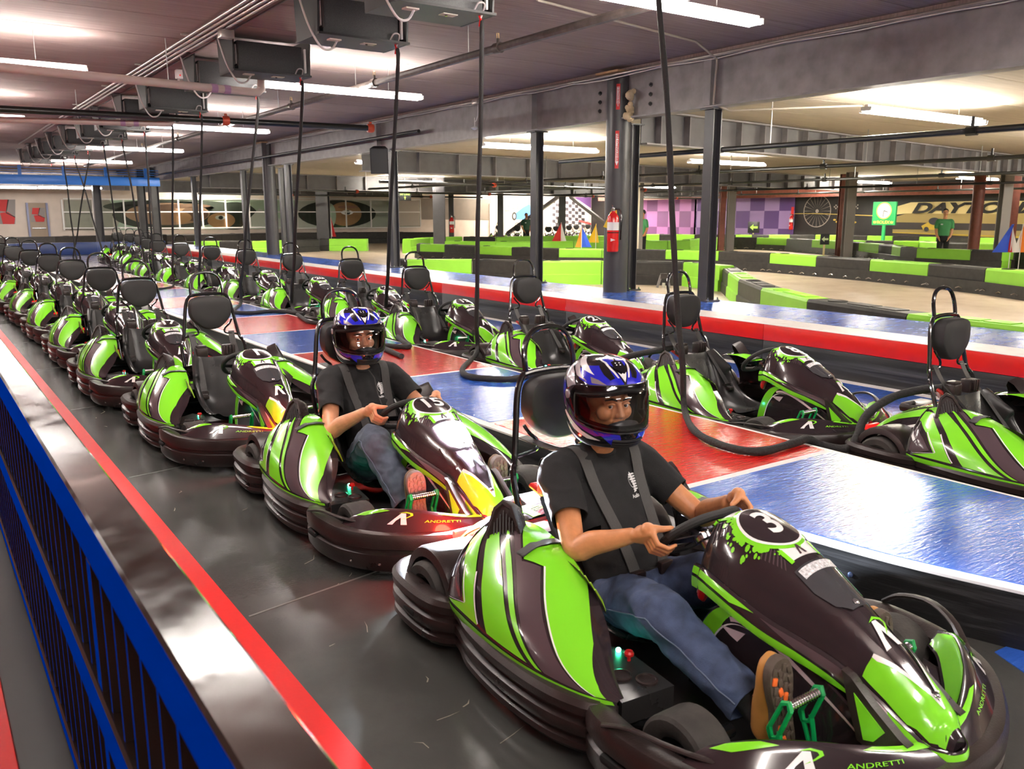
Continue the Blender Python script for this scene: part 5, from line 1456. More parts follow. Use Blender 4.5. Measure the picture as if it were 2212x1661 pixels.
for (e0, e1, lb, y0) in (((185, 163), (556, 200), 'pale plastic drain pipe ending in an elbow at the charging units', 11.4), ((0, 258), (365, 268), 'pale plastic drain pipe behind the black main', 16.5)):
    T = thing('drain_pipe', lb, 'pipe', (0, 0, 0)); a_, b_ = at_z(*e0, 3.2), at_z(*e1, 3.2); d = b_ - a_
    m = MB(); m.tube([a_ - d * 1.6, b_, b_ + d.normalized() * .06 + Vector((0, 0, .05)), b_ + d.normalized() * .08 + Vector((0, 0, .5))], .052, 12); m.build('pipe_run', M_PVC, T)
    for k in (.72, .80):
        q = a_ + d * k; m = MB(); m.lathe([(.056, -.04), (.056, .04)], 12, 0, rot_to(d), q); m.build('sleeve', mat('pvc_violet_band', (.34, .2, .34), .5), T)
    m = MB(); m.tube([a_ + d * .45, a_ + d * .45 + Vector((0, 0, .52))], .006, 5); m.build('hanger', M_ROD, T)
for k in range(4):
    pipe('conduit', 'galvanised conduit in the bundle of four under the deck', [(2.98 + k * .075, -6, 3.71), (3.0 + k * .075, 12, 3.71), (3.06 + k * .07, 30 - k * 5, 3.71)], .017, M_EMT, 'conduit', 8)['group'] = 'bundle of four conduits'
m = MB()
for y in (1, 3.5, 6, 8.5, 11, 13.5, 16, 19, 22): m.box((3.1, y, 3.73), (.36, .03, .02)); 
ss = m.build('conduit_straps', M_EMT, smooth=0); tag(ss, 'small metal straps holding the bundle of four conduits', 'strap', kind='stuff')
pipe('conduit', 'thin brown conduit following the charging units', spline([(3.32, -2, 3.73), (3.34, 8, 3.73), (3.40, 20, 3.73), (3.4, 32, 3.73)], 20), .012, M_PIPE, 'conduit', 6)
P = [(BX - .09, y, 3.685 + .006 * sin(y * 2.1)) for y in [-5 + .5 * i for i in range(90)]]
P = [(x, y, z) if not 9.2 < y < 10.6 else (x - .16, y, z - .05) for x, y, z in P]
pipe('conduit', 'galvanised conduit clipped along the top of the main beam', P, .018, M_EMT, 'conduit', 7)
pipe('conduit', 'thin white cable strung beneath the beam conduit', [(x - .03, y, z - .045 - .012 * sin(y * 3.3)) for x, y, z in P], .008, mat('white_cable', (.6, .58, .55), .5), 'cable', 6)
pipe('sprinkler_branch', 'black iron branch pipe lying along the foot of the main beam', [(BX - .22, 15.8, 3.3), (BX - .2, 24, 3.28), (BX - .15, 38, 3.25)], .035, M_PIPEB)
c0 = at_z(1160, 0, 3.74); c1 = at_z(1503, 90, 3.74); c2 = (BX - .02, c1.y + .1, 3.03); c3 = at_z(1862, 228, 3.18)
pipe('conduit', 'painted conduit stepping from the deck under the beam to a track lamp', [c0, c1, Vector((BX - .16, c1.y + .12, 3.60)), Vector((BX - .15, c1.y + .16, 3.06)), Vector((BX + .2, c1.y + .2, 3.0)), c3], .014, mat('painted_conduit', (.36, .31, .26), .5), 'conduit', 8)
# track sprinklers: long black runs with drops and red couplings
runs = [((9.85, 12.6), (10.3, -2), 2.58, 'black sprinkler run behind the round column'), ((14.4, 30), (15.5, -2), 2.58, 'black sprinkler run over the near bend of the track'), ((20.0, 34), (21.2, 2), 2.58, 'black sprinkler run over the middle of the track'), ((26.5, 36), (27.5, 4), 2.58, 'black sprinkler run over the far straight'), ((33, 38), (34, 6), 2.58, 'black sprinkler run before the lettered wall'),
        ((10.2, 20.6), (24, 22.6), 2.48, 'black cross main over the track with red couplings'), ((10.2, 29.5), (36, 33), 2.48, 'black cross main near the purple wall'), ((10, 36.8), (24, 37), 2.48, 'black cross main before the mural wall')]
for a, b, z, lb in runs:
    T = thing('sprinkler_pipe', lb, 'pipe', (0, 0, 0)); a, b = Vector((*a, z)), Vector((*b, z)); d = b - a
    m = MB(); m.tube([a, b], .038, 10); m.build('pipe_run', M_PIPEB, T)
    n = int(d.length / 3.1)
    for k in range(1, n):
        q = a + d * (k / n)
        m = MB(); m.lathe([(.055, -.06), (.055, .06)], 10, 0, rot_to(d), q); m.tube([q, q + Vector((0, 0, .16))], .02, 7); m.build('tee', M_PIPEB, T)
        m = MB(); m.tube([q + d.normalized() * .9, q + d.normalized() * .9 + Vector((0, 0, CZ2 - z))], .008, 5); m.build('hanger', M_ROD, T)
        if z < 2.5 and k % 2:
            m = MB(); m.lathe([(.06, -.05), (.07, 0), (.06, .05)], 12, 0, rot_to(d), q + d.normalized() * .5); m.build('coupling', M_CPL, T)
# junction boxes, detectors, speaker
def small(name, label, cat, px, py, z, build):
    p = at_z(px, py, z); m = MB(); build(m, p); mt = M_EMT; o = m.build(name, mt); return tag(o, label, cat)
small('junction_box', 'small galvanised junction box near the first drain pipe', 'junction box', 488, 74, 3.64, lambda m, p: (m.bbox(p, (.16, .12, .09), .01), m.tube([p + Vector((0, 0, .03)), p + Vector((0, 0, .11))], .02, 7)))
small('junction_box', 'galvanised junction box above the pale drain elbow', 'junction box', 400, 173, 3.66, lambda m, p: (m.bbox(p, (.2, .12, .06), .01), m.tube([p, p + Vector((0, 0, .09))], .02, 7)))
T = thing('emergency_lamp', 'small white emergency lamp head with a red glow on the deck', 'lamp', at_z(392, 170, 3.62))
m = MB(); m.bbox((0, 0, .06), (.16, .1, .13), .012); m.build('case', M_HOUS, T); m = MB(); m.sphere((-.03, -.055, .04), .012, 5); m.build('pilot_light', M_TAIL, T)
# loudspeaker on the beam
T = thing('loudspeaker', 'black wedge loudspeaker hanging from the beam over the terrace', 'speaker', (8.58, 17.3, 2.80))
m = MB(); m.prism([(-.19, -.11), (.19, -.11), (.12, .14), (-.12, .14)], -.27, .27); o = m.build('cabinet', mat('speaker_black', (.02, .02, .021), .6), T); o.rotation_euler = (R(16), 0, R(-30))
m = MB(); m.box((0, -.113, 0), (.34, .006, .5)); g = m.build('grille', mat('speaker_mesh', (.035, .035, .036), .5, bump=.6, bscale=300), o, smooth=0)
m = MB(); m.tube([(0, .05, .2), (.22, .05, .24)], .015, 6); m.tube([(.03, .1, 0), (.30, .2, .02)], .02, 6); m.build('bracket', M_TUBE, T)
# little white sensor dangling on its lead
T = thing('hanging_sensor', 'white sensor dangling on a looped lead from the beam', 'sensor', (BX - .14, 13.75, 3.35))
m = MB(); m.bbox((0, 0, .31), (.12, .16, .08), .008); m.build('junction_box', M_EMT, T)
m = MB(); m.tube(spline([(0, -.03, .28), (0, -.03, .10), (.02, .05, .0), (.03, .12, -.02), (0, .08, .04), (-.01, .06, -.06), (0, .08, -.11)], 24), .006, 6); m.build('lead', M_HOUS, T)
m = MB(); m.lathe([(.01, 0), (.06, -.02), (.07, -.035), (.03, -.06), (.004, -.07)], 14, c=(0, .08, -.11)); m.build('sensor_head', M_HOUS, T)
# ================================================================ railing beside the camera
M_RAILT = mat('gloss_black_rail', (.018, .012, .010), .12, spec=.3, rvar=.06, vscale=14)
M_RAILB = mat('royal_blue_rail', (.0, .055, .60), .5, spec=.0)
rail = thing('railing', 'glossy black and blue guard railing along the kart row', 'railing', (.2825, 0, 0))
def two_face(m, c, d):
    """box with its walkway face (-x) in the second material"""
    x, y, z = d[0] / 2, d[1] / 2, d[2] / 2; b = .006
    prof = [(-x, -z + b), (-x, z - b), (-x + b, z), (x - b, z), (x, z - b), (x, -z + b), (x - b, -z), (-x + b, -z)]
    vs = [Vector((px, s_ * y, pz)) + Vector(c) for s_ in (-1, 1) for px, pz in prof]
    for i in range(8):
        j = (i + 1) % 8; m.add([vs[i], vs[j], vs[8 + j], vs[8 + i]], [(0, 1, 2, 3)], 1 if i == 0 else 0)
    m.add(vs[:8], [tuple(range(8))]); m.add(vs[8:], [tuple(range(8))])
def rail_bar(name, z, w, h, xo=0):
    m = MB(); two_face(m, (xo, 8.0, z), (w, 21.0, h)); return m.build(name, [M_RAILT, M_RAILB], rail, smooth=0)
rail_bar('handrail', .995, .095, .11); rail_bar('middle_rail', .595, .10, .10, -.004); rail_bar('bottom_rail', .09, .10, .06)
m = MB(); m.bbox((-.065, 8.0, .02), (.235, 21.0, .04), .005); m.build('kick_plate', mat('black_kick_plate', (.008, .007, .007), .5), rail)
me = None; y = -2.3
while y < 18.4:
    if me is None:
        m = MB(); two_face(m, (0, 0, .525), (.085, .013, .84)); me = m.mesh('baluster', 0); me.materials.append(M_RAILT); me.materials.append(M_RAILB)
    place('baluster', me, rail, (0, y, 0)); y += .12
for y in (-1.4, 1.9, 5.2, 8.5, 11.8, 15.1, 18.4):
    m = MB(); two_face(m, (0, y, .47), (.09, .05, .94)); p_ = m.build('post', [M_RAILT, M_RAILB], rail, smooth=0)
    m = MB(); m.box((0, y, .006), (.14, .14, .012)); m.build('foot_plate', M_RAILT, p_, smooth=0)

# ================================================================ karts and drivers
K0 = make_kart()
ROWL = [(2.17, 2.08, 0, '3', 'kart number 3, the foremost in the row beside the railing'),
        (2.18, 4.26, -1.2, '15', 'kart number 15 with its headlamp lit, close behind kart 3'),
        (1.97, 6.44, 0, '1', 'kart number 1 standing empty behind the second driver'),
        (1.88, 8.62, 0, '17', 'kart number 17 standing empty right behind kart 1'),
        (1.90, 10.78, 0, '29', 'kart number 29, its wheel showing past the head rest of kart 17'),
        (1.90, 12.94, 1, '11', 'empty kart right behind kart 29 beside the railing'),
        (1.88, 15.1, 1, '32', 'empty kart second behind kart 29 beside the railing'),
        (1.84, 17.26, 1, '7', 'empty kart third behind kart 29 beside the railing'),
        (1.78, 19.42, 2, '19', 'empty kart fourth behind kart 29 beside the railing'),
        (1.70, 21.58, 2, '26', 'empty kart fifth behind kart 29 beside the railing')]
ROWR = [(5.46, 2.18, 0, '5', 'empty kart with a charging plug, first in the terrace row'),
        (5.24, 4.32, 0, '8', 'empty kart with red stickers below its wheel, second in the terrace row'),
        (5.30, 6.62, 0, '21', 'kart number 21 seen past the helmet of the front driver'),
        (5.17, 8.78, 0, '12', 'kart number 12 in the terrace row by a hanging cable'),
        (5.28, 10.94, 0, '24', 'kart number 24 right behind kart 12 beside the terrace'),
        (5.20, 13.1, 0, '20', 'empty kart second behind kart 12 beside the terrace'),
        (5.14, 15.26, 0, '23', 'empty kart third behind kart 12 beside the terrace'),
        (5.12, 17.42, 0, '10', 'empty kart fourth behind kart 12 beside the terrace'),
        (5.06, 19.58, 0, '6', 'empty kart fifth behind kart 12 beside the terrace'),
        (5.05, 21.74, 0, '14', 'empty kart sixth behind kart 12 beside the terrace'),
        (5.3, 24.0, 0, '30', 'empty kart seventh behind kart 12 beside the terrace'),
        (5.75, 27.3, -4, '28', 'empty kart past the platform end, nearest the terrace row'),
        (6.05, 30.2, -5, '9', 'empty kart past the platform end, in the middle of three'),
        (6.1, 32.6, -5, '4', 'empty kart past the platform end, last of three')]
KARTS = {}
first = True
for grp, row in (('karts in the row beside the railing', ROWL), ('karts in the row beside the terrace', ROWR)):
    for x, y, a, n, lb in row:
        k = K0 if first else copy_tree(K0); first = False
        k.location = (x, y, 0); k.rotation_euler = (0, 0, R(a)); k['label'] = 'green and black ' + lb; k['group'] = grp; KARTS[n] = k
for n, k in KARTS.items(): kart_number(k, n)
# far karts parked before the chequered mural
for i, (px, w_) in enumerate(((1077, 50), (1118, 47), (1186, 44.5), (1203, 47.2), (1231, 49.8), (1247, 52.4), (1272, 55.0))):
    d = ray(px, 480); p = EYE + d * (w_ / (d.x * sin(YAW) + d.y * cos(YAW))); k = copy_tree(K0); k.location = (p.x, p.y, 0); k.rotation_euler = (0, 0, -YAW); KARTS['far%d' % i] = k
    k['label'] = 'dark kart parked far off before the chequered mural wall'; k['group'] = 'karts far off before the chequered mural'
for n in ('15', '3', '1'):
    pass
def part(k, nm): return [c for c in k.children_recursive if c.name.split('.')[0] == nm]
# kart 15: lit headlamp, lit tail lamps on the two driven karts
for c in part(KARTS['15'], 'led_strip') + part(KARTS['15'], 'headlamp_window'):
    c.data = c.data.copy(); c.data.materials.clear(); c.data.materials.append(M_LED_ON)
for n in ('3', '15'):
    for c in part(KARTS[n], 'tail_light'): c.data = c.data.copy(); c.data.materials.clear(); c.data.materials.append(M_TAILON)
ld = bpy.data.lights.new('headlamp_beam', 'SPOT'); ld.energy = 1500; ld.color = (.80, .89, 1.0); ld.spot_size = R(85); ld.spot_blend = .8; ld.shadow_soft_size = .03
lo = bpy.data.objects.new('headlamp_beam', ld); COL.objects.link(lo); lo.parent = KARTS['15']; lo.location = (0, -.64, .60); lo.rotation_euler = (R(-62), 0, 0)
for n in ('3', '15'):
    ld = bpy.data.lights.new('tail_lamp_glow', 'POINT'); ld.energy = 5.5; ld.color = (1, .03, .015); ld.shadow_soft_size = .05
    lo = bpy.data.objects.new('tail_lamp_glow', ld); COL.objects.link(lo); lo.parent = KARTS[n]; lo.location = (-.30, 1.10, .33)

CFG1 = dict(head=(0, .375, .935), yaw=R(-12), look=-.45, nod=R(3), elbow_r=(-.315, .18, .470), elbow_l=(.315, .16, .47), grip_r=188, grip_l=28, skin=M_SKIN, denim=M_DENIM, bulk=1.05,
            leg_r=((-.10, .20, .195), (-.235, -.20, .335), (-.235, -.56, .205)), leg_l=((.10, .20, .195), (.21, -.17, .35), (.235, -.56, .21)), sole_y=-.712,
            upper=M_SHOE, sole=M_SOLE, tread=M_TREAD, laces=mat('brown_lace', (.10, .03, .02), .8), sock=M_SHIRT)
CFG2 = dict(CFG1, dy=.07, head=(0, .42, .92), yaw=R(-8), look=-.15, elbow_r=(-.32, .14, .44), grip_r=176, grip_l=20, skin=M_SKIN2, denim=M_DENIM2, bulk=.98,
            leg_r=((-.10, .20, .19), (-.235, -.23, .46), (-.215, -.53, .20)), leg_l=((.10, .20, .19), (.22, -.22, .43), (.235, -.53, .20)), sole_y=-.712,
            upper=M_SHOE2, sole=M_SOLE2, tread=None, laces=M_HAIR)
d1, b1 = make_driver(KARTS['3'].location, 0, 'driver in black t-shirt and blue helmet seated in kart number 3, tan shoes', CFG1)
driver_belts(KARTS['3'], b1, 0, 0)
d2, b2 = make_driver(KARTS['15'].location, KARTS['15'].rotation_euler.z, 'driver in black t-shirt and blue helmet seated in kart number 15, grey soles', CFG2)
driver_belts(KARTS['15'], b2, .07, 0)
m = MB(); m.tube([(-.01, .36, .74), (.0, .30, .70), (.01, .28, .60), (.03, .24, .50)], .003, 5); m.build('helmet_strap', M_BELT, d2)

# ================================================================ track barriers
M_BG = mat('lime_barrier_plastic', (.26, .62, .045), .5, var=.05, vscale=3)
M_BK = mat('black_barrier_plastic', (.022, .020, .019), .5, var=.3, vscale=8)
def block(a, b, zt, depth, green, z0=0.0, foot=True, near=False, where='lining the track'):
    """one moulded barrier block; a, b: its front top corners (left and right as seen from the pits)"""
    d = b - a; L_ = d.length
    if L_ < .05: return
    rz = math.atan2(d.y, d.x); h = zt - z0
    T = thing('track_barrier', ('lime green' if green else 'black') + ' plastic barrier block ' + where, 'barrier', (a.x, a.y, z0), rz,
              'lime barrier blocks along the track' if green else 'black barrier blocks along the track')
    mt = M_BG if green else M_BK; m = MB(); e = .012; L_ -= .012
    low = h * .45
    prof = [(0.0, .0), (0.0, low - .02), (.025, low), (.025, h - .04), (.05, h), (depth - .05, h), (depth - .02, h - .04), (depth, low), (depth, 0)]
    m.prism([(q, z) for q, z in prof], .006, L_, axis=0, c=(0, -.0, 0)); m.build('block', mt, T, smooth=0)
    m = MB(); m.lathe([(.13, 0), (.13, .012), (.11, .016), (.09, .004), (.003, .004)], 18, c=(L_ * .22, depth * .5, h)); m.build('cap', M_BK if not near else mt, T)
    if near:
        for k in range(2):
            m = MB(); m.bbox((L_ * (.5 + .25 * k), depth * .5, h + .004), (L_ * .22, depth * .5, .018), .004); m.build('lid', mt, T)
def run(pts, zt, cols, depth=.42, z0=0.0, near=False, foot=True, where='lining the track'):
    P = [at_z(x, y, zt) for x, y in pts]
    s_ = min([1.0] + [46.7 / p.y for p in P if p.y > 46.7] + [39.0 / p.x for p in P if p.x > 39.0])
    if s_ < 1: zt = EYE.z - (EYE.z - zt) * s_; P = [at_z(x, y, zt) for x, y in pts]
    for a_, b_, c in zip(P, P[1:], cols): block(a_, b_, zt, depth, c == 'g', z0, foot, near, where)
# nearest row, facing the pits
run([(845, 560), (879, 561), (1019, 561), (1150, 563), (1172, 564), (1300, 564)], .56, 'bgbbg', where='in the row left of the round column')
run([(1300, 564), (1360, 564), (1474, 566), (1553, 574)], .56, 'gbg', where='in the row just right of the round column')
run([(1553, 576), (1570, 588), (1592, 603), (1640, 622), (1740, 646), (1955, 678), (2212, 708), (2500, 742)], .50, 'bgbgbgb', near=True, where='in the curve right behind the terrace')
# second row with its dark skirt
R2 = [(898, 526), (906, 527), (959, 528), (1025, 531), (1104, 534), (1207, 537), (1300, 538), (1356, 539), (1437, 540), (1552, 543), (1662, 547), (1762, 553), (1878, 560), (2004, 569), (2127, 579), (2280, 594)]
run(R2, .55, 'bgbgbggbgbgbgbg', where='in the row with the black skirt')
# rows behind
run([(960, 521), (1071, 522), (1147, 522), (1240, 521), (1330, 521), (1382, 520), (1443, 520), (1492, 520)], .60, 'ggggbgg', where='behind the red and white flag')
run([(1492, 517), (1565, 512), (1634, 513), (1698, 515), (1753, 518), (1809, 521), (1854, 524), (1897, 527), (1925, 530), (1944, 533), (1980, 536), (2098, 540), (2167, 540), (2193, 539), (2240, 541)], .58, 'gbgbgbgbgbgbgb', where='in the row that hides the legs of the attendant')
run([(888, 516), (930, 513), (1000, 511), (1072, 512), (1148, 510), (1240, 510), (1330, 509)], .62, 'ggbggg', where='before the chequered flag mural')
run([(1388, 506), (1425, 506), (1453, 506), (1500, 507), (1565, 507), (1590, 507), (1625, 507), (1662, 507), (1707, 507), (1761, 507), (1813, 508), (1873, 509), (1928, 510), (1985, 511), (2022, 512), (2100, 513), (2180, 515), (2260, 517)], .60, 'gbgbbgbgbgbgbgbgb', where='at the foot of the purple and lettered wall')
run([(1800, 518), (1870, 520), (1930, 520), (1985, 521), (2023, 523), (2095, 526), (2170, 526), (2230, 528)], .58, 'gbggbgb', where='behind the attendant near the clock')
# far left: before the mural wall
run([(690, 516), (710, 516), (793, 516)], .55, 'bg', where='before the right-hand mural eye'); run([(418, 521), (473, 521), (545, 521), (620, 519), (690, 517)], .55, 'gbgb', where='beyond the far end of the terrace')
run([(360, 507), (480, 505), (600, 503), (720, 502), (840, 501), (940, 502)], .62, 'bbbbb', .5, where='along the mural wall')
run([(-120, 514), (0, 513), (120, 511), (250, 508), (360, 506)], .62, 'bbbb', .5, where='along the wall with the door')
run([(520, 552), (620, 558), (700, 565), (760, 572), (845, 582)], .12, 'gbgbb', .4, where='lying low behind the terrace')
run([(0, 538), (110, 537), (225, 536), (340, 534)], .45, 'bbb', .3) if False else None
for a, b in ((-2.4, .6), (.6, 3.6), (3.6, 6.6), (6.6, 9.4)):
    m = MB(); m.bbox(((a + b) / 2, 39.6 + .1 * (a + b) / 2, .25), (b - a - .02, .3, .5), .02); o = m.build('lane_barrier', mat('navy_barrier_paint', (.022, .05, .20), .3)); tag(o, 'navy blue barrier segment closing the far end of the pit lane', 'barrier', 'navy barrier segments at the far end of the lane')
# dark belting skirts between floor and blocks with silver tie loops
def skirt(pts, zt, label):
    P = [at_z(x, y, zt) for x, y in pts]; m = MB(); rows = []
    for i, p in enumerate(P):
        d = (P[min(i + 1, len(P) - 1)] - P[max(0, i - 1)]).normalized(); n = Vector((d.y, -d.x, 0)) * .05
        q = p + n; rows.append([Vector((q.x, q.y, 0)), Vector((q.x, q.y, .27)), Vector((q.x + n.x * -.2, q.y + n.y * -.2, .27)), Vector((q.x + n.x * -.2, q.y + n.y * -.2, 0))])
    m.grid(rows, closev=True); T = m.build('belting_skirt', M_BK, smooth=0); tag(T, label, 'barrier skirt')
    m = MB(); rr_ = random.Random(4)
    for a, b in zip(P, P[1:]):
        L_ = (b - a).length; d = (b - a).normalized(); n = Vector((d.y, -d.x, 0)) * .062; k = 0
        while k < L_:
            c = a + d * k + n; w = .12 + .1 * rr_.random(); z = .05 + .04 * rr_.random()
            m.tube([Vector((c.x, c.y, z)), Vector((c.x, c.y, z)) + d * w * .5 + Vector((0, 0, .03)), Vector((c.x, c.y, z)) + d * w], .011, 4); k += .42 + .2 * rr_.random()
    o = m.build('tie_loops', M_STEEL, T); o['kind'] = 'stuff'
skirt(R2, .55, 'black belting skirt along the foot of the second barrier row'); skirt([(1565, 512), (1634, 513), (1698, 515), (1753, 518), (1854, 524), (1944, 533), (1980, 536), (2098, 540), (2193, 539)], .58, 'black belting skirt along the barrier row before the attendant')
# steel feet bracing the nearest row
for px, py in ((1193, 611), (1433, 622), (1005, 590)):
    p = at_z(px, py, 0); T = thing('barrier_foot', 'black A-shaped steel foot bracing a barrier block', 'bracket', p, -YAW, 'steel feet of the near barrier row')
    for sx in (-1, 1):
        m = MB(); m.box((sx * .10, 0, .15), (.05, .06, .30), M=Matrix.Rotation(R(-sx * 16), 3, 'Y')); m.build('leg', M_STEELM, T, smooth=0)
    m = MB(); m.box((0, 0, .27), (.15, .08, .12)); m.build('head_plate', M_PLAST, T, smooth=0); m = MB(); m.box((0, -.01, .06), (.07, .04, .12)); m.build('clamp', M_STEEL, T, smooth=0)

# ================================================================ safety things on and near the round column
def extinguisher(loc, rz, label, s=1.0):
    T = thing('fire_extinguisher', label, 'fire extinguisher', loc, rz); T.scale = (s,) * 3
    m = MB(); m.lathe([(.066, 0), (.074, .01), (.075, .03), (.075, .40), (.068, .445), (.045, .475), (.026, .49), (.024, .51)], 24); m.build('cylinder', mat('extinguisher_red', (.62, .012, .014), .2, coat=.6), T)
    m = MB(); m.lathe([(.0765, .27), (.0765, .37)], 24, cap=False); lb = m.build('white_label', M_WHITE, T)
    m = MB(); m.lathe([(.0768, .235), (.0768, .245)], 24, cap=False); m.build('label_band', M_TUBE, T)
    m = MB(); m.add([(-.03, -.076, .13), (.03, -.076, .15), (-.03, -.076, .17)], [(0, 1, 2)]); m.build('arrow_mark', M_WHITE, T)
    m = MB(); m.bbox((0, 0, .53), (.04, .05, .05), .008); m.tube([(.0, -.02, .55), (-.02, -.10, .58)], .008, 6); m.tube([(0, -.02, .535), (-.02, -.10, .53)], .008, 6); m.build('valve_lever', M_STEEL, T)
    m = MB(); m.tube(spline([(.02, .0, .53), (.09, .0, .52), (.10, -.02, .40), (.095, -.02, .15)], 16), .011, 7); m.build('hose', M_TUBE, T)
    m = MB(); m.box((0, .085, .33), (.05, .03, .4)); m.build('bracket', M_STEELM, T, smooth=0)
    return T
extinguisher((8.66, 9.78, 1.10), R(-40), 'large red fire extinguisher strapped to the thick round column', 1.18)
m = MB(); m.prism([(-.05, 0), (.06, 0), (.10, .18), (.05, .30), (-.03, .24)], -.004, .004, axis=1); o = m.build('inspection_tag', mat('yellow_tag', (.75, .5, .03), .5)); o.location = (8.60, 9.86, 1.45); o.rotation_euler = (0, R(20), R(-45)); tag(o, 'yellow card tag hanging beside the red extinguisher', 'tag')
def stuck_sign(z0, z1, label):
    m = MB(); rows = []; rad = .189
    a0 = math.atan2(-.72, -.69)
    for i in range(7):
        a = a0 - .05 + (-.15 + .30 * i / 6); rows.append([(8.92 + rad * cos(a), 10.0 + rad * sin(a), z0), (8.92 + rad * cos(a), 10.0 + rad * sin(a), z1)])
    m.grid(rows); o = m.build('extinguisher_sign', mat('sign_red', (.62, .02, .02), .4), smooth=60); tag(o, label, 'sign')
    m = MB(); R2_ = rad + .001
    fw = lambda a, b: Vector((8.92 + R2_ * cos(a0 - .05 + a / rad), 10.0 + R2_ * sin(a0 - .05 + a / rad), b))
    decal(m, [(-.020, z0 + .10), (.018, z0 + .10), (.018, z1 - .04), (-.020, z1 - .04)], fw, .02, .3)
    decal(m, [(-.024, z0 + .10), (.024, z0 + .10), (0, z0 + .04)], fw, .02, .3); m.build('white_arrow', M_WHITE, o)
    m = MB(); R3 = rad + .002; fz = lambda a, b: Vector((8.92 + R3 * cos(a0 - .05 + b / rad), 10.0 + R3 * sin(a0 - .05 + b / rad), (z0 + z1) / 2 + .03 - a))
    decal_text(m, 'FIRE EXTINGUISHER', .045 if z1 - z0 > .4 else .034, fz, .05, .02, 0, .001); m.build('lettering', mat('sign_red', (.62, .02, .02), .4), o)
stuck_sign(2.32, 2.86, 'red and white vertical sign halfway up the round column'); stuck_sign(3.16, 3.52, 'red and white vertical sign at the top of the round column')

def flag(loc, cols, label, h=.62, w=.34, rz=0.0):
    T = thing('marshal_flag', label, 'flag', loc, rz)
    m = MB(); m.tube([(0, 0, -loc[2]), (0, 0, h)], .012, 6); m.build('stick', M_HOUS, T)
    for k, (c, x0, x1) in enumerate(cols):
        m = MB(); rows = []
        for i in range(9):
            t = i / 8; rows.append([(x0 * (1 - t) * w + .01, .05 * sin(5 * x0 + t * 4), h * (1 - t) if False else h - h * .98 * (1 - t)) if False else (x0 * t * w, .05 * sin(4 * x0 + 3 * t), h * (1 - t)), ((x0 + x1) / 2 * t * w, .05 * sin(2 * (x0 + x1) + 3 * t) - .03, h * (1 - t)), (x1 * t * w, .05 * sin(4 * x1 + 3 * t), h * (1 - t))])
        m.grid(rows); m.build('cloth', mat('flag_%s' % c[0], c[1], .7), T, smooth=60)
FR, FB, FO, FY, FW = ('red', (.55, .02, .02)), ('blue', (.03, .09, .6)), ('orange', (.8, .22, .02)), ('yellow', (.8, .5, .02)), ('white', (.8, .78, .76))
flag(at_z(1212, 521, .58) + Vector((0, 0, 0)), [(FR, -.9, .05), (FW, .05, .5)], 'red and white flag standing among the near barriers', .75, .42, -YAW)
flag(at_z(1256, 534, .58), [(FO, -.6, .0), (FB, .0, 1.0)], 'orange and blue flag standing behind the near barriers', .68, .34, -YAW)
flag(at_z(1287, 524, .58), [(FY, -.8, .3)], 'yellow flag standing by the round column', .72, .4, -YAW)
flag(at_z(2182, 545, .58), [(FB, -1.1, -.1), (FR, -.1, .1), (FW, .1, .4)], 'blue flag with red and white edge at the track side', .80, .5, -YAW)
flag(at_z(2203, 545, .58), [(FW, -.3, .0), (FO, .0, 1.3)], 'orange yellow flag beside the blue flag', .80, .5, -YAW)
p = at_y(716, 512, 41); flag((p.x, p.y, .55), [(FW, -.7, .1), (FR, .1, .5)], 'white and red flag leaning on a column before the mural', .95, .5, -YAW)

# signs
def board(px0, px1, py0, py1, dist_z, label, mt, depth=None, post=None):
    pass
def sign_at(c, w, h, label, bg, marks, rz=-YAW, post=0.0, name='sign'):
    T = thing(name, label, 'sign', c, rz); m = MB(); m.bbox((0, 0, 0), (w, .03, h), .004); m.build('panel', bg, T)
    for mt, fn in marks:
        g = MB(); fn(g); g.build('lettering', mt, T, smooth=0)
    if post:
        post = c[2] - h / 2 + .05; m = MB(); m.box((0, .02, -c[2] + post / 2), (.07, .03, post)); m.build('post', mat('pale_timber', (.6, .5, .25), .6), T, smooth=0)
    return T
M_SIGNG = mat('sign_lime', (.42, .75, .10), .5); M_SIGNB = mat('sign_black', (.012, .012, .013), .4)
fx = lambda a, b: Vector((a, -.018, b))
def arrow_l(g, s, off=(0, 0)): decal(g, [(off[0] - .9 * s, off[1]), (off[0] - .1 * s, off[1] + .7 * s), (off[0] - .1 * s, off[1] + .25 * s), (off[0] + .9 * s, off[1] + .25 * s), (off[0] + .9 * s, off[1] - .25 * s), (off[0] - .1 * s, off[1] - .25 * s), (off[0] - .1 * s, off[1] - .7 * s)], fx, 9, 9)
p = at_x(875, 424, 17.5)
sign_at(p, .50, .36, 'black PIT LANE sign with yellow-green letters hung over the track', M_SIGNB, [(M_SIGNG, lambda g: decal_text(g, 'PIT LANE', .10, lambda a, b: fx(a, b + .07), 9, 9)), (M_SIGNG, lambda g: decal(g, [(0, .0), (.045, -.05), (.015, -.05), (.015, -.13), (-.015, -.13), (-.015, -.05), (-.045, -.05)], fx, 9, 9))])
pp = MB(); pp.tube([(p.x, p.y, p.z + .18), (p.x, p.y, CZ2)], .01, 6); o = pp.build('sign_hanger', M_ROD); tag(o, 'thin rod holding the PIT LANE sign from the soffit', 'rod')
p = at_z(1780, 540, .30); p = EYE + (p - EYE) * .97; sign_at(Vector((p.x, p.y, .74)), .34, .40, 'black board with pale arrow on a timber post at the bend', M_SIGNB, [(mat('sign_pale', (.62, .75, .42), .5), lambda g: arrow_l(g, .14))], post=.55)
p = at_x(1628, 491, 37.5); sign_at(p, .62, .60, 'small black board with lime arrow before the purple wall', M_SIGNB, [(M_SIGNG, lambda g: arrow_l(g, .24))], post=.5)
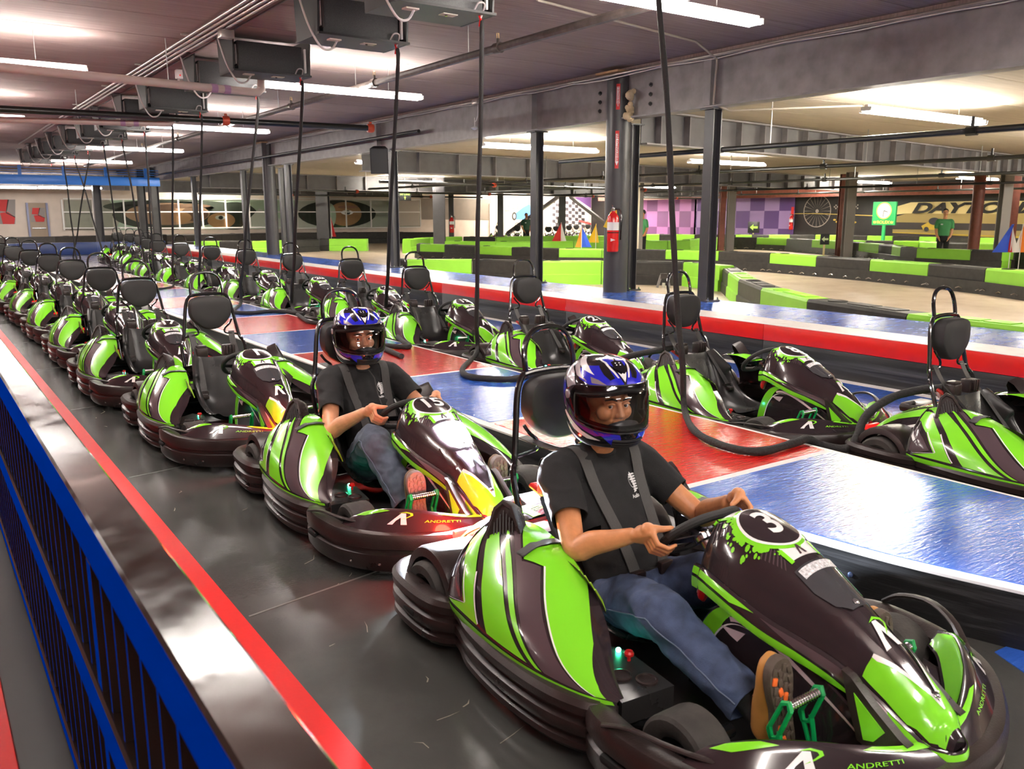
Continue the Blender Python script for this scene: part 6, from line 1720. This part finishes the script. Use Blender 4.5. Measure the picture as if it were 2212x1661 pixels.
p = at_y(1211, 477, 45.5); sign_at(p, .42, .5, 'small black arrow board above the far parked karts', M_SIGNB, [(M_SIGNG, lambda g: arrow_l(g, .16))], post=.6)
# ================================================================ far walls, murals, columns, people
def wall_piece(name, parent, mt, polys, fn, du=99):
    g = MB()
    for p in polys: decal(g, p, fn, du, du)
    o = g.build(name, mt, parent, smooth=0); return o
lay = [0]
def BW(off):
    return lambda a, b: at_y(a, b, 47.5 - off)
def RW(off):
    return lambda a, b: at_x(a, b, 40.0 - off)
P_ = lambda *c: mat('mural_%d_%d_%d' % tuple(int(q * 100) for q in c), c, .6)
def mural(name, layers, W, kind_fn):
    root = None
    for i, (mt, polys) in enumerate(layers):
        o = wall_piece(name if root is None else 'paint', root, mt, polys, W(.02 + .012 * i))
        if root is None: root = o
    return root
def ell(cx, cy, rx, ry, n=26): return circle2(cx, cy, rx, ry, n)
# mural of visored eyes, behind white glazing bars
M_PG = P_(.62, .74, .60); M_DK = P_(.06, .065, .05); M_FL = P_(.55, .32, .21); M_FL2 = P_(.66, .36, .18); M_WHT = P_(.82, .80, .76); M_BRN = P_(.22, .11, .07); M_GRY = P_(.42, .38, .33)
mu = mural('wall_mural', [(M_GRY, [[(137, 431), (240, 430), (245, 498), (140, 498)]]), (M_PG, [[(236, 432), (262, 470), (250, 497), (620, 494), (640, 432), (520, 431), (400, 431)]]),
    (M_DK, [ell(360, 464, 118, 32), ell(372, 446, 150, 14)]), (M_FL, [ell(362, 462, 92, 24)]), (M_BRN, [ell(340, 452, 40, 6), ell(420, 462, 30, 16), ell(395, 445, 60, 5)]), (M_FL2, [ell(392, 470, 22, 12)]),
    (M_DK, [ell(505, 466, 52, 30)]), (M_FL2, [ell(478, 476, 30, 17)]), (M_WHT, [ell(476, 470, 11, 5)]), (M_DK, [ell(477, 470, 5, 4)]),
    (M_WHT, [[(640, 432), (900, 432), (904, 488), (640, 493)], [(520, 492), (560, 450), (600, 470), (640, 492)]]), (M_DK, [ell(728, 462, 84, 30)]), (M_FL2, [ell(745, 462, 36, 26)]), (M_PG, [ell(712, 466, 14, 27)]), (M_WHT, [ell(750, 459, 13, 5)]), (M_DK, [ell(751, 459, 6, 4.5)]),
    (M_BRN, [ell(752, 447, 22, 3)]), (M_GRY, [[(846, 434), (904, 433), (904, 487), (846, 488)]])], BW, None)
tag(mu, 'wide mural of visored eyes on the far wall behind white glazing bars', 'mural')
for i, (x0, x1, n) in enumerate(((136, 335, 3), (336, 640, 6), (641, 908, 5))):
    T = thing('window_%d' % (i + 1), None, None, (0, 0, 0)); T['kind'] = 'structure'
    if 'category' in T: del T['category']
    for k in range(n + 1):
        px = x0 + (x1 - x0) * k / n; t, b = at_y(px, 431, 47.3), at_y(px, 489 + (908 - px) * .011, 47.3)
        m = MB(); m.box(((t.x + b.x) / 2, 47.3, (t.z + b.z) / 2), (.07, .05, t.z - b.z)); m.build('mullion', M_HOUS, T, smooth=0)
    for py in (431, 459, 493):
        a, b = at_y(x0, py, 47.29), at_y(x1, py - (x1 - x0) * .008, 47.29); m = MB(); m.box(((a.x + b.x) / 2, 47.29, (a.z + b.z) / 2), (b.x - a.x, .05, .06)); m.build('transom', M_HOUS, T, smooth=0)
    for k in range(n):
        a, b = at_y(x0 + (x1 - x0) * k / n, 432, 47.31), at_y(x0 + (x1 - x0) * (k + 1) / n, 492, 47.31)
        m = MB(); m.box(((a.x + b.x) / 2, 47.32, (a.z + b.z) / 2), (b.x - a.x - .06, .012, a.z - b.z - .04)); m.build('pane', thin_glass('pane_glass', (.92, .95, .93)) if 'pane_glass' not in bpy.data.materials else bpy.data.materials['pane_glass'], T, smooth=0)
# door with a red and grey panel, red and grey poster
def abstract(name, label, x0, x1, y0, y1, W, parent=None):
    L = lambda q: [(x0 + a * (x1 - x0), y0 + b * (y1 - y0)) for a, b in q]
    o = mural(name, [(P_(.28, .25, .24), [L([(0, 0), (1, 0), (1, 1), (0, 1)])]), (P_(.55, .03, .03), [L([(.1, 0), (.62, 0), (.5, .5), (.05, .45)]), L([(.2, .55), (.6, .5), (1, .72), (.95, 1), (.35, 1)])]), (P_(.03, .02, .02), [L([(.6, 0), (.66, 0), (.54, .52), (1, .70), (1, .74), (.5, .55)])])], W, None)
    if parent is None: tag(o, label, 'poster')
    else: o.parent = parent
    return o
abstract('wall_poster', 'red and grey abstract poster at the left end of the far wall', -8, 33, 431, 484, BW)
D = thing('door_1', None, None, (0, 0, 0)); D['kind'] = 'structure'
if 'category' in D: del D['category']
a, b = at_y(60, 438, 47.42), at_y(106, 520, 47.42)
m = MB(); m.bbox(((a.x + b.x) / 2, 47.46, a.z / 2), (b.x - a.x, .1, a.z), .01); m.build('leaf', mat('khaki_door', (.36, .28, .21), .5), D)
m = MB(); m.box(((a.x + b.x) / 2, 47.38, 1.0), (b.x - a.x - .15, .05, .06)); m.build('push_bar', M_STEEL, D, smooth=0)
for s_, xx in ((0, a.x - .05), (0, b.x + .05)):
    m = MB(); m.box((xx, 47.42, a.z / 2), (.09, .14, a.z)); m.build('jamb', mat('blue_grey_frame', (.25, .27, .42), .5), D, smooth=0)
abstract('glass_panel', '', 67, 97, 449, 479, lambda off: BW(off + .12), D)
# grey part of the back wall and what hangs on it
wall_piece('wainscot_upper', wb, M_TAUPE, [[(911, 428), (1062, 430), (1062, 475), (911, 474)]], BW(.03))
m_ = wall_piece('wall_lettering', None, P_(.22, .20, .19), [[(1090, 455.5), (1094, 452), (1094, 454.5), (1101, 454.5), (1101, 456.5), (1094, 456.5), (1094, 459)]], BW(.04)); tag(m_, 'TRACK 2-3 lettering with an arrow on the far white wall', 'lettering')
g = MB(); cc = at_y(1094, 447, 47.4); decal_text(g, 'TRACK 2-3', .42, lambda a, b: Vector((cc.x + a, 47.42, cc.z + b)), 9, 9); g.build('lettering', P_(.22, .20, .19), m_, smooth=0)
m_ = mural('chequered_mural', [(M_WHT, [[(1192, 428), (1250, 426), (1277, 440), (1277, 492), (1192, 492)]]), (P_(.06, .05, .06), [[(1193 + 14 * i + (7 if j % 2 else 0), 432 + 7 * j + i), (1200 + 14 * i + (7 if j % 2 else 0), 432.5 + 7 * j + i), (1200 + 14 * i + (7 if j % 2 else 0), 439.5 + 7 * j + i), (1193 + 14 * i + (7 if j % 2 else 0), 439 + 7 * j + i)] for j in range(8) for i in range(5)]), (P_(.22, .10, .35), [[(1219, 426), (1277, 426), (1277, 450), (1250, 432)]]), (P_(.32, .30, .33), [[(1245, 436), (1277, 452), (1277, 462), (1256, 447)]]), (P_(.55, .1, .1), [[(1250, 474), (1277, 482), (1277, 486), (1250, 479)]])], BW, None)
tag(m_, 'chequered flag mural with a violet corner on the far wall', 'mural')
m_ = mural('racing_car_mural', [(P_(.08, .22, .62), [[(1112, 462), (1130, 448), (1145, 440), (1148, 475), (1112, 474)]]), (P_(.03, .03, .03), [ell(1111, 467, 5, 9)]), (M_WHT, [ell(1111, 467, 2.5, 5)])], BW, None); tag(m_, 'blue racing car painted on the far white wall', 'mural')
m = MB(); a, b = at_y(1058, 440, 47.4), at_y(1078, 505, 47.4); m.box(((a.x + b.x) / 2, 47.44, a.z / 2), (b.x - a.x, .08, a.z)); o = m.build('door_2', M_CREAM, smooth=0); o['kind'] = 'structure'

# purple chequer wall
def checker(name, c1, c2, sy, sz, oy=0, oz=0):
    m = bpy.data.materials.new(name); m.use_nodes = True; nt = m.node_tree; N = nt.nodes; b = N['Principled BSDF']
    tc = N.new('ShaderNodeTexCoord'); mp = N.new('ShaderNodeMapping'); ck = N.new('ShaderNodeTexChecker')
    mp.inputs['Scale'].default_value = (.01, 1 / sy, 1 / sz); mp.inputs['Location'].default_value = (.123, oy, oz); ck.inputs['Scale'].default_value = 1
    ck.inputs[1].default_value = (*c1, 1); ck.inputs[2].default_value = (*c2, 1); nt.links.new(tc.outputs['Object'], mp.inputs[0]); nt.links.new(mp.outputs[0], ck.inputs[0]); nt.links.new(ck.outputs[0], b.inputs['Base Color']); b.inputs['Roughness'].default_value = .55
    return m
for (p0, p1, lb, c1, c2) in ((1384, 1502, 'magenta and plum chequered wall panel with a door in it', (.40, .15, .44), (.17, .05, .20)), (1502, 1712, 'lilac and violet chequered wall panel', (.34, .22, .50), (.11, .045, .22))):
    a, b = at_x(p0, 423, 39.97), at_x(p1, 520, 39.97); m = MB(); m.box((39.97, (a.y + b.y) / 2, 1.45), (.04, abs(a.y - b.y), 2.9))
    o = m.build('chequer_paint', checker('chequer_' + str(p0), c1, c2, 1.02 if p0 > 1400 else .98, .98, .3, .12), wr, smooth=0); o['label'] = lb
# lettered mural
def ital(g, body, size, c, slant=.35):
    decal_text(g, body, size, lambda a, b: Vector((c.x, c.y - a * 1.12 - b * slant, c.z + b * .60)), 9, 9, 0, .05)
mu = mural('wall_mural', [(P_(.34, .25, .09), [[(1928, 470), (1990, 452), (2212, 450), (2330, 452), (2330, 540), (1928, 528)]]), (P_(.80, .66, .32), [[(1890, 466), (1930, 448), (1968, 437), (2120, 434), (2330, 434), (2330, 462), (2100, 462), (1960, 461), (1930, 464)]]), (P_(.04, .03, .03), [[(1928, 480), (2330, 486), (2330, 500), (1928, 495)], [(1928, 503), (2330, 522), (2330, 545), (1928, 530)]]), (P_(.52, .36, .04), [[(1928, 501), (2330, 515), (2330, 519), (1928, 503)], [(1990, 488), (2005, 480), (2025, 478), (2038, 488), (2035, 497), (1994, 496)]]), (P_(.03, .03, .04), [ell(2001, 495, 5, 5), ell(2018, 478, 12, 8)]), (P_(.55, .4, .1), [[(1712, 461), (1760, 460.5), (1890, 465), (1890, 467), (1760, 462), (1712, 462)]])], RW, None)
tag(mu, 'black and gold DAYTONA mural with a racing car on the right wall', 'mural')
g = MB(); c = at_x(2106, 450, 39.86); ital(g, 'DAYTONA', 1.06, c); g.build('lettering', P_(.012, .010, .010), mu, smooth=0)
# spoked wheel and golden figures painted on the dark wall
g = MB(); c = at_x(1765, 456, 39.93); rad = .85
fw = lambda a, b: Vector((39.93, c.y - a * 1.0, c.z + b)); ring_decal(g, 0, 0, rad * .95, rad, fw, 30)
for k in range(20):
    a = 2 * pi * k / 20; decal(g, [(.1 * cos(a), .1 * sin(a)), (rad * cos(a - .012), rad * sin(a - .012)), (rad * cos(a + .012), rad * sin(a + .012))], fw, 9, 9)
ring_decal(g, 0, 0, .02, .10, fw, 14)
for k in range(16):
    for j in range(3):
        if (k + j) % 2: decal(g, [(1.0 + k * .09, .1 + j * .08), (1.08 + k * .09, .1 + j * .08), (1.08 + k * .09, .17 + j * .08), (1.0 + k * .09, .17 + j * .08)], fw, 9, 9)
o = g.build('wheel_mural', P_(.38, .33, .30), smooth=0); tag(o, 'pale spoked wheel painted on the dark right wall', 'mural')
g = MB()
for k in range(9): decal(g, ell(1.1 + k * .15, -.45 - .12 * sin(k), .09, .05, 8), fw, 9, 9)
g.build('gold_figures', P_(.5, .33, .06), o, smooth=0)
# green clock board on a pole
c = at_x(1911, 461, 37.0); T = thing('clock_sign', 'green ROLEX clock board on a green pole before the right wall', 'clock', (c.x, c.y, 0), -pi / 2)
M_RG = mat('clock_green', (.015, .30, .09), .5); M_GOLD = mat('clock_gold', (.72, .52, .10), .4)
m = MB(); m.bbox((0, 0, c.z), (1.15, .12, 1.05), .01); m.build('board', M_RG, T)
m = MB(); m.box((0, .03, (c.z - .5) / 2), (.14, .08, c.z - .5)); m.build('pole', M_RG, T, smooth=0)
fc = lambda a, b: Vector((a, -.066, c.z + .12 + b)); g = MB(); ring_decal(g, 0, 0, .002, .34, fc, 40); fa = g.build('dial', M_WHITE, T, smooth=0)
g = MB(); f2 = lambda a, b: Vector((a, -.07, c.z + .12 + b)); ring_decal(g, 0, 0, .33, .38, f2, 40); g.build('bezel', M_GOLD, T, smooth=0)
g = MB(); f3 = lambda a, b: Vector((a, -.074, c.z + .12 + b)); decal(g, [(-.015, 0), (.015, 0), (-.02, -.28), (-.05, -.28)], f3, 9, 9); decal(g, [(0, .02), (0, -.02), (.2, -.07), (.2, -.04)], f3, 9, 9)
for k in range(12): a = pi / 6 * k; decal(g, ell(.29 * cos(a), .29 * sin(a), .018, .018, 6), f3, 9, 9)
hn = g.build('hands', M_SIGNB, fa, smooth=0); hn['kind'] = 'stuff'
g = MB(); decal_text(g, 'ROLEX', .19, lambda a, b: Vector((a * 1.05, -.066, c.z - .40 + b)), 9, 9, 0, .004); g.build('lettering', M_GOLD, T, smooth=0)
g = MB()
for s_ in (-1, 1): decal(g, [(s_ * .42 + x, z) for x, z in ((-.06, -.45), (.06, -.45), (.09, -.33), (.03, -.39), (0, -.32), (-.03, -.39), (-.09, -.33))], lambda a, b: Vector((a, -.066, c.z + b)), 9, 9)
cr = g.build('crowns', M_GOLD, T, smooth=0); cr['kind'] = 'stuff'
# columns and beams far off
M_BRNC = mat('oxide_red_steel', (.16, .045, .03), .5, var=.2)
M_GRYC = mat('pale_grey_column', (.26, .24, .23), .5)
M_CRM = mat('cream_column', (.62, .54, .42), .5)
def far_col(px, w_, width, mt, label, z1=3.2, rnd=False):
    d = ray(px, 480); p = EYE + d * (w_ / (d.x * sin(YAW) + d.y * cos(YAW)))
    T = thing('steel_column', label, 'column', (p.x, p.y, 0), -YAW); m = MB()
    if rnd: m.lathe([(width / 2, .0), (width / 2, z1)], 20)
    else:
        w2 = width / 2; m.prism([(-w2, -w2), (w2, -w2), (w2, -w2 * .8), (w2 * .1, -w2 * .8), (w2 * .1, w2 * .8), (w2, w2 * .8), (w2, w2), (-w2, w2), (-w2, w2 * .8), (-w2 * .1, w2 * .8), (-w2 * .1, -w2 * .8), (-w2, -w2 * .8)], 0, z1)
    m.build('shaft', mt, T, smooth=30)
    m = MB(); m.box((0, 0, .02), (width * 1.5, width * 1.5, .04)); m.build('base_plate', mt, T, smooth=0)
far_col(1833, 33, .33, M_GRYC, 'pale grey column left of the green clock board'); far_col(1816, 34.5, .22, M_BRNC, 'oxide red column behind the pale grey column by the clock')
far_col(2108, 29.5, .37, M_BRNC, 'round oxide red column right of the attendant', rnd=True); far_col(2166, 29, .30, M_GRYC, 'pale grey column before the DAYTONA lettering'); far_col(2182, 33, .34, M_BRNC, 'oxide red column behind the pale grey one at the lettering')
far_col(1578, 36, .30, M_GRYC, 'pale grey column before the lilac chequers'); far_col(1559, 40, .26, M_BRNC, 'oxide red column beside the lilac chequers')
far_col(1371, 30, .27, M_CRM, 'cream boxed column behind the round column'); far_col(1384, 30.5, .14, M_GRYC, 'grey post beside the cream boxed column')
far_col(949, 38, .50, M_COLUMN, 'broad dark column past the PIT LANE sign'); far_col(975, 44, .25, M_COLUMN, 'dark post with a small extinguisher at the far wall'); far_col(1081, 44, .30, M_COLUMN, 'dark column by the TRACK lettering')
far_col(699, 41, .55, M_COLUMN, 'dark column in front of the mural eye'); far_col(1214, 45, .35, M_COLUMN, 'dark column where the diagonal braces meet')
d = ray(976, 490); p = EYE + d * (43.6 / (d.x * sin(YAW) + d.y * cos(YAW))); extinguisher((p.x, p.y, .75), -YAW, 'small red extinguisher on the dark post at the far wall', 1.5)
p = at_x(1709, 484, 39.8); extinguisher((39.8, p.y, p.z - .3), -pi / 2, 'red extinguisher on the dark wall right of the purple chequers', 1.5)
m = MB(); p = at_x(1712, 458, 39.9); m.box((39.9, p.y, p.z), (.03, .16, .55)); o = m.build('extinguisher_sign', mat('sign_red', (.62, .02, .02), .4), smooth=0); tag(o, 'red vertical sign above the extinguisher by the purple chequers', 'sign')
m = MB(); m.box((38.6, 26, 2.78), (.3, 38, .5)); o = m.build('oxide_beam', M_BRNC, smooth=0); tag(o, 'oxide red beam running before the right wall', 'beam')
for (p0, p1, lb) in (((1096, 505), (1206, 425), 'long dark diagonal brace rising before the far karts'), ((1232, 425), (1338, 506), 'dark diagonal brace falling toward the round column')):
    a, b = at_y(*p0, 42), at_y(*p1, 42); m = MB(); m.tube([a, b], .14, 4); o = m.build('diagonal_brace', M_COLUMN, smooth=0); tag(o, lb, 'brace')

# ---- people standing far off
def bystander(px, w_, label, shirt, trousers, skin, face, h=1.82, arms=True):
    d = ray(px, 480); p = EYE + d * (w_ / (d.x * sin(YAW) + d.y * cos(YAW))); T = thing('person', label, 'person', (p.x, p.y, 0), -YAW + R(face)); s = h / 1.82
    m = MB()
    face_shape(m, (0, -.01, 1.70), 0, 1.02); limb(m, [(0, .01, 1.42), (0, .005, 1.62)], [.062, .058])
    for sx in (-1, 1):
        limb(m, [(sx * .19, .01, 1.44), (sx * .235, .03, 1.17), (sx * .195, -.05, .95), (sx * .15, -.09, .90)], [.055, .045, .036, .030])
        for k in range(4): straight(m, [(sx * (.16 - .012 * k), -.11, .88), (sx * (.135 - .008 * k), -.13, .82), (sx * (.11 - .006 * k), -.12, .785)], [.014, .010, .008], 7)
        straight(m, [(sx * .15, -.12, .90), (sx * .12, -.14, .86)], [.014, .010], 7)
        limb(m, [(sx * .10, 0, .95), (sx * .11, 0, .5), (sx * .11, .01, .09)], [.08, .06, .045])
    me = fuse(m, .010, 'body', 2); me.materials.append(skin); place('body', me, T)
    m = MB(); rings(m, [ellring((0, .0, z), rx, ry, n=24) for z, rx, ry in ((.92, .175, .12), (1.05, .17, .115), (1.2, .185, .12), (1.36, .205, .115), (1.45, .16, .09), (1.50, .08, .065))])
    for sx in (-1, 1): limb(m, [(sx * .12, .01, 1.43), (sx * .195, .01, 1.42), (sx * .235, .02, 1.25)], [.075, .075, .07])
    me = fuse(m, .014, 'polo_shirt', 3, wrinkle(.008, 9)); me.materials.append(shirt); sh = place('polo_shirt', me, T)
    m = MB(); rings(m, [ellring((0, .0, z), rx, ry, n=20) for z, rx, ry in ((.97, .172, .12), (.88, .178, .125), (.80, .17, .12))])
    for sx in (-1, 1): limb(m, [(sx * .09, 0, .85), (sx * .105, 0, .5), (sx * .11, .01, .07)], [.098, .075, .06])
    me = fuse(m, .014, 'trousers', 3); me.materials.append(trousers); place('trousers', me, T)
    for sx in (-1, 1): m = MB(); m.bbox((sx * .11, -.05, .04), (.09, .27, .08), .03); m.build('shoe', M_TUBE, T)
    m = MB(); m.sphere((0, .02, 1.745), .098, 10, sc=(.9, 1.02, .98)); m.v = [(x, y, z) for x, y, z in m.v]; bm = bmesh.new(); 
    hm = m.mesh('hair', 60); hm.materials.append(M_HAIR); hb = bmesh.new(); hb.from_mesh(hm); bmesh.ops.bisect_plane(hb, geom=hb.verts[:] + hb.edges[:] + hb.faces[:], plane_co=(0, -.03, 1.74), plane_no=(0, -.8, -.6), clear_outer=True); hb.to_mesh(hm); hb.free(); place('hair', hm, T)
    eyes(T, (0, -.01, 1.70), 0, 0, 1.02)
    m = MB(); m.tube([(.05 * cos(a), .0 + .05 * sin(a), 1.485) for a in [2 * pi * i / 14 for i in range(14)]], .012, 6, closed=True); m.build('collar', shirt, sh)
    m = MB(); m.box((-.09, -.128, 1.33), (.07, .01, .035)); m.build('name_badge', M_WHITE, sh, smooth=0)
    T.scale = (s,) * 3
    return T
M_POLO = mat('green_polo', (.07, .30, .115), .8); M_BLKT = mat('black_trousers', (.012, .012, .013), .8)
bystander(2041, 28.6, 'attendant in green polo shirt and black trousers standing behind the barriers', M_POLO, M_BLKT, M_SKIN2, -22)
bystander(1137, 43.2, 'person in dark green shirt before the blue racing car mural', mat('dark_green_shirt', (.03, .09, .05), .8), M_BLKT, M_SKIN, 20, 1.7)
bystander(1388, 31.5, 'person in green shirt half hidden by the cream column', M_POLO, M_BLKT, M_SKIN, -60, 1.8)
